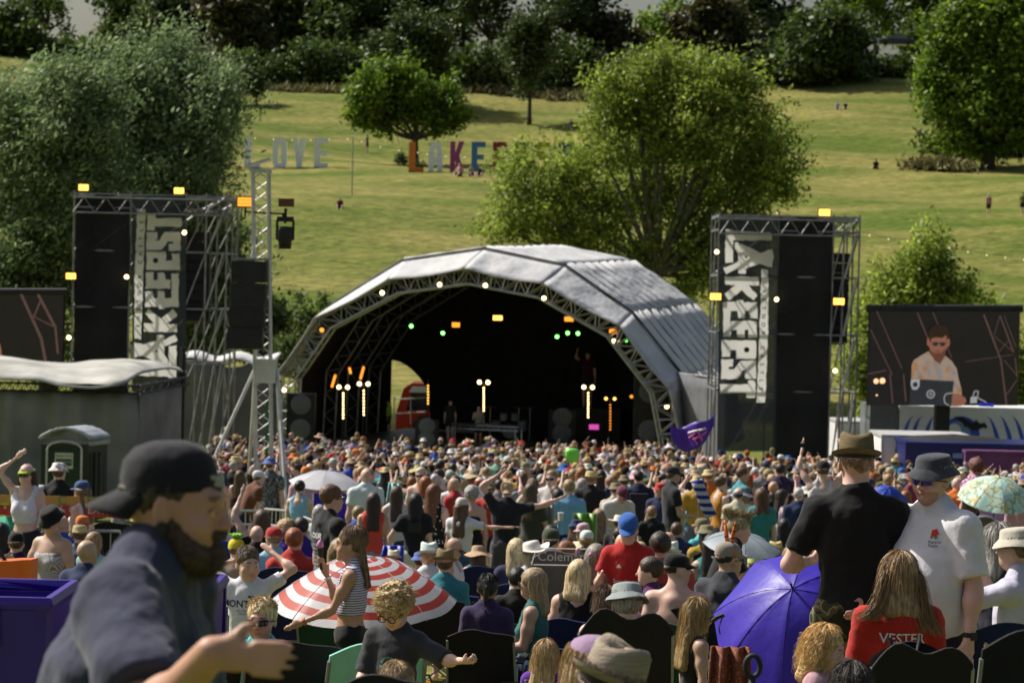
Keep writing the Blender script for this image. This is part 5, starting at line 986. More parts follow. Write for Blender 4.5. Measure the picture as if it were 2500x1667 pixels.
    if top == 'dress':
        L = [C(F.t(0,0,1.0), F.t(0,0,.5), .13*q, .27*q, .05, 1)] if F.pose == 'stand' or F.pose == 'walk' else [E(F.t(0,.1,.92), (.2*q,.28*q,.12*q), None, .05)]
        V = F.vol(L, h); V.wrinkle(.008, 22, seed, (1,1,.15)); v, f = V.mesh(1); out['skirt'] = (mesh_np(v, f), 'cloth')
    if hair:
        V = hair_vol(F, hair, min(h, hi*1.25 if fine else h), hat); v, f = V.mesh(1); out['hair'] = (mesh_np(v, f), 'curls' if hair in ('curly', 'afro') else 'hair')
    if hat:
        mb = hat_mb(F, hat); me = bpy.data.meshes.new('hat'); me.from_pydata([tuple(p) for p in mb.v], [], mb.f); me.polygons.foreach_set('use_smooth', [True]*len(me.polygons)); me.update(); out['hat'] = (me, HATMAT[hat])
    if shoes:
        L = [C(an+Vector((0,-.035*q,-.05*q)), an+Vector((sg*.02*q,.155*q,-.06*q)), .043*q, .036*q, .02) for sg, (h_, kn, an) in F.leg.items()]; V = F.vol(L, max(h, .01)); v, f = V.mesh(1); out['shoes'] = (mesh_np(v, f), 'cloth')
    return out
PART = {'body': 'body', 'top': 'shirt', 'bottom': 'trousers', 'hair': 'hair', 'hat': 'hat', 'shoes': 'shoes', 'skirt': 'skirt'}
def put_person(meshes, label, loc, yaw, cols, group=None, mats={}, names={}, scale=1.0):
    t_ = thing('person', label, 'person', loc, yaw, group); t_.scale = (scale,)*3; parts = {}
    for k, (me, m) in meshes.items():
        nm = names.get(k, PART[k]); m = mats.get(k, m)
        o = bpy.data.objects.new(nm, me); COL.objects.link(o); o.parent = t_
        if len(me.materials) == 0: me.materials.append(M[m])
        if o.material_slots[0].material != M[m]: o.material_slots[0].link = 'OBJECT'; o.material_slots[0].material = M[m]
        o.color = (*cols.get(k, (.5,.5,.5)), 1); parts[k] = o
    return t_, parts
def sunglasses(F, parent, c='glass_dark', fr='black'):
    mb = MB()
    for sx in (-1, 1): mb.grid(lambda u, v: F.hl(sx*(.008+.048*u), .107-.016*u*u-.008*u, .018-.034*v*(1-.15*u)), 5, 3, .003)
    lens = mb.build('sunglasses', c, parent, local=True, smooth=True); mb = MB(); 
    for sx in (-1, 1): mb.tube([F.hl(sx*.056,.085,.012), F.hl(sx*.08,.05,.010), F.hl(sx*.082,-.01,.004)], .0028, 5)
    mb.tube([F.hl(-.058,.087,.02), F.hl(-.03,.106,.021), F.hl(0,.109,.018), F.hl(.03,.106,.021), F.hl(.058,.087,.02)], .003, 5); mb.build('glasses_frame', fr, lens, local=True); return lens
occ = []                                        # ground positions already taken
def spot(px, py, D, F, scale=None):
    p = P(px, py, D); g = float(ground(p.x, D)); need = p.z-g; s_ = need/F.top; return Vector((p.x, D, g)), s_

def auto_strands(F, style, parent, color, D, hat=None, seed=1):
    """thin hair strands laid over the hair mass so that near heads read as hair"""
    if style in ('curly', 'afro', 'buzz', 'mohawk', None): return
    q = F.hs; drop = {'long': .30, 'bob': .15, 'mid': .10, 'short': .0, 'bun': 0, 'pony': 0}[style]; lo = 1.55 if drop else 1.35; gs = []; g = {'short': .010, 'long': .018, 'bob': .020, 'mid': .016, 'bun': .011, 'pony': .010}[style]
    for a in np.linspace(math.radians(28 if not drop else 10), math.radians(512 if not drop else 530), 26):   # azimuth measured from straight ahead
        az = math.radians(90)+ (a % (2*math.pi)); fr = abs(((a+math.pi) % (2*math.pi))-math.pi); top = lo if fr > 1.0 else (.72+.5*fr); top = min(top, lo)
        if hat: th = np.linspace(max(.95, top-.5), max(top, 1.3), 3)
        else: th = np.linspace(.12, top, 5)
        pts = [tuple(F.hl((.0765+g)*math.sin(t_)*math.cos(az), -.018+(.0955+g)*math.sin(t_)*math.sin(az), .042+(.086+g)*math.cos(t_))) for t_ in th]
        if drop and fr > .9:
            p = Vector(pts[-1])
            for k in range(1, 5): pts.append(tuple(p+Vector((0, 0, -drop*q*k/4))+(F.hR @ Vector((math.cos(az)*.012*k*.5, -.008*k, 0)))*q))
        elif hat and fr < .9: continue
        gs.append(pts)
    if len(gs) < 3: return
    n = int(min(1300, 14000/max(D, 7))); w_ = max(.0007, D*.00008); r_ = np.random.default_rng(seed); me = lock_mesh(F, gs, n, w_, .004 if not drop else .007, 9, seed, .0 if not drop else .006, .0)
    link(me, 'strands', 'hair', parent, color=tuple(min(1, c*1.25) for c in color))
# ================================================================ furniture: folding chairs, umbrellas, bins
def pat(name, build, rough=.8):
    m = mat(name, rough=rough, bump=.008, bsc=(10,10,7), spec=.2); t = m.node_tree; b = t.nodes['Principled BSDF']; tc = [n for n in t.nodes if n.type == 'TEX_COORD'][0]
    t.links.new(build(t, tc.outputs['Object']), b.inputs['Base Color'])
def ramp(t, fac, stops, const=True):
    r = node(t, 'ShaderNodeValToRGB'); r.color_ramp.interpolation = 'CONSTANT' if const else 'LINEAR'
    while len(r.color_ramp.elements) < len(stops): r.color_ramp.elements.new(.5)
    for e, (p, c) in zip(r.color_ramp.elements, stops): e.position = p; e.color = (*c, 1)
    t.links.new(fac, r.inputs[0]); return r.outputs[0]
def band(t, v, axis, f, duty, c1, c2):
    s = node(t, 'ShaderNodeSeparateXYZ'); t.links.new(v, s.inputs[0]); m = node(t, 'ShaderNodeMath', operation='MULTIPLY'); m.inputs[1].default_value = f; t.links.new(s.outputs[axis], m.inputs[0]); k = node(t, 'ShaderNodeMath', operation='FRACT'); t.links.new(m.outputs[0], k.inputs[0]); return ramp(t, k.outputs[0], [(0, c1), (duty, c2)])
def noisec(t, v, sc, stops): n = node(t, 'ShaderNodeTexNoise'); n.inputs['Scale'].default_value = sc; n.inputs['Detail'].default_value = 2; t.links.new(v, n.inputs['Vector']); return ramp(t, n.outputs[0], stops)
def voro(t, v, sc, stops): n = node(t, 'ShaderNodeTexVoronoi'); n.inputs['Scale'].default_value = sc; t.links.new(v, n.inputs['Vector']); return ramp(t, n.outputs[0], stops)
def check(t, v, sc): n = node(t, 'ShaderNodeTexChecker'); n.inputs['Scale'].default_value = sc; n.inputs[1].default_value = (.7,.7,.7,1); n.inputs[2].default_value = (.03,.03,.03,1); t.links.new(v, n.inputs['Vector']); return n.outputs[0]
pat('navy_stripe', lambda t, v: band(t, v, 2, 62, .33, (.02,.02,.12), (.58,.55,.66))); pat('gingham', lambda t, v: check(t, v, 95)); pat('polka', lambda t, v: voro(t, v, 26, [(0, (.6,.6,.6)), (.28, (.012,.012,.014))]))
pat('camo', lambda t, v: noisec(t, v, 13, [(0, (.02,.025,.012)), (.44, (.07,.07,.03)), (.53, (.2,.17,.09)), (.6, (.035,.045,.02))])); pat('palm', lambda t, v: noisec(t, v, 7, [(0, (.42,.62,.56)), (.42, (.55,.68,.6)), (.5, (.16,.36,.28)), (.55, (.6,.45,.2)), (.6, (.48,.66,.6))]))
pat('rainbow', lambda t, v: band(t, v, 2, 1, .5, (.5,.1,.03), (.1,.3,.05))); pat('floral', lambda t, v: noisec(t, v, 24, [(0, (.03,.04,.06)), (.47, (.3,.3,.3)), (.55, (.05,.07,.1))])); pat('rust_print', lambda t, v: voro(t, v, 60, [(0, (.33,.13,.07)), (.35, (.17,.055,.03))])); pat('teal_print', lambda t, v: noisec(t, v, 16, [(0, (.05,.4,.42)), (.52, (.4,.5,.5)), (.56, (.04,.33,.36))]))
mat('fabric', src='obj', vary=.08, sc_=(5,5,5), rough=.8, bump=.015, bsc=(7,7,4), spec=.25); mat('plastic', src='obj', vary=.05, sc_=(4,4,4), rough=.35, spec=.5); mat('nylon', src='obj', vary=.06, sc_=(3,3,3), rough=.45, bump=.006, bsc=(8,8,8), spec=.5, transl=.25)
TPL = {}
def chair_parts(kind):
    if kind in TPL: return TPL[kind]
    P_ = []; hi_ = {'camp': .9, 'high': 1.08, 'low': .78, 'double': 1.02}[kind]; w_ = {'camp': .27, 'high': .30, 'low': .27, 'double': .31}[kind]; a = MB()
    top = (lambda u: -.05*(2*u-1)**2) if kind != 'double' else (lambda u: -.018*math.cos(u*4*math.pi)-.06*(2*u-1)**6)
    a.grid(lambda u, v: ((2*u-1)*w_*(1-.05*v), -.20-.17*v-.05*math.sin(math.pi*u)*(1-v*.6), .40+(hi_-.40)*v+top(u)*v+.01*math.sin(u*9+v*5)), 14, 10, .014); P_.append(('backrest', a, 'fabric', None))
    a = MB(); a.grid(lambda u, v: ((2*u-1)*w_, -.22+.5*v, .42-.045*math.sin(math.pi*u)*math.sin(math.pi*min(1,v+.2))), 8, 6, .012); P_.append(('seat', a, 'fabric', None))
    for s_ in (-1, 1):
        a = MB(); a.grid(lambda u, v: (s_*(w_+.02+.06*(u-.5)), -.2+.46*v, .63+.01*math.sin(v*3)), 2, 6, .014); P_.append(('armrest', a, 'fabric', None))
    a = MB()
    for s_ in (-1, 1):
        x = s_*w_; a.tube([(x, -.2, .38), (x*.95, -.365, hi_-.09)], .011, 6); a.tube([(x, .27, .03), (x, .27, .62)], .01, 6); a.tube([(x, -.22, .02), (x, -.2, .62)], .01, 6); a.tube([(x, -.22, .02), (x, .27, .44)], .009, 5); a.tube([(x, .27, .02), (x, -.22, .44)], .009, 5); a.tube([(x, -.22, .02), (-x, -.23, .44)], .009, 5); a.tube([(x, .28, .02), (-x, .28, .42)], .009, 5)
        for y in (-.22, .27): a.lathe([(0,0),(.022,0),(.02,.025),(0,.03)], 8, (x, y, 0))
    P_.append(('frame', a, 'scaffold', (.1,.1,.1))); out = []
    for nm, a, m, c in P_:
        me = bpy.data.meshes.new(nm); me.from_pydata(a.v, [], a.f); me.update(); me.materials.append(M[m]); out.append((nm, me, m))
    TPL[kind] = out; return out
CNAME = {'black': (.012,.012,.014), 'navy': (.012,.02,.07), 'dark green': (.012,.05,.03), 'grey': (.11,.115,.13), 'blue': (.02,.06,.28), 'red': (.35,.02,.02), 'green': (.12,.3,.03), 'purple': (.05,.01,.33), 'teal': (.03,.22,.2), 'mint': (.25,.6,.48), 'olive': (.09,.10,.05)}
def chair(label, loc, yaw=0, col='black', kind='camp', scale=1.0, group=None):
    t_ = thing('camping_chair', label, 'chair', loc, yaw, group); t_.scale = (scale,)*3
    for nm, me, m in chair_parts(kind):
        o = bpy.data.objects.new(nm, me); COL.objects.link(o); o.parent = t_; o.color = (*CNAME[col], 1)
    return t_
def chair_at(label, px, D, col, kind='camp', yaw=0, scale=1.0, group=None):
    x = P(px, 1400, D).x; occ.append((x, D, .45)); return chair(label, (x, D, float(ground(x, D))), R(yaw), col, kind, scale, group)
def umbrella(label, c, axis, rad, depth, m, col, n=8, tipl=.06, pole=.7, colfn=None, name='umbrella', scallop=.06, valance=0, rings_=7):
    """open umbrella: c is the top of the canopy, axis points from the handle to the tip"""
    c = Vector(c); ax = Vector(axis).normalized(); u, v = perp(ax); t_ = thing(name, label, 'umbrella', c-ax*pole, 0); root = wloc(t_)
    mats_ = [M[q] for q in m] if isinstance(m, list) else [M[m]]; vs, fs, mi = [], [], []; nr, ns = rings_*2, n*6
    for j in range(nr+1):
        f = j/nr
        for k in range(ns):
            a = 2*math.pi*k/ns; ph = (k % 6)/6; dip = math.sin(math.pi*ph); r_ = rad*f*(1-scallop*dip*f); dz = -depth*(f**1.9)+ (-.35*depth*dip*.18*f)
            vs.append(c+u*(r_*math.cos(a))+v*(r_*math.sin(a))+ax*dz-root)
    for j in range(nr):
        for k in range(ns): fs.append((j*ns+k, j*ns+(k+1) % ns, (j+1)*ns+(k+1) % ns, (j+1)*ns+k)); mi.append(j//2 % len(mats_))
    me = bpy.data.meshes.new('canopy'); me.from_pydata([tuple(p) for p in vs], [], fs); [me.materials.append(q) for q in mats_]; me.polygons.foreach_set('material_index', mi); me.polygons.foreach_set('use_smooth', [True]*len(fs)); me.update()
    o = link(me, 'canopy', None, t_, color=col); mb = MB(); mb.tube([c-ax*pole, c+ax*tipl], [.009,.007], 6); mb.build('shaft', 'black', t_); mb = MB()
    for k in range(n): a = 2*math.pi*k/n; mb.tube([c+ (u*math.cos(a)+v*math.sin(a))*rad*f-ax*(depth*f**1.9+.008) for f in (.02,.3,.6,.85,1.0)], .0035, 4)
    mb.build('ribs', 'metal', t_); mb = MB()
    for k in range(n): a = 2*math.pi*k/n; mb.tube([c+(u*math.cos(a)+v*math.sin(a))*rad*f-ax*(depth*f**1.9-.0015) for f in (.02,.15,.3,.45,.6,.75,.9,1.0)], .0022, 4)
    mb.build('seams', m[0] if isinstance(m, list) else m, t_, color=tuple(x*.6 for x in col)); return t_
# ================================================================ people near the camera
def col(**k): return k
DO = {78:24, 134:22, 195:27, 230:26, 28:30, 40:24, 98:32, 1107:26, 1167:27.5, 1026:26.5, 961:27, 1345:24, 1302:23.6, 1262:24, 1456:20.5, 1610:20.4, 1590:19.6, 1655:18.2, 1700:15, 1778:18.3, 1738:21.5, 1535:20.2, 1845:24, 2440:17, 2486:16, 808:21.5, 912:31,
 968:34, 1015:30.5, 1060:31.5, 1128:31, 1152:33, 1238:32, 1297:33.5, 1642:36, 1812:40, 1760:39, 1490:37, 1560:40, 1420:41, 1300:42, 1390:35, 660:42, 590:40, 890:38, 1905:42, 2385:40, 2010:36, 1072:41, 1028:38, 1347:38, 1112:38, 790:27, 700:27, 735:27, 640:29, 577:24, 66:29, 144:32, 201:30, 128:21,
 2092:13.0, 2282:12.9, 2196:12.0, 2012:10.9, 2082:8.4, 1448:7.3, 1492:6.5, 1532:12.1, 1482:15.6, 1416:18.5, 1304:17.8, 1191:17.4, 1334:14.2, 968.5:11.9, 968.6:8.7, 862:15.8, 606:15.6, 641:12.9}
def pp(px, py, D, label, yaw, F={}, wear={}, cols={}, chair_=None, glasses=None, mats={}, group=None, dz=0):
    D = DO.get(px, D); f = Fig(**F); loc, s = spot(px, py, D, f); loc.z += dz; h = max(.0068, D*.00088)
    if not .78 < s < 1.25: print('SCALE', round(s, 2), label)
    hk = dict(wear); m = clothed(f, h=h, hi=max(.0042, D*.00046), seed=int(px) % 97, **hk); c = dict(body=SK['pale'], top=(.5,.5,.5), bottom=(.02,.02,.03), hair=HC['brown'], hat=(.5,.5,.5), shoes=(.3,.3,.3), skirt=cols.get('top', (.5,.5,.5))); c.update(cols)
    t_, parts = put_person(m, label, loc, R(yaw), c, group, mats, scale=s); occ.append((loc.x, D, .42 if f.pose != 'sit' else .5)); t_['_s'] = s
    if D < 17.5 and wear.get('hair') and 'hair' in parts: auto_strands(f, wear['hair'], parts['hair'], c['hair'], D, wear.get('hat'), int(px))
    if glasses: sunglasses(f, t_, *(glasses if isinstance(glasses, tuple) else ()))
    if chair_: chair(chair_[2], loc+Matrix.Rotation(R(chair_[3] if len(chair_) > 3 else yaw), 3, 'Z') @ Vector((0,-.03,0)), R(chair_[3] if len(chair_) > 3 else yaw), chair_[0], chair_[1], s, 'camping chairs on the grass')
    return f, t_, parts
def on_surface(part, polys_uv, centre, right, up, m, name, size=1.0, lift=.004, parent=None):
    """lay flat artwork (vertices, faces in u, v) on a garment by casting it along the garment's normal direction"""
    me = part.data; bv = BVHTree.FromPolygons([v.co for v in me.vertices], [tuple(p.vertices) for p in me.polygons]); n_ = right.cross(up).normalized(); mb = MB()
    for vs, fs in polys_uv:
        pts = []
        for v in vs:
            p = centre+right*v[0]*size+up*v[1]*size+n_*.35; h_ = bv.ray_cast(p, -n_, .8); pts.append((h_[0] if h_[0] and (h_[0]-p).length < .5 else p-n_*.36)+n_*lift)
        mb.add(pts, fs)
    return mb.build(name, m, part, local=True)
def print_text(part, lines, centre, right, up, m, name='print'):
    return [on_surface(part, [text_pts(s_, sz, b_, res=2)], centre+up*dy, right, up, m, name) for (s_, sz, dy, b_) in lines]
X_, Y_, Z_ = Vector((1,0,0)), Vector((0,1,0)), Vector((0,0,1))
mat('ink_white', (.7,.7,.7), rough=.7); mat('ink_grey', (.35,.35,.36), rough=.7); mat('ink_navy', (.02,.025,.08), rough=.7); mat('ink_red', (.6,.03,.02), rough=.7); mat('ink_green', (.04,.25,.10), rough=.7); mat('ink_pink', (.55,.12,.4), rough=.7); mat('ink_mint', (.2,.55,.45), rough=.7); mat('ink_orange', (.7,.16,.03), rough=.7); mat('beard', (.045,.028,.018), (.09,.055,.035), sc_=(90,90,90), rough=.8, bump=.006, bsc=(150,150,60)); mat('strap_navy', (.012,.015,.03), rough=.7)
# --- the bearded man passing close to the camera
F1 = Fig(H=1.80, b=1.27, hp=.06, lean=.24, neck=1.3, hs=.98, shrug=.03, ra=((.72,.38,-.54), (.56,.50,.55), (.12,1,-.06)), la=((.2,.1,-1), (.0,.6,-.6)), rhand=('open', (-1,-.1,-.1)))
F1.hsz = .84; x0 = P(432, 1070, 4.72); x0.x -= F1.hc.y; gz = float(ground(x0.x, 4.72)); sc1 = (x0.z-gz)/(F1.top+.012)
m1 = clothed(F1, 'tee', 'shorts', 'buzz', 'backcap', h=.0085, hi=.0042, wr=.0028, sleeve=.80, loose=.009, seed=4)
man, pr = put_person(m1, 'bearded man in a navy tee and backwards black cap passing close by', (x0.x, 4.72, gz), R(-95), dict(body=(.46,.255,.175), top=(.034,.040,.075), bottom=(.02,.02,.03), hair=(.03,.02,.015), hat=(.012,.013,.018), shoes=(.3,.3,.3)), None, {}, {'hat': 'cap'}, sc1); occ.append((x0.x, 4.72, .6))
V = F1.vol([C(F1.hl(-.052,.004,-.028), F1.hl(-.046,.045,-.085), .023*F1.hs, .027*F1.hs, .03), C(F1.hl(.052,.004,-.028), F1.hl(.046,.045,-.085), .023*F1.hs, .027*F1.hs, .03), C(F1.hl(-.046,.045,-.085), F1.hl(0,.074,-.086), .024*F1.hs, .025*F1.hs, .03), C(F1.hl(.046,.045,-.085), F1.hl(0,.074,-.086), .024*F1.hs, .025*F1.hs, .03), E(F1.hl(0,.064,-.098), (.034*F1.hs,.034*F1.hs,.027*F1.hs), F1.hR, .03),
   C(F1.hl(-.024,.088,-.045), F1.hl(0,.099,-.041), .008*F1.hs, .009*F1.hs, .01), C(F1.hl(.024,.088,-.045), F1.hl(0,.099,-.041), .008*F1.hs, .009*F1.hs, .01), E(F1.hl(0,.108,-.054), (.018*F1.hs,.02*F1.hs,.006*F1.hs), F1.hR, .006, 's')], .005); V.wrinkle(.0022, 130, 2)
v, f = V.mesh(1); bo = link(mesh_np(v, f), 'beard', 'beard', man)
gb = [[tuple(F1.hl(sx*x, y, z)), tuple(F1.hl(sx*(x+.005), y+.003, z-.012)), tuple(F1.hl(sx*(x+.002), y+.005, z-.024))] for sx in (-1, 1) for (x, y, z) in ((.060,.0,-.02),(.062,.02,-.05),(.056,.045,-.07),(.045,.066,-.08),(.028,.084,-.085),(.01,.09,-.09),(.026,.07,-.110),(.044,.04,-.10))]
link(lock_mesh(F1, gb, 2600, .0006, .010, 4, 5, .004), 'beard_hairs', 'hair', bo, color=(.09,.055,.035))
mb = MB(); mb.lathe([(0,-.004),(.012,-.005),(.013,0),(.012,.005),(0,.004)], 12, F1.hl(.088,-.004,-.032), m=Matrix.Rotation(R(90), 4, 'Y')); mb.build('ear_plug', 'black', man, local=True)
mb = MB(); mb.grid(lambda u, v: F1.hl(.058*math.sin((u-.5)*1.7), -.012+.101*math.cos((u-.5)*1.7), .036+.03*v), 8, 3, .004); mb.build('cap_strap', 'black', man, local=True)
mb = MB(); mb.grid(lambda u, v: F1.hl(.05*math.sin((u)*.9+.1), -.012+.106*math.cos((u)*.9+.1), .052+.022*v), 5, 3, .003); mb.build('cap_label', 'ink_grey', man, local=True)
mb = MB(); mb.grid(lambda u, v: F1.t((2*u-1)*.09, -.165, 1.12+.2*v), 4, 4, .003); 
# --- man in the trilby, seen from behind
f, t_, pt_ = pp(2092, 1073, 10.7, 'man in a brown trilby and black tee standing with his back turned, camouflage shorts', -4, dict(H=1.84, b=1.04, neck=1.2, ra=((.36,.15,-1), (-.45,1,.05)), la=((.46,.1,-1), (-.5,1,.0)), rhand='grip', lhand='grip'), dict(top='tee', bottom='shorts', hair='buzz', hat='trilby', sleeve=.74, hem=.88, wr=.0028), dict(body=SK['pink'], top=(.009,.009,.010), hat=(.15,.115,.06), hair=(.25,.15,.1), shoes=(.1,.1,.1)), mats={'bottom': 'camo'})
mb = hat_mb(f, 'trilby'); mb = MB(); mb.lathe([(.0865*f.hs, .045*f.hs), (.0862*f.hs, .068*f.hs)], 24, f.hl(0,-.012,0), 1, 1.22, f.hR.to_4x4()); mb.build('hat_band', 'black', pt_['hat'], local=True, smooth=True)
# --- man in the white polo shirt
f, t_, pt_ = pp(2282, 1112, 10.5, 'stout man in a white polo shirt, dark bucket hat and blue mirrored sunglasses', 128, dict(H=1.74, b=1.16, belly=1.1, neck=1.2, hp=-.02, hy=.16, la=((.26,.0,-1), (.08,.22,-1)), ra=((.25,.1,-1), (-.2,.8,-.4))), dict(top='polo', bottom='shorts', hair='short', hat='bucket', sleeve=.82, hem=.80, loose=.010, wr=.0016, stubble=.5), dict(body=SK['pink'], top=(.66,.66,.70), hat=(.045,.05,.06), hair=HC['grey'], shoes=(.1,.1,.1)), glasses=('lens_blue','black'))
mb = MB(); q = f.s
for sg in (-1, 1): mb.grid(lambda u, v: f.t(sg*(.012+.085*u), .075-.13*u**1.6+.02*v, 1.455-.02*(1-u)-.035*v+.03*u), 8, 3, .006)
mb.build('collar', 'ink_white', pt_['top'], local=True, smooth=True)
c_ = f.t(-.02,.2,1.38); r3 = Matrix.Rotation(R(12), 3, 'Z') @ Vector((-1,0,0)); 
rose = [([(.014*math.cos(a)+.018*math.cos(k*1.2566), .014*math.sin(a)+.018*math.sin(k*1.2566)+.01, 0) for a in np.linspace(0, 6.28, 11)[:-1]], [tuple(range(10))]) for k in range(5)]
on_surface(pt_['top'], rose+[([(.012*math.cos(a), .012*math.sin(a)+.01, 0) for a in np.linspace(0, 6.28, 11)[:-1]], [tuple(range(10))])], c_-X_*.085, -X_, Z_, 'ink_red', 'rose_emblem', .62); on_surface(pt_['top'], [([(-.03,-.02,0),(-.008,-.012,0),(-.012,-.04,0)],[(0,1,2)]),([(.03,-.02,0),(.008,-.012,0),(.012,-.04,0)],[(2,1,0)])], c_-X_*.085, -X_, Z_, 'ink_green', 'rose_leaves', .62)
print_text(pt_['top'], [('England', .018, -.036, 0), ('Rugby', .018, -.053, 0)], c_-X_*.095, -X_, Z_, 'ink_navy')
sh, el, wr_, fd, hd = f.arm[-1]; mb = MB(); mb.tube([wr_-fd*.035, wr_-fd*.012], .030, 14); mb.box(wr_-fd*.024+Vector((-.03,0,0)), (.007,.017,.018)); mb.build('wristwatch', 'black', t_, local=True)
# --- girl with long hair in the red shirt
f, t_, pt_ = pp(2196, 1353, 10.0, 'girl with very long fair hair in a red football shirt, sitting with her back turned', 4, dict(H=1.58, fem=.4, pose='sit', seat=.48, hr=.08, hs=.92, la=((.22,.1,-1), (.1,.6,-1))), dict(top='jersey', bottom='shorts', hair='mid', sleeve=.8), dict(top=(.40,.022,.016), hair=HC['fair']))
gd = [[tuple(f.hl(x, y, .11-abs(x)*.6)), tuple(f.hl(x*1.5, y-.09, .03)), tuple(f.hl(x*1.9, -.115, -.1)), tuple(f.hl(x*2.4, -.125, -.17 if abs(x) > .02 else -.12)), tuple(f.hl(x*3.3+(.01 if x > 0 else 0), -.13, -.25 if x > .02 else (-.20 if x < -.02 else -.17)))] for x in (-.066,-.054,-.04,.04,.054,.066) for y in (-.02, .02)]
link(lock_mesh(f, gd, 1500, .0013, .012, 9, 3, .012), 'loose_hair', 'hair', pt_['hair'], color=HC['sandy'])
print_text(pt_['top'], [('VESTER', .066, 0, .6)], f.t(.0,-.16,1.325), X_, Z_, 'ink_white', 'name_print'); mb = MB(); mb.tube([f.t(.085*math.cos(a), -.03+.075*math.sin(a), 1.452) for a in np.linspace(-3.1, -.04, 12)], .008, 6); mb.build('collar', 'ink_white', pt_['top'], local=True)
# transport chair carrying the word drive
x = P(2217, 1545, 10.9); g0 = float(ground(x.x, 10.9)); ct = chair('black padded mobility chair behind the girl in red', (x.x, 10.9, g0), R(2), 'black', 'double', 1.0); TPL.pop('double'); zt = x.z-g0; ct.scale = (.76, .9, zt/1.04)
mb = MB(); mb.grid(lambda u, v: x+Vector(((2*u-1)*.22*math.cos((v-.25)*.9), -.06-.05*math.sin(math.pi*u), -.02-.36*(1-v)-.09*(2*u-1)**2)), 16, 12, .03); mb.build('padded_back', 'black_cloth', None).parent = None
pb = COL.objects[-1] if False else bpy.data.objects['padded_back']; pb.parent = ct; pb.matrix_parent_inverse = (Matrix.Translation(ct.location) @ Matrix.Rotation(R(2), 4, 'Z') @ Matrix.Diagonal((*ct.scale, 1))).inverted()
def under(o, p):                                # parent while keeping the world place of a mesh built in world coordinates
    o.parent = p; o.matrix_parent_inverse = (Matrix.Translation(p.location) @ p.rotation_euler.to_matrix().to_4x4() @ Matrix.Diagonal((*p.scale, 1))).inverted(); return o
under(text('lettering', 'drive', .047, 'ink_grey', None, axes(P(2217,1632,10.76), (1,0,0), (0,0,1))), ct)
mb = MB(); mb.tube([P(2172,1556,10.75), P(2186,1600,10.73), P(2200,1660,10.73)], .011, 6); mb.tube([P(2245,1556,10.75), P(2238,1590,10.72), P(2190,1596,10.72)], .009, 6); under(mb.build('carry_strap', 'black', None), ct)
# --- toddler with blond curls
f, t_, pt_ = pp(2012, 1531, 8.4, 'toddler with bright blond curls looking to the right', -118, dict(H=1.02, hs=.78*1.1, hy=.1, hp=.15), dict(top='tee', bottom='shorts', hair='mid'), dict(top=(.5,.3,.35), hair=(.62,.40,.16), body=(.68,.44,.36)), mats={'hair': 'curls'})
gd = [[tuple(f.hl(.06*math.cos(a), -.02+.07*math.sin(a), .10)), tuple(f.hl(.09*math.cos(a), -.02+.105*math.sin(a), .04)), tuple(f.hl(.10*math.cos(a), -.02+.115*math.sin(a), -.05)), tuple(f.hl(.10*math.cos(a), -.02+.11*math.sin(a), -.13))] for a in np.linspace(2.6, 6.9, 12)]
link(lock_mesh(f, gd, 1100, .0011, .013, 10, 5, 0, .1, .010), 'curly_locks', 'hair', pt_['hair'], color=(.62,.42,.18))
# --- big purple umbrella held towards the camera
ua = (P(1935,1432,9.75)-Vector((P(1945,1432,9.75).x+.05, 10.3, -1.72))).normalized()
um = umbrella('big open purple umbrella pointing at the camera', P(1935,1437,14.0), (-.30,-.66,.66), .56, .31, 'nylon', (.045,.022,.46), 8, .06, .8); occ.append((P(1930,1500,14.3).x, 14.3, .6))
mb = MB(); mb.tube([P(1740,1515,13.8), P(1752,1506,13.75), P(1768,1500,13.75)], .014, 5); mb.tube([P(1766,1500,13.74), P(1755,1530,13.73), P(1758,1547,13.73)], .004, 4); mb.build('umbrella_strap', 'strap_navy', um)
x = P(1785, 1600, 12.6); g0 = float(ground(x.x, 12.6)); t_ = thing('draped_blanket', 'rust coloured patterned cloth hanging under the purple umbrella', 'blanket', (x.x, 12.6, g0)); mb = MB(); mb.grid(lambda u, v: Vector((x.x+(u-.5)*(.3-.1*v), 12.6+.03*math.sin(u*16)+.05*v, g0+.05+(P(1785,1605,12.6).z-g0)*v)), 24, 6, .01); mb.build('cloth', 'rust_print', t_, smooth=True); mb = MB(); mb.box((x.x, 12.8, g0+.2), (.16,.12,.2)); mb.tube([(x.x-.1, 12.65, g0), (x.x-.1, 12.68, g0+.8)], .012); mb.build('stool', 'scaffold', t_)
x = P(1838, 1610, 7.6); t_ = thing('trolley_handle', 'black looped pull handle of a trolley at the bottom edge', 'trolley', (x.x, 7.6, float(ground(x.x, 7.6)))); mb = MB(); mb.tube([x+Vector((.024*math.cos(a), 0, -.02+.034*math.sin(a))) for a in np.linspace(0, 6.283, 15)], .0085, 8, False); mb.tube([x+Vector((0,0,-.05)), Vector((x.x, 7.75, float(ground(x.x, 7.7))+.3))], .011, 8); mb.build('handle', 'black', t_, smooth=True); mb = MB(); mb.box((x.x, 8.0, float(ground(x.x, 8.0))+.28), (.22,.3,.13)); mb.build('wagon_body', 'strap_navy', t_)
for dx in (-.2,.2):
    for dy in (7.8, 8.25): mb = MB(); mb.lathe([(0,-.02),(.09,-.02),(.1,0),(.09,.02),(0,.02)], 14, (x.x+dx, dy, float(ground(x.x, dy))+.1), m=Matrix.Rotation(R(90), 4, 'Y')); mb.build('wheel', 'black', t_)
cg = 'camping chairs on the grass'
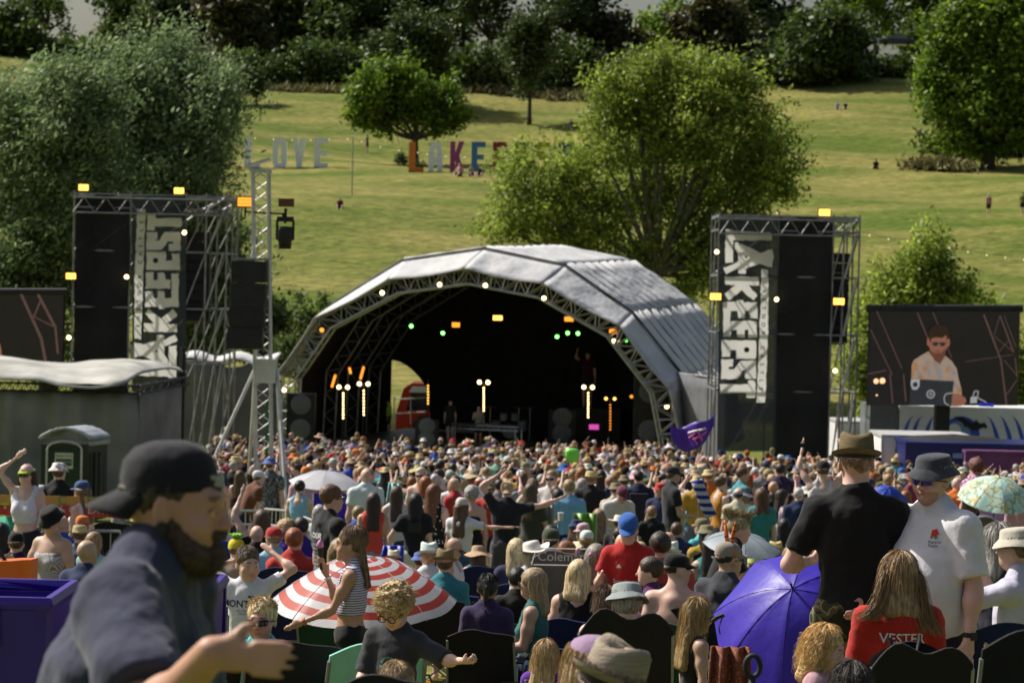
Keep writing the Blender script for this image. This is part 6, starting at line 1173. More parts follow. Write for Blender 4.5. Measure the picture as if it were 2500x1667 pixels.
# --- lower right group
pp(2082, 1622, 7.1, 'dark haired head at the bottom edge below the girl in red', 0, dict(H=1.6, pose='sit', fem=1), dict(top='tee', bottom='shorts', hair='mid'), dict(hair=HC['dark'], top=(.3,.3,.32)), ('black','low','low black chair under the dark haired head at the bottom edge'))
pp(1448, 1553, 8.5, 'child in a lilac cap beside the big double chair', 25, dict(H=1.5, pose='sit', hp=-.1), dict(top='tee', bottom='shorts', hair='mid', hat='beanie'), dict(hat=(.30,.20,.32), hair=HC['blonde'], top=(.1,.1,.12)), mats={'hat': 'cloth'})
f, t_, pt_ = pp(1492, 1592, 7.4, 'person in a grey woven trilby with black band at the bottom edge', -14, dict(H=1.6, pose='sit', hr=.25, hy=-.5, hp=.1), dict(top='tee', bottom='shorts', hair='short', hat='trilby'), dict(hat=(.30,.25,.19), top=(.03,.03,.035), hair=HC['brown']), ('black','camp','black chair under the person in the grey trilby'))
mb = MB(); mb.lathe([(.0868*f.hs, .044*f.hs), (.0862*f.hs, .072*f.hs)], 24, f.hl(0,-.012,0), 1, 1.22, f.hR.to_4x4()); mb.build('hat_band', 'black', pt_['hat'], local=True, smooth=True)
x = P(1523, 1490, 11.5); g0 = float(ground(x.x, 11.5)); cd = chair('wide black double-humped camping chair back in the lower middle', (x.x, 11.55, g0), R(0), 'black', 'double', 1.0, cg); cd.scale = (.74, .9, (x.z-g0)/1.0)
f, t_, pt_ = pp(1532, 1428, 10.1, 'person in a crumpled grey bucket hat sunk in the double-humped chair', 6, dict(H=1.68, pose='sit', hp=.2), dict(top='tee', bottom='shorts', hair='short', hat='bucket'), dict(hat=(.27,.31,.31), top=(.04,.04,.05), hair=HC['grey']))
pp(1482, 1432, 10.9, 'brown haired woman beside the grey bucket hat', 10, dict(H=1.62, pose='sit', fem=1), dict(top='tank', bottom='shorts', hair='mid'), dict(hair=HC['brown'], top=(.02,.02,.02)))
f, t_, pt_ = pp(1416, 1368, 12.6, 'blonde woman with pinned braids and pink bobble headband in a black vest', -12, dict(H=1.68, pose='sit', fem=1, b=1.12, hy=-.25, la=((.25,.1,-1),(0,1,-.2)), ra=((.3,.1,-1),(0,1,-.2))), dict(top='tank', bottom='shorts', hair='mid'), dict(hair=(.55,.42,.24), top=(.008,.008,.009), body=SK['pink']), ('navy','camp','navy chair of the woman with the pink bobble headband'))
mb = MB(); mb.tube([f.hl(-.03,0,.12), f.hl(-.02,-.01,.19)], .003, 4); mb.tube([f.hl(.04,0,.115), f.hl(.08,-.01,.165)], .003, 4); mb.build('headband', 'black', t_, local=True); mat('bobble_pink', (.6,.25,.5), rough=.5)
for q_ in ((-.018,-.01,.205), (.095,-.01,.178)): mb = MB(); bulb(mb, f.hl(*q_), .02); mb.build('bobble', 'bobble_pink', t_, local=True, smooth=True)
f, t_, pt_ = pp(1304, 1390, 11.6, 'tanned woman in black sunglasses and teal vest facing left in a navy chair', 78, dict(H=1.66, pose='sit', fem=1, la=((.1,.2,-1),(0,1,-.1)), ra=((.2,.3,-1),(-.2,1,.1))), dict(top='tank', bottom='shorts', hair='bob'), dict(hair=(.25,.18,.10), top=(.03,.13,.13), body=SK['tan'], bottom=(.03,.05,.15)), ('navy','camp','navy blue chair of the woman in black sunglasses'), True)
f, t_, pt_ = pp(1191, 1402, 11.2, 'woman with a black ponytail and purple tee in a black chair', -6, dict(H=1.62, pose='sit', fem=1), dict(top='tee', bottom='shorts', hair='pony'), dict(hair=HC['black'], top=(.035,.022,.075), body=SK['brown']), ('black','camp','black folding chair of the woman with the ponytail'))
f, t_, pt_ = pp(1334, 1566, 9.3, 'blond child in a purple football shirt with a white name on the back', -18, dict(H=1.30, pose='sit', seat=.34, hs=.94), dict(top='jersey', bottom='shorts', hair='bob'), dict(hair=(.42,.29,.14), top=(.10,.02,.27))); print_text(pt_['top'], [('SZOBOSZLAI', .05, 0, .6)], f.t(0,-.15,1.395), X_, Z_, 'ink_white', 'name_print')
chair_at('small black chair beside the child in the purple shirt', 1362, 12.6, 'black', 'low', 0, .9, cg)
f, t_, pt_ = pp(968.5, 1432, 9.2, 'curly fair haired boy in round glasses and dark tee looking down', 158, dict(H=1.28, hs=.98, hp=.5, hy=-.12, la=((.95,.1,-.45),(.75,.5,.12)), ra=((.2,.3,-1),(-.3,1,-.5)), lhand='fist'), dict(top='tee', bottom='shorts', hair='curly', sleeve=.95, loose=.006), dict(hair=(.46,.33,.16), top=(.035,.037,.045), body=(.66,.42,.34)))
sc_c = [[tuple(f.hl(.05*math.cos(a)*r_, -.01+.06*math.sin(a)*r_, .12)), tuple(f.hl(.10*math.cos(a)*r_, -.01+.115*math.sin(a)*r_, .095)), tuple(f.hl(.118*math.cos(a)*r_, -.01+.135*math.sin(a)*r_, .045))] for a in np.linspace(0, 6.0, 14) for r_ in (.5, 1)]
link(lock_mesh(f, sc_c, 1800, .0013, .016, 9, 8, 0, 0, .014), 'curly_locks', 'hair', pt_['hair'], color=(.55,.4,.2))
mb = MB()
for sx in (-1, 1): mb.tube([f.hl(sx*.033+.024*math.cos(a), .108, .0+.022*math.sin(a)) for a in np.linspace(0, 6.283, 15)], .003, 5, False); mb.tube([f.hl(sx*.057,.104,.004), f.hl(sx*.083,0,.006)], .0025, 4)
mb.tube([f.hl(-.01,.11,.004), f.hl(.01,.11,.004)], .003, 4); mb.build('glasses', 'black', t_, local=True)
word = 'THE BEACH HUT CROYDE'; art = []
for i, ch in enumerate(word):
    if ch == ' ': continue
    a = math.pi*(1.12-1.24*i/(len(word)-1)); vs, fs = text_pts(ch, .019, .3); ca, sa = math.cos(a-math.pi/2), math.sin(a-math.pi/2); art.append(([(.043*math.cos(a)+v[0]*ca-v[1]*sa, .05*math.sin(a)+v[0]*sa+v[1]*ca, 0) for v in vs], fs))
on_surface(pt_['top'], art, f.t(.0,.16,1.22), -X_, Z_, 'ink_mint', 'arched_print'); on_surface(pt_['top'], [([(-.016,-.022,0),(-.012,-.022,0),(.016,.022,0),(.012,.022,0)],[(0,1,2,3)]),([(.016,-.022,0),(.012,-.022,0),(-.016,.022,0),(-.012,.022,0)],[(3,2,1,0)])], f.t(0,.16,1.22), -X_, Z_, 'ink_pink', 'crossed_print')
chair_at('mint green beach chair beside the curly haired boy', 895, 13.0, 'mint', 'camp', 14, 1.0)
pp(968.6, 1618, 7.5, 'fair haired head at the bottom edge below the curly boy', 5, dict(H=1.6, pose='sit'), dict(top='tee', bottom='shorts', hair='short'), dict(hair=(.30,.21,.11), top=(.1,.1,.1)))
x = P(960, 1642, 8.2); g0 = float(ground(x.x, 8.2)); cd = chair('wide black chair back along the bottom edge in the middle', (x.x, 8.2, g0), 0, 'black', 'high', 1.0, cg); cd.scale = (.66,.8,(x.z-g0)/1.04)
# --- girls left of centre
f, t_, pt_ = pp(862, 1286, 14.2, 'girl with braids in a striped crop top walking left with an ice cream', 84, dict(H=1.46, fem=.3, hs=.98, pose='walk', la=((.12,.42,-.85),(.0,.95,-.42)), ra=((.05,.55,-.85),(-.35,.35,1)), rhand='grip', thin=.85), dict(top='crop', bottom='short_shorts', hair='short'), dict(hair=(.16,.10,.055), top=(.3,.3,.4), body=(.45,.26,.17), bottom=(.012,.012,.013), shoes=(.5,.5,.5)), mats={'top': 'navy_stripe'})
for sx in (-1, 1): mb = MB(); mb.tube([f.hl(sx*.05+.004*math.sin(k), -.07-.006*k+.006*(k % 2), .02-.03*k) for k in range(11)], [.017-.0008*k+.004*(k % 2) for k in range(11)], 8); mb.build('braid', 'hair', pt_['hair'], local=True, smooth=True, color=(.14,.09,.05))
w1 = f.arm[1][2]+f.arm[1][3]*.09; mb = MB(); mb.tube([w1-Vector((0,0,.05)), w1+Vector((0,.01,.09))], [.008,.022], 8); mb.build('cone_wrapper', 'black', t_, local=True); mb = MB(); mb.lathe([(0,-.02),(.022,-.01),(.024,.01),(.01,.035),(0,.04)], 10, w1+Vector((0,.012,.11))); mb.build('ice_cream', 'bobble_pink', t_, local=True, smooth=True)
w2, d2 = f.arm[-1][2], f.arm[-1][3]; mb = MB(); mb.tube([w2-d2*.02, w2-d2*.005], .0255, 12); mb.build('wristband', 'ink_orange', t_, local=True); w2, d2 = f.arm[1][2], f.arm[1][3]; mb = MB(); mb.tube([w2-d2*.03, w2-d2*.015], .027, 12); mb.build('bracelet', 'ink_white', t_, local=True)
f, t_, pt_ = pp(606, 1335, 13.3, 'girl in a white MONTAUK tee with both arms folded behind her head', 176, dict(H=1.40, fem=.2, hs=.98, hy=.55, hp=.05, la=((.85,-.05,.62),(-.8,-.45,.5)), ra=((.85,-.05,.62),(-.85,-.45,.12)), thin=.9), dict(top='tee', bottom='shorts', hair='short', hem=1.0), dict(hair=(.15,.10,.06), top=(.68,.68,.72), body=(.64,.40,.31), bottom=(.01,.01,.012)))
print_text(pt_['top'], [('MONTAUK', .066, .01, .8), ('NEW YORK STATE', .014, -.035, 0), ('LONG ISLAND', .014, -.055, 0)], f.t(0,.15,1.30), -X_, Z_, 'ink_navy'); mb = MB(); mb.tube([f.t(.07*math.cos(a), .0+.075*math.sin(a), 1.448-.012*math.sin(a)) for a in np.linspace(0, 6.283, 16)], .006, 6, False); mb.build('neck_trim', 'ink_red', pt_['top'], local=True)
bv = pt_['top']; on_surface(bv, [([(-.02+.16*k/8, .02-.30*k/8, 0) for k in range(9)]+[(.02+.16*k/8, .02-.30*k/8, 0) for k in range(8, -1, -1)], [(k, k+1, 16-k, 17-k) for k in range(8)])], f.t(-.05,.15,1.36), -X_, Z_, 'black', 'bag_strap', lift=.006)
f, t_, pt_ = pp(641, 1462, 10.3, 'blond boy in sunglasses and teal tee behind the man\'s hand', 172, dict(H=1.38, pose='sit', hs=.98, seat=.36), dict(top='tee', bottom='shorts', hair='short'), dict(hair=(.50,.38,.20), top=(.1,.4,.4), body=(.62,.36,.28)), glasses=True, mats={'top': 'teal_print'})
link(lock_mesh(f, [[tuple(f.hl(.06*math.cos(a), -.02+.07*math.sin(a), .09)), tuple(f.hl(.08*math.cos(a), -.02+.09*math.sin(a), .105))] for a in np.linspace(0, 6, 9)]+[[tuple(f.hl(.03*math.cos(a), -.02+.03*math.sin(a), .115)), tuple(f.hl(.05*math.cos(a), .05*math.sin(a), .13))] for a in np.linspace(0, 6, 6)], 420, .003, .014, 4, 9, .008), 'tufts', 'hair', pt_['hair'], color=(.5,.38,.2))
chair_at('black chair to the left of the blond boy in sunglasses', 585, 13.2, 'black', 'camp', -5, 1.0, cg); chair_at('black chair to the right of the blond boy in sunglasses', 712, 13.1, 'black', 'camp', 8, 1.0, cg); chair_at('tall black chair in front of the girl in the MONTAUK tee', 425, 14.2, 'black', 'high', 12, 1.0, cg)
# striped beach umbrella
umbrella('red and white striped beach umbrella tipped on its side', P(893,1362,15.6)+Vector((-.12,.2,0)), (-.08,.1,1), .66, .34, ['umb_red','umb_white'], (1,1,1), 8, .03, .9, scallop=.03, rings_=8) if False else None
mat('umb_red', (.50,.055,.035), rough=.5, transl=.3, bump=.004, bsc=(6,6,6)); mat('umb_white', (.66,.66,.72), rough=.5, transl=.3, bump=.004, bsc=(6,6,6))
umbrella('red and white striped beach umbrella standing low on the grass', P(888,1362,16.6), (-.02,-.16,1), .64, .30, ['umb_white','umb_red'], (1,1,1), 8, .02, .75, scallop=.03, rings_=13); occ.append((P(890,1400,16.6).x, 16.6, .75))
umbrella('white parasol above the blue windbreak', P(796,1150,37), (.05,-.12,1), .56, .18, 'umb_white', (1,1,1), 8, .05, 1.7, scallop=.05)
umbrella('pale green palm patterned umbrella at the right edge', P(2440,1166,34), (.05,-.35,1), .56, .30, 'palm', (1,1,1), 8, .05, 1.4); umbrella('light blue grey umbrella between the mohawk and the purple umbrella', P(1815,1302,22), (.1,-.2,1), .36, .12, 'nylon', (.34,.40,.46), 8, .03, 1.0); umbrella('royal blue umbrella behind the man in the trilby', P(2170,1192,30), (.1,-.6,1), .3, .2, 'nylon', (.02,.06,.5), 8, .03, 1.0)
# --- middle distance, from the left
S = 'sit'
pp(66, 1130, 24, 'girl in a white crop top with one arm raised to her flower crown', 168, dict(H=1.68, fem=1, la=((.2,0,-1),(.1,.1,-1)), ra=((.7,0,.8),(-.8,0,.6)), thin=.85), dict(top='crop', bottom='shorts', hair='mid', hat='visor'), dict(hair=HC['dark'], top=(.65,.65,.72), hat=(.35,.45,.02)), glasses=True)
pp(144, 1131, 23, 'man in a black tee and patterned white bucket hat before the toilet', -12, dict(H=1.8, b=1.1), dict(top='tee', bottom='shorts', hair='short', hat='bucket'), dict(hair=HC['brown'], top=(.012,.012,.013), hat=(.6,.55,.55)), mats={'hat': 'print'})
pp(201, 1174, 22, 'girl in a blue cap and white vest with long brown hair, facing left', 62, dict(H=1.62, fem=1, thin=.85), dict(top='tank', bottom='shorts', hair='long', hat='cap'), dict(hair=(.13,.085,.05), top=(.68,.67,.66), hat=(.04,.08,.2)))
pp(128, 1240, 16.2, 'woman in a black bucket hat and strapless gingham top holding a drink can', 150, dict(H=1.62, fem=1, b=1.12, hp=.45, ra=((.3,.3,-1),(-.1,1,.5)), la=((.3,0,-1),(-.1,.6,-.8)), rhand='grip'), dict(top='bandeau', bottom='skirt', hair='short', hat='bucket'), dict(hair=HC['dark'], body=SK['tan'], hat=(.01,.01,.012)), glasses=True, mats={'top': 'gingham', 'bottom': 'gingham'})
for (px, py, D, lab, yaw, F, wr, co, *rest) in [
 (78,1385,13.6,'woman with straight blonde hair seen from behind at far left',5,dict(H=1.6,pose=S,fem=1),dict(top='tee',bottom='shorts',hair='bob'),dict(hair=HC['blonde'],top=(.02,.02,.02)),('black','low','black chair of the straight blonde woman')),
 (134,1362,14,'brown haired woman with sunglasses pushed up, far left',-20,dict(H=1.66,pose=S,fem=1),dict(top='tee',bottom='shorts',hair='bob'),dict(hair=(.16,.10,.06),top=(.01,.01,.01)),('black','camp','black chair of the brown haired woman at far left')),
 (195,1283,19,'person in a pale straw hat beside the black capped man\'s shoulder',5,dict(H=1.7,pose=S),dict(top='tee',bottom='shorts',hair='short',hat='straw'),dict(hat=(.42,.36,.2),top=(.1,.14,.2)),('navy','camp','navy chair under the pale straw hat')),
 (230,1300,18,'blonde woman in a mint top, partly behind the bearded man',-30,dict(H=1.64,pose=S,fem=1),dict(top='tee',bottom='shorts',hair='mid'),dict(hair=HC['sandy'],top=(.3,.5,.45)),('grey','camp','grey chair of the woman in the mint top')),
 (28,1205,24,'person in a neon yellow visor and green tee at far left',150,dict(H=1.6,pose=S),dict(top='tee',bottom='shorts',hair='short',hat='visor'),dict(hat=(.5,.6,.05),top=(.03,.3,.2)),('black','camp','black chair of the neon visor')),
 (40,1300,18,'man in a black cap slumped at the left edge',0,dict(H=1.7,pose=S),dict(top='tee',bottom='shorts',hair='short',hat='cap'),dict(hat=(.01,.01,.01),top=(.03,.02,.06)),('black','high','tall black chair at the left edge')),
 (98,1185,27,'person in a white cap and pale tee beside the flower crown girl',100,dict(H=1.66),dict(top='tee',bottom='shorts',hair='short',hat='cap'),dict(hat=(.5,.5,.5),top=(.4,.4,.45))),
 (1107,1312,16,'bald tanned man in sunglasses and a white vest facing right',-105,dict(H=1.74,pose=S,hp=.3,b=1.1,neck=1.2),dict(top='tank',bottom='shorts',hair=None,stubble=.9),dict(top=(.7,.7,.72),body=SK['tan']),('navy','camp','navy chair under the bald man'),'g'),
 (1167,1332,15,'woman in a wide floppy tan sunhat',8,dict(H=1.66,pose=S,fem=1),dict(top='tank',bottom='shorts',hair='mid',hat='sunhat'),dict(hat=(.45,.31,.2),hair=HC['brown'],top=(.05,.2,.22),body=SK['tan']),('navy','high','navy blue padded chair in front of the floppy sunhat')),
 (1026,1349,14.8,'person in a rainbow crochet bucket hat',0,dict(H=1.64,pose=S),dict(top='tee',bottom='shorts',hair='short',hat='bucket'),dict(top=(.04,.04,.05),body=SK['tan']),('black','camp','black chair under the rainbow hat')),
 (961,1347,16,'man in a cream trilby beside the striped umbrella',4,dict(H=1.72,pose=S),dict(top='tee',bottom='shorts',hair='short',hat='trilby'),dict(hat=(.62,.56,.44),top=(.02,.02,.04)),('red','camp','red chair behind the cream trilby')),
 (1345,1291,17.5,'man in an army green cap above the grey chair',-5,dict(H=1.78,pose=S,b=1.1),dict(top='tee',bottom='shorts',hair='buzz',hat='cap'),dict(hat=(.05,.06,.03),top=(.02,.02,.02),hair=HC['dark'])),
 (1302,1322,16.3,'grey blonde woman in a white cowboy hat',20,dict(H=1.64,pose=S,fem=1,hr=-.2),dict(top='tee',bottom='shorts',hair='bob',hat='cowboy'),dict(hat=(.66,.63,.58),hair=(.42,.37,.28),top=(.5,.55,.62)),('black','camp','black chair of the white cowboy hat')),
 (1262,1317,16.8,'blonde woman with loose hair right of the floppy sunhat',0,dict(H=1.62,pose=S,fem=1),dict(top='tee',bottom='shorts',hair='bob'),dict(hair=(.42,.34,.19),top=(.02,.025,.06)),('navy','camp','navy chair of the loose haired blonde woman')),
 (1263,1385,20.5,'dark haired man low beside the grey chair',0,dict(H=1.5,pose=S),dict(top='tee',bottom='shorts',hair='short'),dict(hair=HC['black'],top=(.01,.01,.01)),('black','low','low black chair left of the grey chair')),
 (1456,1330,15.5,'grey haired woman in a coral vest right of the grey chair',5,dict(H=1.62,pose=S,fem=1),dict(top='tank',bottom='shorts',hair='mid'),dict(hair=(.25,.22,.18),top=(.5,.08,.06),body=SK['pink']),('navy','camp','navy chair under the coral vest')),
 (1610,1303,14.6,'broad man in a faded red tee seen from behind',-8,dict(H=1.86,pose=S,b=1.2,hp=.25,lean=.15),dict(top='tee',bottom='shorts',hair='short'),dict(hair=HC['dark'],top=(.42,.07,.06),body=SK['pink']),('navy','camp','navy chair of the man in the faded red tee')),
 (1590,1360,13.2,'girl in profile with slicked dark hair in front of the red tee',84,dict(H=1.58,pose=S,fem=1),dict(top='tee',bottom='shorts',hair='bun'),dict(hair=(.05,.03,.02),top=(.08,.02,.1))),
 (1655,1352,12.8,'bare backed man in a black cap with an orange outline, brim to the right',-18,dict(H=1.72,pose=S,b=1.15,hy=-1.0,neck=1.2),dict(top=None,bottom='shorts',hair='buzz',hat='cap'),dict(hat=(.012,.012,.013),body=SK['pink'],hair=HC['dark'])),
 (1700,1465,10.6,'curly blonde woman in sunglasses left of the purple umbrella',-72,dict(H=1.5,pose=S,fem=1,hp=.15),dict(top='tank',bottom='shorts',hair='long'),dict(hair=(.33,.22,.09),top=(.01,.01,.01),body=SK['tan']),None,'g'),
 (1778,1325,13.4,'man in a beige baseball cap with orange jointed feelers',-42,dict(H=1.74,pose=S,b=1.1,hy=-.35,neck=1.15),dict(top='tee',bottom='shorts',hair='buzz',hat='cap'),dict(hat=(.27,.24,.20),top=(.035,.04,.05),hair=HC['dark'],body=SK['tan']),('black','camp','black chair of the man with orange feelers'),'g'),
 (1738,1262,15.6,'teenager with a spiky mohawk and black tee bending to the right',-82,dict(H=1.66,lean=.42,hs=1.0,hp=.1,neck=1.1,la=((.2,.5,-1),(0,.6,-1)),ra=((.2,.3,-1),(0,.6,-.9))),dict(top='tee',bottom='shorts',hair='mohawk'),dict(hair=(.36,.28,.14),top=(.010,.010,.011),body=SK['pink'],bottom=(.012,.012,.012))),
 (1535,1256,16.8,'boy in a red football shirt and bright blue cap looking down',172,dict(H=1.52,hp=.4,ra=((.3,.2,-1),(-.2,1,.45)),rhand='fist'),dict(top='jersey',bottom='shorts',hair='short',hat='cap'),dict(hat=(.03,.12,.42),top=(.42,.02,.02),hair=HC['sandy'],body=(.66,.42,.34),bottom=(.6,.6,.6))),
 (1845,1350,15,'person in a pale lime beanie left of the purple umbrella top',0,dict(H=1.6,pose=S),dict(top='tee',bottom='shorts',hair='short',hat='beanie'),dict(hat=(.55,.62,.2),top=(.03,.08,.25))),
 (2440,1282,13.8,'grey haired woman in sunglasses leaning at the right edge',-60,dict(H=1.66,pose=S,fem=1,ra=((.3,1,-.2),(.2,1,.2)),la=((.3,1,-.3),(.2,1,.1))),dict(top='tank',bottom='shorts',hair='mid'),dict(hair=(.33,.31,.29),body=SK['tan'],top=(.03,.03,.05)),('navy','camp','navy chair of the grey haired woman at the right edge'),'g'),
 (2486,1290,13,'man in a cream bucket hat with hands at his face, right edge',60,dict(H=1.72,pose=S,ra=((.2,.8,-.2),(-.3,.2,1)),la=((.2,.8,-.2),(-.3,.2,1))),dict(top='tee',bottom='shorts',hair='short',hat='bucket'),dict(hat=(.5,.47,.4),top=(.5,.48,.6),body=SK['tan'])),
 (808,1183,20,'man in sunglasses and a black band tee with white print on its back',-62,dict(H=1.86,b=1.12,neck=1.15),dict(top='tee',bottom='shorts',hair='short',sleeve=.75),dict(hair=(.12,.06,.03),top=(.012,.012,.015),body=SK['pink']),None,'g'),
 (912,1203,21,'woman in a coral red vest with long dark locks and pale jeans',4,dict(H=1.7,fem=1),dict(top='tank',bottom='trousers',hair='long'),dict(hair=(.035,.02,.015),top=(.55,.07,.05),bottom=(.2,.28,.4),body=SK['tan'])),
 (968,1187,23.5,'woman in a white strappy top with long brown hair',6,dict(H=1.68,fem=1),dict(top='tank',bottom='shorts',hair='long'),dict(hair=(.06,.035,.02),top=(.6,.58,.58),bottom=(.03,.05,.12))),
 (1015,1205,20.6,'woman in a black tee with waist length black hair and white shorts',2,dict(H=1.7,fem=1,la=((.6,-.1,-.8),(-.2,.2,-1))),dict(top='tee',bottom='shorts',hair='long'),dict(hair=HC['black'],top=(.012,.014,.02),bottom=(.6,.6,.6))),
 (1060,1182,22,'auburn haired woman in a black polka dot dress looking at a phone',-25,dict(H=1.7,fem=1,ra=((.2,.2,-1),(0,1,.3))),dict(top='dress',bottom=None,hair='long'),dict(hair=(.13,.05,.02),body=SK['pink'])),
 (1128,1215,21,'girl in a white cap and tee with very long brown hair',-20,dict(H=1.6,fem=1,thin=.85,ra=((1,.2,-.15),(1,.2,.05))),dict(top='tee',bottom='short_shorts',hair='long',hat='cap',hem=1.0),dict(hair=(.12,.075,.04),top=(.66,.66,.7),hat=(.6,.55,.52),bottom=(.05,.09,.2),body=SK['pink'])),
 (1152,1188,23,'woman with curly grey hair and a tattooed back in a black camisole',-5,dict(H=1.68,fem=1),dict(top='strap',bottom='shorts',hair='curly'),dict(hair=HC['grey'],top=(.012,.012,.012),body=SK['pink'])),
 (1238,1176,20.5,'man in a black tee and backwards tan cap with both arms flung wide',0,dict(H=1.84,b=1.1,ra=((1,.1,.18),(1,.1,.42)),la=((.55,0,.9),(-.85,0,.62)),rhand='open',lhand='open'),dict(top='tee',bottom='shorts',hair='short',hat='backcap'),dict(hat=(.42,.3,.19),top=(.014,.017,.024),bottom=(.07,.07,.08),body=SK['pink'],hair=HC['dark'])),
 (1297,1180,22.5,'curly haired woman in an olive top holding up a plastic cup',-30,dict(H=1.68,fem=1,ra=((.2,.4,-1),(.1,1,.3)),rhand='grip'),dict(top='tee',bottom='trousers',hair='long'),dict(hair=(.10,.07,.04),top=(.05,.055,.04),bottom=(.01,.01,.01)),None,'g'),
 (1642,1138,26,'man in a black and white trucker cap and black tee facing right',-75,dict(H=1.84,ra=((.1,.2,-1),(0,1,-.1))),dict(top='tee',bottom='shorts',hair='short',hat='cap'),dict(hat=(.03,.03,.035),top=(.018,.02,.026),body=SK['tan'])),
 (1812,1140,27,'man in a teal tee standing side on',-75,dict(H=1.84),dict(top='tee',bottom='shorts',hair='short'),dict(hair=HC['brown'],top=(.06,.24,.27),bottom=(.1,.1,.1),body=SK['tan'])),
 (1760,1162,27,'woman in a mustard vest with a rucksack, facing right',-60,dict(H=1.66,fem=1),dict(top='tank',bottom='shorts',hair='bun'),dict(hair=HC['brown'],top=(.4,.18,.02))),
 (1490,1182,25,'man in a dusty maroon cap and white shirt bending forward',-160,dict(H=1.8,lean=.75,hp=.5),dict(top='tee',bottom='shorts',hair='short',hat='cap'),dict(hat=(.16,.04,.07),top=(.62,.6,.58),body=SK['pink'])),
 (1560,1148,28,'teenager in a navy football shirt with a rucksack, seen from behind',0,dict(H=1.7),dict(top='jersey',bottom='shorts',hair='short'),dict(hair=HC['black'],top=(.012,.016,.05),bottom=(.03,.07,.3))),
 (1420,1140,28,'woman in a pale green top with long ginger hair',0,dict(H=1.68,fem=1),dict(top='tee',bottom='shorts',hair='long'),dict(hair=(.24,.09,.03),top=(.25,.5,.33))),
 (1300,1160,29,'man in a dusty blue tee and dark cap turned away',0,dict(H=1.78,b=1.1),dict(top='tee',bottom='shorts',hair='short',hat='cap'),dict(hat=(.01,.01,.01),top=(.06,.12,.2),hair=HC['dark'])),
 (1390,1170,24,'man in a light blue shirt crouched left of the ginger woman',10,dict(H=1.6),dict(top='tee',bottom='shorts',hair='short'),dict(hair=HC['sandy'],top=(.2,.42,.62))),
 (660,1118,31,'person in a rainbow bucket hat and grey printed shirt beside the mast stay',-15,dict(H=1.76),dict(top='tee',bottom='shorts',hair='short',hat='bucket'),dict()),
 (590,1150,30,'person in a brown shirt and white cap bending beside the mast',-60,dict(H=1.7,lean=.5),dict(top='tee',bottom='shorts',hair='short',hat='cap'),dict(hat=(.6,.6,.65),top=(.14,.055,.03))),
 (890,1160,27,'man in a black tee with faded red print behind the coral vest',0,dict(H=1.78),dict(top='tee',bottom='shorts',hair='short'),dict(hair=HC['black'],top=(.012,.012,.012),body=SK['tan'])),
 (1905,1130,30,'person in a dark floral shirt and shorts left of the trilby man',10,dict(H=1.78,b=1.1),dict(top='tee',bottom='shorts',hair='short'),dict(hair=HC['dark'],top=(.04,.03,.06),bottom=(.4,.34,.22))),
 (2385,1120,30,'person in a pink and lilac tie dye top right of the polo shirt man',20,dict(H=1.66,fem=1),dict(top='tee',bottom='shorts',hair='curly'),dict(hair=(.12,.04,.03),top=(.5,.25,.45))),
 (2010,1125,26,'woman in a white vest lifting her arms to take a photo',0,dict(H=1.66,fem=1,la=((.5,.3,.8),(-.2,.4,1)),ra=((.5,.3,.8),(-.2,.4,1))),dict(top='tank',bottom='shorts',hair='short',hat='cap'),dict(hat=(.02,.02,.02),top=(.62,.6,.62))),
 (1347,1147,25,'girl in white sunglasses and a white tee with an orange drink',165,dict(H=1.6,fem=1),dict(top='tee',bottom='shorts',hair='bun'),dict(hair=(.3,.22,.12),top=(.62,.6,.58)),None,'g'),
 (1072,1145,29,'woman in sunglasses and white top looking back over her shoulder',130,dict(H=1.66,fem=1),dict(top='tank',bottom='shorts',hair='bun'),dict(hair=HC['dark'],top=(.62,.6,.58)),None,'g'),
 (1112,1160,27,'boy in a white tee with navy trim facing the camera',175,dict(H=1.58),dict(top='tee',bottom='shorts',hair='short'),dict(hair=HC['dark'],top=(.6,.6,.64))),
 (1028,1140,28,'woman in sunglasses and black bandeau turned towards the camera',172,dict(H=1.68,fem=1),dict(top='bandeau',bottom='shorts',hair='bun'),dict(hair=(.4,.33,.24),top=(.01,.01,.01)),None,'g'),
 (790,1340,17,'person in a beige cap sitting behind the green chair',-100,dict(H=1.66,pose=S),dict(top='tee',bottom='shorts',hair='short',hat='cap'),dict(hat=(.42,.36,.25),top=(.03,.08,.22)),('dark green','camp','green chair with silver frame left of the striped umbrella',-20)),
 (700,1270,20,'curly fair haired child behind the blue chair',0,dict(H=1.36,pose=S),dict(top='tee',bottom='shorts',hair='curly'),dict(hair=(.3,.2,.1),top=(.03,.03,.2)),('purple','camp','royal blue chair behind the girl in the MONTAUK tee')),
 (735,1262,20,'boy with short dark hair beside the curly fair child',10,dict(H=1.46,pose=S),dict(top='tee',bottom='shorts',hair='short'),dict(hair=HC['dark'],top=(.04,.02,.2),body=SK['tan'])),
 (640,1245,21.5,'person resting an arm on the tall black chair back',5,dict(H=1.7,pose=S,la=((.5,.2,.8),(-.3,.3,1))),dict(top='tank',bottom='shorts',hair='mid'),dict(hair=HC['brown'],top=(.02,.02,.02)),('black','high','tall black chair back below the barrier')),
 (577,1315,17,'person in a yellow pineapple hat with green leaves',0,dict(H=1.66,pose=S),dict(top='tee',bottom='shorts',hair='short',hat='beanie'),dict(hat=(.6,.52,.04),top=(.3,.25,.2)))]:
    ch = rest[0] if rest else None; gl = rest[1] if len(rest) > 1 else None; mm = {}
    if 'polka' in lab: mm = {'top': 'polka', 'skirt': 'polka'}
    if 'grey printed' in lab: mm = {'top': 'floral', 'hat': 'rainbow_hat'}
    if 'tie dye' in lab or 'dark floral' in lab: mm = {'top': 'print'}
    if lab.startswith('person in a rainbow crochet'): mm = {'hat': 'rainbow_hat'}
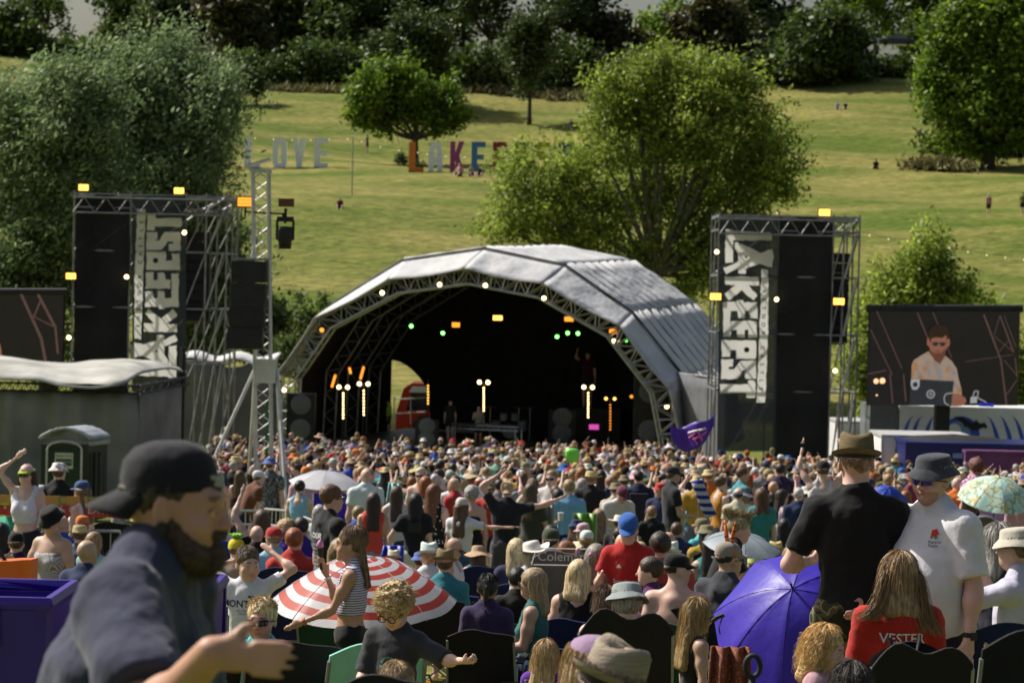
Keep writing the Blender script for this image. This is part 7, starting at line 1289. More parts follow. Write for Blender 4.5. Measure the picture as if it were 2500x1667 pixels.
    if 'rainbow_hat' in mm.values() and 'rainbow_hat' not in M: pat('rainbow_hat', lambda t, v: (lambda s: ramp(t, s, [(0,(.45,.1,.1)),(.12,(.4,.14,.2)),(.24,(.05,.2,.08)),(.38,(.12,.10,.04)),(.5,(.6,.45,.05)),(.64,(.5,.12,.02)),(.8,(.45,.07,.04)),(.93,(.1,.15,.4))]))((lambda g: (t.links.new(v, g.inputs[0]), g.outputs[2])[1])(node(t, 'ShaderNodeSeparateXYZ'))))
    if ch is not None and ch[0] is None: ch = None
    f, t_, pt_ = pp(px, py, D, lab, yaw, F, wr, co, ch, bool(gl), mm)
    if 'feelers' in lab:
        mb = MB()
        for sx in (-1, 1): mb.tube([f.hl(sx*.03,0,.12), f.hl(sx*.045,0,.19), f.hl(sx*.07,0,.28)], [.012,.016,.006], 8)
        mb.tube([f.hl(.086*math.cos(a), 0, .03+.095*math.sin(a)) for a in np.linspace(0, math.pi, 12)], .008, 6); mb.build('feelers', 'ink_orange', t_, local=True, smooth=True)
        for dz in (.16,.21,.25): mb = MB(); [mb.tube([f.hl(sx*(.04+(dz-.16)*.28),0,dz), f.hl(sx*(.042+(dz-.16)*.28),0,dz+.008)], .0165-(dz-.16)*.05, 8) for sx in (-1,1)]; mb.build('feeler_joint', 'black', t_, local=True)
    if 'pineapple' in lab:
        mb = MB(); [mb.tube([f.hl(0,0,.12), f.hl(.045*math.cos(a),.045*math.sin(a),.165), f.hl(.075*math.cos(a),.075*math.sin(a),.155+.02*(k % 2))], [.012,.022,.006], 6) for k, a in enumerate(np.linspace(0, 5.6, 9))]; mat('leaf_felt', (.2,.5,.05)); mb.build('hat_leaves', 'leaf_felt', t_, local=True, smooth=True)
    if 'mohawk' in lab: link(lock_mesh(f, [[tuple(f.hl(0,.08-.035*k,.10)), tuple(f.hl(0,.09-.045*k,.16)), tuple(f.hl(0,.11-.055*k,.20-.008*k))] for k in range(6)], 260, .004, .012, 4, 4, .01, -.6), 'spikes', 'hair', pt_['hair'], color=(.33,.25,.12))
    if 'orange outline' in lab:
        mb = MB(); L_ = lambda u, v: f.hl(-.088, -.012+u, .065+v)
        for pts in ([(-.05,-.03),(-.045,.03),(-.01,.035),(0,.01),(0,-.02),(-.05,-.03)], [(.01,-.015),(.01,.025),(.045,.045),(.03,.01),(.05,-.01),(.01,-.03),(.01,-.015)]): mb.tube([L_(*p) for p in pts], .0028, 4)
        mb.build('cap_outline', 'ink_orange', pt_['hat'], local=True)
    if 'band tee' in lab: print_text(pt_['top'], [('TOUR', .07, .02, 1)]+[('II II I III', .032, -.06-.035*k, .3) for k in range(7)], f.t(0,-.15,1.3), X_, Z_, 'ink_white')
    if 'faded red tee' in lab: print_text(pt_['top'], [('THE', .09, .02, .5), ('HILL', .07, -.09, .5)], f.t(-.02,-.16,1.3), X_, Z_, 'ink_navy')
    if 'red football shirt and bright' in lab: print_text(pt_['top'], [('Snapdragon', .045, -.02, .3)], f.t(0,.15,1.2), -X_, Z_, 'ink_white'); on_surface(pt_['top'], [([(-.02,0,0),(.02,0,0),(.012,.02,0),(-.002,.03,0)],[(3,2,1,0)])], f.t(.07,.15,1.3), -X_, Z_, 'ink_white', 'stripes_mark')
    if 'faded red print' in lab: on_surface(pt_['top'], [text_pts('23', .16, 2)], f.t(0,-.15,1.2), X_, Z_, 'ink_red', 'print')
    if 'plastic cup' in lab: w_ = f.arm[1][2]+f.arm[1][3]*.09; mb = MB(); mb.tube([w_-Z_*.02, w_+Z_*.09], [.03,.04], 10); mb.build('cup', 'ink_white', t_, local=True)
    if lab.startswith('teenager in a navy'): mb = MB(); mb.box(f.t(0,-.17,1.2), (.14,.07,.2)); mb.build('rucksack', 'strap_navy', t_, local=True)
# grey chair with a lettered oval
x = P(1368, 1338, 22.5); g0 = float(ground(x.x, 22.5)); cc = chair('grey padded chair with a white framed name on its back', (x.x, 22.5, g0), R(-3), 'grey', 'high', 1.0, cg); k_ = (x.z-g0)/1.06; cc.scale = (.86, k_, k_); occ.append((x.x, 22.5, .5))
q = P(1371, 1359, 21.85); fr = axes(q, (1,.03,0), (0,0,1)); under(text('lettering', 'Coleman', .12, 'ink_white', None, fr), cc); mb = MB(); mb.tube([fr(a, b, .0) for a, b in ((-.27,-.075),(-.23,.075),(.28,.075),(.24,-.075),(-.27,-.075))], .005, 4); under(mb.build('name_frame', 'ink_white', None), cc)
chair_at('dark green chair behind the bare backed man', 1650, 17.7, 'dark green', 'camp', -10, 1.0, cg); chair_at('navy chair with blue trim at the right edge', 2445, 13.2, 'navy', 'high', 5, 1.0, cg)
x = P(2470, 1533, 8.9); g0 = float(ground(x.x, 8.9)); cd = chair('black square backed chair at the bottom right corner', (x.x, 8.9, g0), R(8), 'black', 'high', 1.0, cg); cd.scale = (.75,.8,(x.z-g0)/1.05)
t_ = thing('straw_disc_hat', 'round beige straw hat hung on the side of the corner chair', 'hat', P(2412,1590,9.0)); mb = MB(); mb.lathe([(0,.05),(.04,.045),(.045,.01),(.075,0)], 18, P(2412,1590,9.0), .45, 1, Matrix.Rotation(R(80), 4, 'Y')); mb.build('weave', 'straw', t_, smooth=True, color=(.4,.3,.18))
# purple wheelie bins
def bin_(label, x0, x1, ytop, D, lid_open=False):
    a, b = P(x0, ytop, D), P(x1, ytop, D); g0 = float(ground(a.x, D)); zt = a.z; c = (a.x+b.x)/2; w_ = (b.x-a.x)/2; t_ = thing('wheelie_bin', label, 'bin', (c, D, g0)); mb = MB(); n = 12
    mb.grid(lambda u, v: (lambda an: Vector((c+w_*(.8+.18*v)*max(-1, min(1, 1.35*math.cos(an))), D+.25+.26*(.8+.18*v)*max(-1, min(1, 1.35*math.sin(an))), g0+.08+(zt-g0-.12)*v)))(2*math.pi*u), 40, 6, .02); mb.build('body', 'plastic', t_, color=(.035,.010,.24))
    mb = MB(); mb.tube([(c-w_, D, zt-.02), (c+w_, D, zt-.02), (c+w_, D+.5, zt-.02), (c-w_, D+.5, zt-.02), (c-w_, D, zt-.02)], .028, 6); mb.box((c-w_*.35, D-.02, zt-.10), (.10,.02,.07)); mb.build('rim', 'plastic', t_, color=(.045,.014,.29))
    mb = MB(); mb.grid(lambda u, v: Vector((c-w_*1.03+2.06*w_*u, D+.56+.05*v, zt-.03-.4*v+.01*math.sin(math.pi*u)**.4)), 14, 4, .03); mb.tube([(c-w_, D+.54, zt-.02), (c+w_, D+.54, zt-.02)], .022, 6); mb.build('lid', 'plastic', t_, color=(.04,.012,.27))
    for s_ in (-1, 1): mb = MB(); mb.lathe([(0,-.02),(.09,-.02),(.1,0),(.09,.02),(0,.02)], 14, (c+s_*w_*.8, D+.48, g0+.1), m=Matrix.Rotation(R(90), 4, 'Y')); mb.build('wheel', 'black', t_)
bin_('open purple wheelie bin at the lower left edge', -160, 118, 1455, 8.3); bin_('purple wheelie bin half hidden behind the bearded man', 330, 508, 1438, 9.3)
x = P(15, 1372, 12); t_ = thing('orange_cool_bag', 'bright orange bag standing behind the purple bin', 'bag', (x.x, 12, float(ground(x.x, 12)))); mb = MB(); g0 = t_.location.z; mb.grid(lambda u, v: Vector((x.x-.25+.36*u+.03*v, 12+.02*math.sin(u*9), g0+(x.z-g0+.02*u)*v)), 6, 4, .1); mb.build('side', 'plastic', t_, color=(.75,.16,.02)); mb = MB(); mb.tube([(x.x-.1, 12, x.z), (x.x-.05, 12, x.z+.08), (x.x, 12, x.z)], .01); mb.build('handle', 'black', t_)
# banner on the fence at left, crowd barriers, windbreaks, tents
def barrier(label, x0, x1, D0, D1, group='steel crowd barriers'):
    a, b = P(x0, 1230, D0), P(x1, 1230, D1); a.z = float(ground(a.x, D0)); b.z = float(ground(b.x, D1)); t_ = thing('crowd_barrier', label, 'barrier', (a+b)/2, 0, group); mb = MB(); n = max(4, int((b-a).length/.13)); d = b-a; mb.tube([a+Z_*.1, a+Z_*1.05, a+Z_*1.12+d*.03, b+Z_*1.12-d*.03, b+Z_*1.05, b+Z_*.1], .02, 6); mb.tube([a+Z_*.18, b+Z_*.18], .016, 6)
    for k in range(1, n): p = a.lerp(b, k/n); mb.tube([p+Z_*.18, p+Z_*1.11], .008, 4)
    mb.build('frame', 'metal', t_); 
    for p in (a.lerp(b,.1), a.lerp(b,.9)): mb = MB(); mb.box(p+Z_*.05, (.03,.25,.03)); mb.build('foot', 'metal', t_)
for k, (x0, x1, D0, D1) in enumerate([(560,655,33,33),(657,765,33,31.5),(560,640,38,38),(645,735,39,38),(742,800,36,33)]): barrier('steel crowd barrier '+['left of the truss mast in front','right of the truss mast in front','left of the truss mast behind','right of the truss mast behind','running in under the white parasol'][k], x0, x1, D0, D1)
for k, (x0, x1) in enumerate([(-80,95),(100,300),(305,520)]): barrier('steel barrier carrying the festival banner, '+['left end','middle','right end'][k], x0, x1, 30, 30, 'barriers behind the festival banner')
a, b = P(-70,1206,29.9), P(335,1206,29.9); zt = P(150,1210,29.9).z; z0 = P(150,1254,29.9).z; z0 = zt-(zt-z0); zm = zt-(zt-z0)*.5; t_ = thing('festival_banner', 'yellow and red lettered festival banner hung on the barrier at left', 'banner', ((a.x+b.x)/2, 29.9, z0)); mat('banner_yellow', (.55,.33,.08), (.5,.28,.07), rough=.6); mat('banner_red', (.5,.06,.05), rough=.6)
mb = MB(); mb.grid(lambda u, v: Vector((a.x+(b.x-a.x)*u, 29.88+.01*math.sin(u*40), zm+(zt-zm)*v)), 30, 1, .006); mb.build('yellow_half', 'banner_yellow', t_); mb = MB(); mb.grid(lambda u, v: Vector((a.x+(b.x-a.x)*u, 29.88+.01*math.sin(u*40), z0-.03+(zm-z0+.03)*v)), 30, 1, .006); mb.build('red_half', 'banner_red', t_)
text('lettering', 'BEER  CIDER', .19, 'ink_green', t_, axes((P(80,1217,29.8).x, 29.85, (zt+zm)/2), (1,0,0), (0,0,1)), .6) if False else None
text('lettering', 'B        O       C     FESTIVAL 20', .17, 'ink_green', t_, axes((P(170,1217,29.8).x, 29.85, (zt+zm)/2), (1,0,0), (0,0,1))); text('lettering', 'BURN.  BY  C    EAT. TREAT', .13, 'ink_white', t_, axes((P(190,1240,29.8).x, 29.85, (z0+zm)/2), (1,0,0), (0,0,1)))
def windbreak(label, x0, x1, y0, D, c, name='windbreak', tilt=0):
    a, b = P(x0, y0, D), P(x1, y0, D); g0 = float(ground(a.x, D)); t_ = thing(name, label, 'windbreak', ((a.x+b.x)/2, D, g0)); mb = MB(); mb.grid(lambda u, v: Vector((a.x+(b.x-a.x)*(u+tilt*v*(1-u)), D+.3*(1-v)*0+.04*math.sin(u*12), g0+(a.z-g0)*v)), 10, 6, .02); mb.build('cloth', 'nylon', t_, color=c, smooth=True); mb = MB(); mb.tube([(a.x,D,g0),(a.x,D,a.z)], .015); mb.tube([(b.x,D,g0),(b.x,D,a.z)], .015); mb.build('pole', 'metal', t_)
windbreak('royal blue pop-up tent side under the white parasol', 764, 864, 1204, 36.6, (.04,.02,.5)); windbreak('turquoise pop-up shelter beside the black tee with red print', 922, 978, 1178, 36, (.12,.45,.5), 'shelter', .5); windbreak('bright blue cover behind the cream trilby', 890, 985, 1330, 28, (.02,.06,.5), 'cover', .5); windbreak('lime green low windbreak behind the seated heads', 1400, 1455, 1252, 33, (.15,.35,.02))
windbreak('grey folding chair side with a purple bow', 1318, 1352, 1228, 33.5, (.3,.3,.26), 'folding_table')
# flags and balloons above the crowd
a = P(1745, 1022, 48); t_ = thing('purple_flag', 'purple flag with a pink scribbled emblem flying above the crowd', 'flag', (a.x, 48, float(ground(a.x, 48)))); fl = lambda u, v: P(1638+110*u, 0, 48)*0+Vector((P(1638+108*u,1030,48).x, 48+.12*math.sin(u*7), P(1638,1024+22*math.sin(u*2.6+.6)-18*u+v*(18+50*math.sin(min(1,(u+.05))*math.pi*.92)**1.2)+6*math.sin(u*9),48).z))
mb = MB(); mb.grid(fl, 18, 8, .012); mb.build('cloth', 'nylon', t_, color=(.09,.03,.42), smooth=True); mb = MB(); mb.tube([(a.x,48,float(ground(a.x,48))),a+Vector((0,0,.05))], .018); mb.build('pole', 'scaffold', t_)
for k, (u0, v0, u1, v1) in enumerate([(.40,.3,.78,.35),(.45,.35,.6,.85),(.6,.3,.7,.8),(.5,.6,.8,.55),(.42,.5,.55,.4)]): mb = MB(); mb.tube([fl(u0+(u1-u0)*q, v0+(v1-v0)*q)+Vector((0,-.03,0)) for q in (0,.33,.66,1)], .022, 4); mb.build('emblem_stroke', 'ink_pink' if k else 'ink_white', t_)
p = P(1397, 1112, 48); t_ = thing('lime_inflatable', 'lime green inflatable held up over the crowd', 'inflatable', (p.x, 48, p.z-.15)); mb = MB(); mb.lathe([(0,-.14),(.1,-.13),(.14,-.02),(.15,.08),(.1,.14),(0,.15)], 16, p, 1.0, .5); mb.build('body', 'plastic', t_, smooth=True, color=(.2,.8,.1)); mb = MB(); mb.tube([p-Z_*.13, p-Z_*.17], .02); mb.build('valve', 'plastic', t_, color=(.2,.8,.1))
a = P(1700, 1172, 35); t_ = thing('windsock', 'blue and white hooped windsock drooping beside the trucker cap man', 'windsock', (a.x, 35, float(ground(a.x, 35)))); cs_ = [P(1702+34*(k/9)**1.2, 1172+88*k/9, 35) for k in range(10)]; pat('hoops', lambda t, v: band(t, v, 2, 9, .5, (.02,.03,.2), (.5,.5,.62))); mb = MB(); mb.tube(cs_, [.09]*10, 10); mb.build('sleeve', 'hoops', t_, smooth=True); mb = MB(); mb.tube([(a.x+.1,35,float(ground(a.x,35))),(a.x+.02,35,a.z+.05)], .012); mb.build('pole', 'metal', t_)
a = P(2410, 1262, 26); t_ = thing('pushchair', 'pushchair with a pale grey folding hood at right', 'pushchair', (a.x, 26, float(ground(a.x, 26)))); mb = MB(); g0 = t_.location.z; mb.grid(lambda u, v: Vector((a.x+.26*math.cos(math.pi*u), 26+.3*math.sin(math.pi*u)*math.cos(v*1.2), g0+.85+ (a.z-g0-.85)*math.sin(math.pi*.5*v+.2)*(.5+.5*math.sin(math.pi*u)))), 14, 8, .02); mb.build('hood', 'nylon', t_, color=(.25,.24,.24), smooth=True); mb = MB()
for s_ in (-.24,.24): mb.tube([(a.x+s_,25.7,g0+.1),(a.x+s_,26.2,g0+1.0)], .012); mb.tube([(a.x+s_,26.4,g0+.1),(a.x+s_,25.9,g0+.8)], .012)
mb.tube([(a.x-.24,25.6,g0+1.0),(a.x+.24,25.6,g0+1.0)], .016); mb.build('frame', 'black', t_); mb = MB(); mb.box((a.x,26.1,g0+.55), (.2,.2,.18)); mb.build('seat', 'black_cloth', t_)
for s_ in (-.24,.24):
    for y in (25.7,26.4): mb = MB(); mb.lathe([(0,-.02),(.11,-.02),(.12,0),(.11,.02),(0,.02)], 14, (a.x+s_,y,g0+.12), m=Matrix.Rotation(R(90),4,'Y')); mb.build('wheel', 'black', t_)

# ---- bags, boxes, bottles and cups lying between the chairs
def bag(label, px, D, c, name='backpack', w_=.3, h_=.36):
    x = P(px, 1500, D).x; g0 = float(ground(x, D)); t_ = thing(name, label, 'bag' if name != 'cool_box' else 'cool box', (x, D, g0)); bm = MB()
    bm.grid(lambda u, v: (lambda a: (math.copysign(abs(math.cos(a))**.6, math.cos(a))*w_/2*(1-.25*v**3), math.copysign(abs(math.sin(a))**.6, math.sin(a))*.11*(1-.5*v**3), h_*v))(2*math.pi*u), 20, 6, .01); bm.lathe([(w_*.36,0),(w_*.2,.03),(0,.035)], 14, (0,0,h_-.01), 1, .45); bm.build('shell', 'plastic' if name == 'cool_box' else 'fabric', t_, local=True, smooth=True, color=c)
    bm = MB(); bm.tube([(-.07,0,h_), (-.05,0,h_+.07), (.05,0,h_+.07), (.07,0,h_)], .009, 5); bm.build('handle', 'black', t_, local=True); bm = MB(); bm.box((0,-.115,h_*.35), (w_*.3,.02,h_*.2)); bm.build('pocket', 'fabric', t_, local=True, color=tuple(q*.7 for q in c))
def bottle(label, px, D, c, name='bottle', py=1500):
    x = P(px, py, D).x; g0 = float(ground(x, D)); t_ = thing(name, label, name, (x, D, g0)); bm = MB(); bm.lathe([(0,0),(.034,0),(.036,.02),(.036,.15),(.014,.2),(.014,.23)] if name == 'bottle' else [(0,0),(.03,0),(.04,.11),(.036,.11),(.028,.01)], 14); bm.build('body', 'plastic', t_, local=True, smooth=True, color=c); bm = MB(); bm.lathe([(.0145,.22),(.0145,.245),(0,.246)] if name == 'bottle' else [(.031,.04),(.038,.09)], 14); bm.build('cap' if name == 'bottle' else 'sleeve', 'plastic', t_, local=True, color=(.02,.1,.4))
bag('red rucksack on the grass beside the woman with the ponytail', 1140, 16.6, (.4,.02,.02)); bag('navy rucksack between the ponytail chair and the sunglasses chair', 1248, 16.9, (.02,.03,.1)); bag('blue cool box at the feet of the sunglasses woman', 1345, 17.0, (.03,.2,.5), 'cool_box', .42, .3); bag('orange tote on the grass right of the striped umbrella', 1035, 17.6, (.7,.2,.03)); bag('pink bag on the grass beside the black chair at left', 500, 13.4, (.55,.1,.16)); bag('green cool bag behind the curly haired boy', 1060, 13.2, (.04,.16,.08), 'cool_box', .4, .32); bag('black rucksack right of the corner chair', 2380, 11.4, (.02,.02,.022)); bag('grey rucksack under the double-humped chair', 1600, 13.6, (.1,.1,.11))
bottle('clear water bottle on the grass by the navy chair', 1262, 16.2, (.4,.5,.55)); bottle('paper cup on the grass by the ponytail chair', 1222, 15.8, (.7,.7,.68), 'cup'); bottle('green bottle by the blue cool box', 1330, 16.4, (.02,.15,.04)); bottle('white cup left in the grass near the child in purple', 1240, 13.2, (.7,.7,.7), 'cup')
# ================================================================ the crowd: individuals first, the far mass after
SP = []
def T(name, F, **wr): SP.append((name, F, wr))
up1 = ((.7,.5,.35), (-.1,.6,.8)); up2 = ((.6,.5,.5), (-.5,.5,.7)); hold = ((.2,.5,-.85), (-.3,1,.6)); hip_ = ((.55,-.1,-.8), (-.6,.3,-.7)); sh_ = ((.9,.35,.25), (.1,.5,.9))
T('m_short', dict(H=1.77), hair='short'); T('m_cap', dict(H=1.78, b=1.1), hair='short', hat='cap'); T('m_bucket', dict(H=1.76), hair='short', hat='bucket'); T('m_straw', dict(H=1.76, b=1.08), hair='short', hat='straw')
T('m_up', dict(H=1.76, ra=up1), hair='short'); T('m_up2', dict(H=1.76, la=up2, ra=sh_), hair='short', hat='cap'); T('m_bald', dict(H=1.76, b=1.15), hair=None); T('f_long', dict(H=1.66, fem=1), top='tank', hair='long'); T('f_up', dict(H=1.66, fem=1, la=up1), top='tank', hair='long')
T('f_hat', dict(H=1.66, fem=1), top='tank', hair='mid', hat='sunhat'); T('f_bob', dict(H=1.64, fem=1), hair='bob'); T('f_bun', dict(H=1.66, fem=1, ra=hold), top='tank', hair='bun'); T('f_straw', dict(H=1.65, fem=1, ra=up2), top='tank', hair='long', hat='cowboy'); T('m_curly', dict(H=1.72, la=hip_), hair='curly'); T('k_short', dict(H=1.38), hair='short'); T('m_vis', dict(H=1.75, ra=hold), hair='short', hat='visor')
T('s_m', dict(H=1.75, pose='sit'), hair='short'); T('s_cap', dict(H=1.75, pose='sit', b=1.1), hair='short', hat='cap'); T('s_straw', dict(H=1.75, pose='sit'), hair='short', hat='straw'); T('s_bucket', dict(H=1.7, pose='sit'), hair='mid', hat='bucket'); T('s_long', dict(H=1.66, pose='sit', fem=1), hair='long', top='tank'); T('s_bob', dict(H=1.66, pose='sit', fem=1), hair='bob'); T('s_trilby', dict(H=1.7, pose='sit'), hair='short', hat='trilby'); T('s_bald', dict(H=1.7, pose='sit', b=1.1), hair=None)
HW = {'cap': 'cap', 'bucket': 'bucket hat', 'straw': 'wide straw hat', 'sunhat': 'floppy sunhat', 'cowboy': 'western hat', 'visor': 'visor', 'trilby': 'trilby', None: ''}
TM = {}
def tmpl(k, h):
    if (k, h) not in TM:
        nm, F, wr = SP[k]; f = Fig(**F); m = clothed(f, h=h, hi=0, seed=k, shoes=False, **wr); TM[(k, h)] = (f, m)
    return TM[(k, h)]
CC = [('white',(.66,.66,.68),14),('black',(.014,.014,.016),15),('navy',(.02,.03,.09),8),('grey',(.2,.21,.22),5),('pale pink',(.58,.36,.36),3),('teal',(.04,.22,.25),2),('red',(.42,.04,.03),3),('royal blue',(.03,.08,.40),3),('mint green',(.22,.48,.34),2),('olive',(.12,.13,.07),3),('cream',(.55,.49,.36),4),('mustard',(.45,.26,.04),2),('sky blue',(.25,.42,.6),3),('lilac',(.38,.28,.52),2),('orange',(.62,.18,.03),2),('maroon',(.18,.03,.05),2),('turquoise',(.08,.42,.45),2),('brown',(.14,.07,.04),2)]
HCc = [('white',(.68,.67,.65)),('straw',(.50,.40,.21)),('beige',(.42,.34,.22)),('black',(.013,.013,.015)),('navy',(.02,.04,.12)),('blue',(.04,.13,.38)),('grey',(.28,.29,.3)),('khaki',(.2,.18,.1)),('orange',(.62,.18,.04)),('red',(.42,.04,.04)),('pale pink',(.6,.4,.4))]
HR = [('brown haired','brown'),('dark haired','dark'),('blonde','blonde'),('fair haired','fair'),('ginger','ginger'),('grey haired','grey'),('black haired','black'),('sandy haired','sandy')]
cw = np.array([c[2] for c in CC], float); cw /= cw.sum()
def landmark(px):
    for a, b, n in [(-999,330,'at far left'),(330,520,'behind the bearded man'),(520,600,'left of the truss mast'),(600,700,'by the truss mast'),(700,800,'below the left arch foot'),(800,900,'below the left light battens'),(900,1000,'below the red bus'),(1000,1100,'left of the stage table'),(1100,1200,'below the stage table'),(1200,1290,'below the drum kit'),(1290,1380,'right of the stage table'),(1380,1460,'below the pink monitor'),(1460,1550,'below the right lamp battens'),(1550,1640,'below the right arch foot'),(1640,1750,'below the purple flag'),(1750,1830,'below the right banner'),(1830,1900,'below the banner edge'),(1900,2000,'below the right tower mesh'),(2000,2120,'around the trilby man'),(2120,2200,'between the trilby and polo men'),(2200,2330,'behind the white polo man'),(2330,2420,'right of the white polo man'),(2420,9999,'at far right')]:
        if a <= px < b: return n
used = set()
def auto_person(px, D, sit, row):
    x = P(px, 1100, D).x
    if any((x-a)**2+(D-b)**2 < (r+.28)**2 for a, b, r in occ): return None
    f0, m0, n0 = None, None, None
    for tr in range(80):
        k = random.randrange(16, 24) if sit else random.choices(range(16), [8,5,4,4,4,3,3,7,3,4,4,3,3,2,3,2])[0]; nm, Fd, wr = SP[k]; ci = rng.choice(len(CC), p=cw); hc = random.choice(HR); hh = random.choice(HCc if wr.get('hat') not in ('straw','sunhat','cowboy','trilby') else HCc[:3]+HCc[6:8]); gar = 'vest' if wr.get('top') == 'tank' else 'top'
        act = {'m_up': ', one arm raised', 'm_up2': ', both arms up', 'f_up': ', one arm raised', 'f_straw': ', one arm raised', 'k_short': ', a child', 'm_curly': ', hand on hip'}.get(nm, ''); hr = ('bald' if wr.get('hair') is None else ('curly ' if wr['hair'] == 'curly' else 'long, ' if 0 else '')+hc[0]+(' long' if 0 else ''))
        ln_ = {'long': ' with long hair', 'bob': ' with a bob', 'bun': ' with a bun'}.get(wr.get('hair'), '') if not wr.get('hat') and not act else ''
        desc = (f"{HW[wr['hat']]} in {hh[0]}" if wr.get('hat') else hr+ln_)
        lab = (f"seated person, {desc}, {CC[ci][0]} {gar}" if sit else f"{desc} person in {CC[ci][0]} {gar}{act}") if not wr.get('hat') else (f"{'seated ' if sit else ''}person in {hh[0]} {HW[wr['hat']]} and {CC[ci][0]} {gar}{act}")
        lab = lab+', '+landmark(px)
        if lab not in used: break
    else: return None
    used.add(lab); h = .019 if D < 30 else .023; f, m = tmpl(k, h); g = float(ground(x, D)); s_ = random.uniform(.93, 1.06); yaw = random.gauss(0, 14) if random.random() < .85 else random.uniform(-180, 180)
    sk = random.choices(['pale','tan','pink','brown'], [4,4,4,1])[0]; c = dict(body=shade(SK[sk]), top=shade(CC[ci][1]), bottom=random.choice([(.02,.03,.07),(.3,.27,.2),(.02,.02,.02),(.12,.17,.27)]), hair=shade(HC[hc[1]]), hat=shade(hh[1]))
    occ.append((x, D, .3)); put_person(m, lab, (x, D, g), R(yaw), c, 'people sitting in the crowd' if sit else 'people standing in the crowd', scale=s_); return x, D, g, yaw, s_
# seated, on camping chairs
nc = 0; kinds = ['black','navy','black','dark green','grey','navy','blue','black','red','green']; seated = 0; lands = {}
for D in np.arange(20.0, 36, 1.3):
    for px in np.arange(-40, 2560, 1.0/D*FP):
        if 560 < px < 790 and D > 30: continue
        if random.random() < .08: continue
        Dj = D+random.uniform(-.35,.35); pj = px+random.uniform(-.22,.22)/D*FP
        if seated > 100: break
        if D > 29 and random.random() < .4: continue
        r_ = auto_person(pj, Dj, True, 0)
        if r_:
            seated += 1; x, d, g, yaw, s_ = r_
            if random.random() < .8: chair(f"{(c_ := random.choice(kinds))} chair of the {COL.objects[-1]['label'] if False else 'seated person'} ", (x, d, g), R(yaw), c_, random.choice(['camp','camp','high','low']), 1.0, cg)
# give every chair of the crowd a label of its own from its colour, its place and its sitter's place
# standing individuals
st = 0
for D in np.arange(35.2, 52, .9):
    if st > 122: break
    xs0 = 500 if D > 39 else 780
    for px in np.arange(xs0, 2540, .92/D*FP):
        if random.random() < .15 or st > 122: continue
        if 545 < px < 760 and D < 42: continue
        r_ = auto_person(px+random.uniform(-.3,.3)/D*FP, D+random.uniform(-.3,.3), False, 0); st += r_ is not None
print('seated', seated, 'standing', st)
# labels for the crowd's chairs
seen_l = {}
for o in list(COL.objects):
    if o.get('label') and 'chair of the seated person ' in o['label']:
        c_ = o['label'].split(' chair')[0]; px = CX+ (o.location.x/o.location.y)*FP; kd = 'high backed' if any('high' in ch.data.name for ch in o.children if ch.data) else 'folding'
        near = None; bd = 9
        for q in COL.objects:
            if q.get('category') == 'person' and (q.location-o.location).length < bd: bd = (q.location-o.location).length; near = q
        d_ = near['label'].replace('seated person, ', '').replace('seated person in ', '').split(', ')[0]; d_ = d_.split(" and ")[0]; lab = f"{c_} chair under the seated {d_}, {landmark(px)}"
        n_ = 0
        while lab in seen_l: n_ += 1; lab = f"{c_} {['high backed','low slung','faded','second'][n_-1]} chair under the {d_}, {landmark(px)}"
        seen_l[lab] = 1; o['label'] = lab
# the far crowd up to the stage front: one mass
far = [(tmpl(k, .036)) for k in range(16)]; VV, FF, CL = [], [], []; off = 0; nf = 0
def arr(me):
    v = np.empty(len(me.vertices)*3, np.float32); me.vertices.foreach_get('co', v); n = len(me.polygons); l = np.empty(len(me.loops), np.int32); me.loops.foreach_get('vertex_index', l); tot = np.empty(n, np.int32); me.polygons.foreach_get('loop_total', tot)
    if (tot == 4).all(): return v.reshape(-1, 3), l.reshape(-1, 4)
    fs = []; 
    for p in me.polygons: i = list(p.vertices); fs.append((i+[i[-1]])[:4] if len(i) <= 4 else i[:4])
    return v.reshape(-1, 3), np.array(fs)
farA = [{k: arr(me) for k, (me, m) in t_[1].items()} for t_ in far]
wts = [7,5,4,4,3,2,3,7,2.5,3.5,4,4,2,3,5,3]
for D in np.arange(D, 85, .8):
    x0 = 490 if D < 75 else 560
    for px in np.arange(x0, 2640, .82/D*FP):
        if random.random() < .16 or (D > 82.5 and random.random() < .5): continue
        p_ = px+random.uniform(-.3,.3)/D*FP; Dj = D+random.uniform(-.3,.3); x = P(p_, 1100, Dj).x
        if 1640 < p_ < 2110 and Dj > 77: continue
        k = random.choices(range(16), wts)[0]; yaw = random.gauss(0, .55); tx, ty = random.gauss(0,.06), random.gauss(0,.05); s_ = random.uniform(.93, 1.07); ca, sa = math.cos(yaw)*s_, math.sin(yaw)*s_; g = float(ground(x, Dj)); sk = random.choice(['pale','tan','pink','tan','brown','pink']); hh = random.choices(HCc, [8,6,4,2,1,1,2,1,1,1,1])[0]
        cols = dict(body=shade(SK[sk]), top=shade(CC[rng.choice(len(CC), p=cw)][1]), bottom=(.05,.06,.09), hair=shade(HC[random.choice(HR)[1]]), hat=shade(hh[1])); nf += 1
        for kk, (v, f) in farA[k].items():
            w_ = np.stack([v[:,0]*ca-v[:,1]*sa+x+v[:,2]*tx, v[:,0]*sa+v[:,1]*ca+Dj+v[:,2]*ty, v[:,2]*s_+g], -1); VV.append(w_); FF.append(f+off); off += len(v); CL.append(np.tile(np.array(cols[kk], np.float32), (len(v), 1)))
me = mesh_np(np.concatenate(VV), np.concatenate(FF)); a = me.color_attributes.new('Col', 'FLOAT_COLOR', 'POINT'); CLa = np.concatenate(CL); a.data.foreach_set('color', np.concatenate([CLa, np.ones((len(CLa), 1), np.float32)], 1).ravel().astype(np.float32))
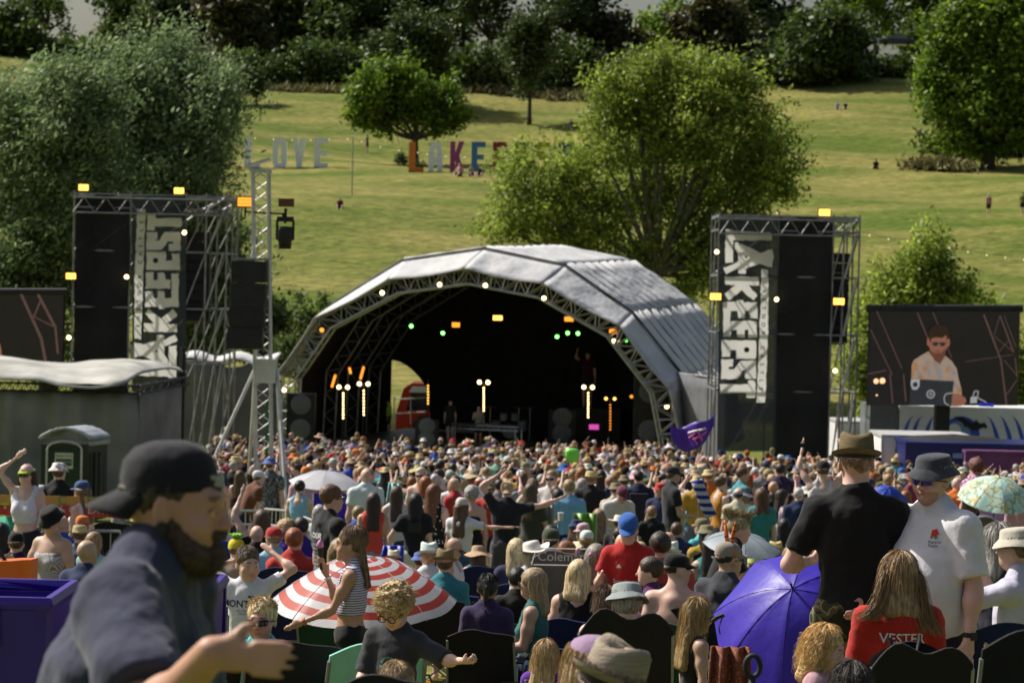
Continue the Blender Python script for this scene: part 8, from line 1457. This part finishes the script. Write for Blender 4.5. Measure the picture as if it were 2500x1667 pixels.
tag(link(me, 'crowd', 'crowdcol'), 'packed far crowd in front of the stage with raised arms', kind='stuff'); print('far', nf, len(CLa))
# ---- people on the stage and on the hill
def tp(k, px, py, D, lab, yaw, top, hair='dark', hat=(.5,.5,.5), bottom=(.02,.02,.03), g=None, body='pink', group=None):
    f, m = tmpl(k, .023); p = P(px, py, D)
    if g is None: loc, s_ = spot(px, py, D, f); s_ = min(s_, 1.15)
    else: loc = Vector((p.x, D, g)); s_ = (p.z-g)/f.top
    if g is None: loc.z = p.z-f.top*s_
    put_person(m, lab, loc, R(yaw), dict(body=SK[body], top=top, bottom=bottom, hair=HC[hair], hat=hat), group, scale=s_)
tp(15, 1169, 992, 94.4, 'performer in a patterned beige shirt behind the stage table', 180, (.36,.29,.2), 'brown', (.05,.04,.03), g=-6.25); tp(0, 1100, 976, 97, 'dim figure in black standing left of the performer', 180, (.02,.02,.02), g=-6.25); tp(0, 950, 975, 101, 'crew member in a neon yellow vest at the rear of the stage', 90, (.45,.9,.05), g=-6.4); tp(4, 1436, 858, 99.5, 'drummer, shirt painted magenta lit, high at the rear of the stage, one arm raised', 180, (.05,.008,.045), g=-4.9); tp(0, 1555, 1030, 96, 'dim stagehand in grey by the right speaker stack', 160, (.06,.06,.07), g=-6.25)  # the drummer's magenta stage light is put into the shirt colour
riser = thing('drum_riser', 'dark raised platform at the rear of the stage', 'platform', (P(1436,1000,99.5).x, 99.5, -6.2)); mb = MB(); mb.box((P(1436,1000,99.5).x, 99.5, -5.55), (1.3,.8,.65)); mb.build('platform_top', 'black', riser)
#tp(0, 896, 329, 229, 'man in black walking up the hill between the LOVE letters and the oak', -60, (.015,.015,.018)); tp(0, 2413, 473, 188, 'person in a pink tee and black shorts standing high on the right of the hill', 10, (.45,.22,.2), 'blonde'); tp(0, 2496, 469, 188, 'person in an olive tee at the right edge of the hill', -20, (.16,.17,.04)); tp(0, 2497, 352, 224, 'person in navy at the right edge below the sycamore', 0, (.02,.03,.1))
fl = Fig(H=1.72, pose='floor'); TMf = clothed(fl, h=.024, hi=0, shoes=False, hair='short')
def hill(px, py, pf, lab, yaw, top, sit=0, hair='dark', body='pink', bottom=(.02,.02,.03)):
    D, p = foot(px, pf); f, m = (fl, TMf) if sit else tmpl(0, .023); s_ = min(max((P(px, py, D).z-p.z)/f.top, .8), 1.15); put_person(m, lab, p, R(yaw), dict(body=SK[body], top=top, bottom=bottom, hair=HC[hair], hat=(.5,.5,.5)), None, scale=s_)
hill(896, 329, 374, 'man in black walking up the hill between the LOVE letters and the oak', -60, (.015,.015,.018)); hill(2413, 473, 527, 'person in a pink tee and black shorts standing high on the right of the hill', 10, (.5,.25,.22), 0, 'blonde'); hill(2496, 469, 526, 'person in an olive tee at the right edge of the hill', -20, (.16,.17,.04)); hill(2490, 350, 405, 'person in navy at the right edge below the sycamore', 0, (.02,.03,.1))
for a_ in [(830,482,510,'person in a dark top sitting alone on the hill below the LOVE letters',180,(.08,.03,.04)),(2138,388,415,'person with a white belt sitting alone on the right of the hill',10,(.03,.02,.02)),(1122,396,430,'person in pink sitting in front of the magenta K',150,(.55,.25,.3)),(1150,402,430,'person in beige sitting in front of the blue E',200,(.4,.33,.25)),(1172,404,430,'person in black sitting right of the beige one',170,(.02,.02,.02)),(2044,248,268,'person in pale blue sitting at the foot of the dark holly',180,(.4,.45,.6)),(2064,249,268,'person in black sitting at the foot of the dark holly',180,(.02,.02,.02)),(1394,292,312,'person resting in the shade left of the poplar crown',150,(.1,.1,.14))]: hill(*a_, 1)

for o in COL.objects:
    if o.get('label') and len(o['label'].split()) > 16: print('LONG', o['label'])
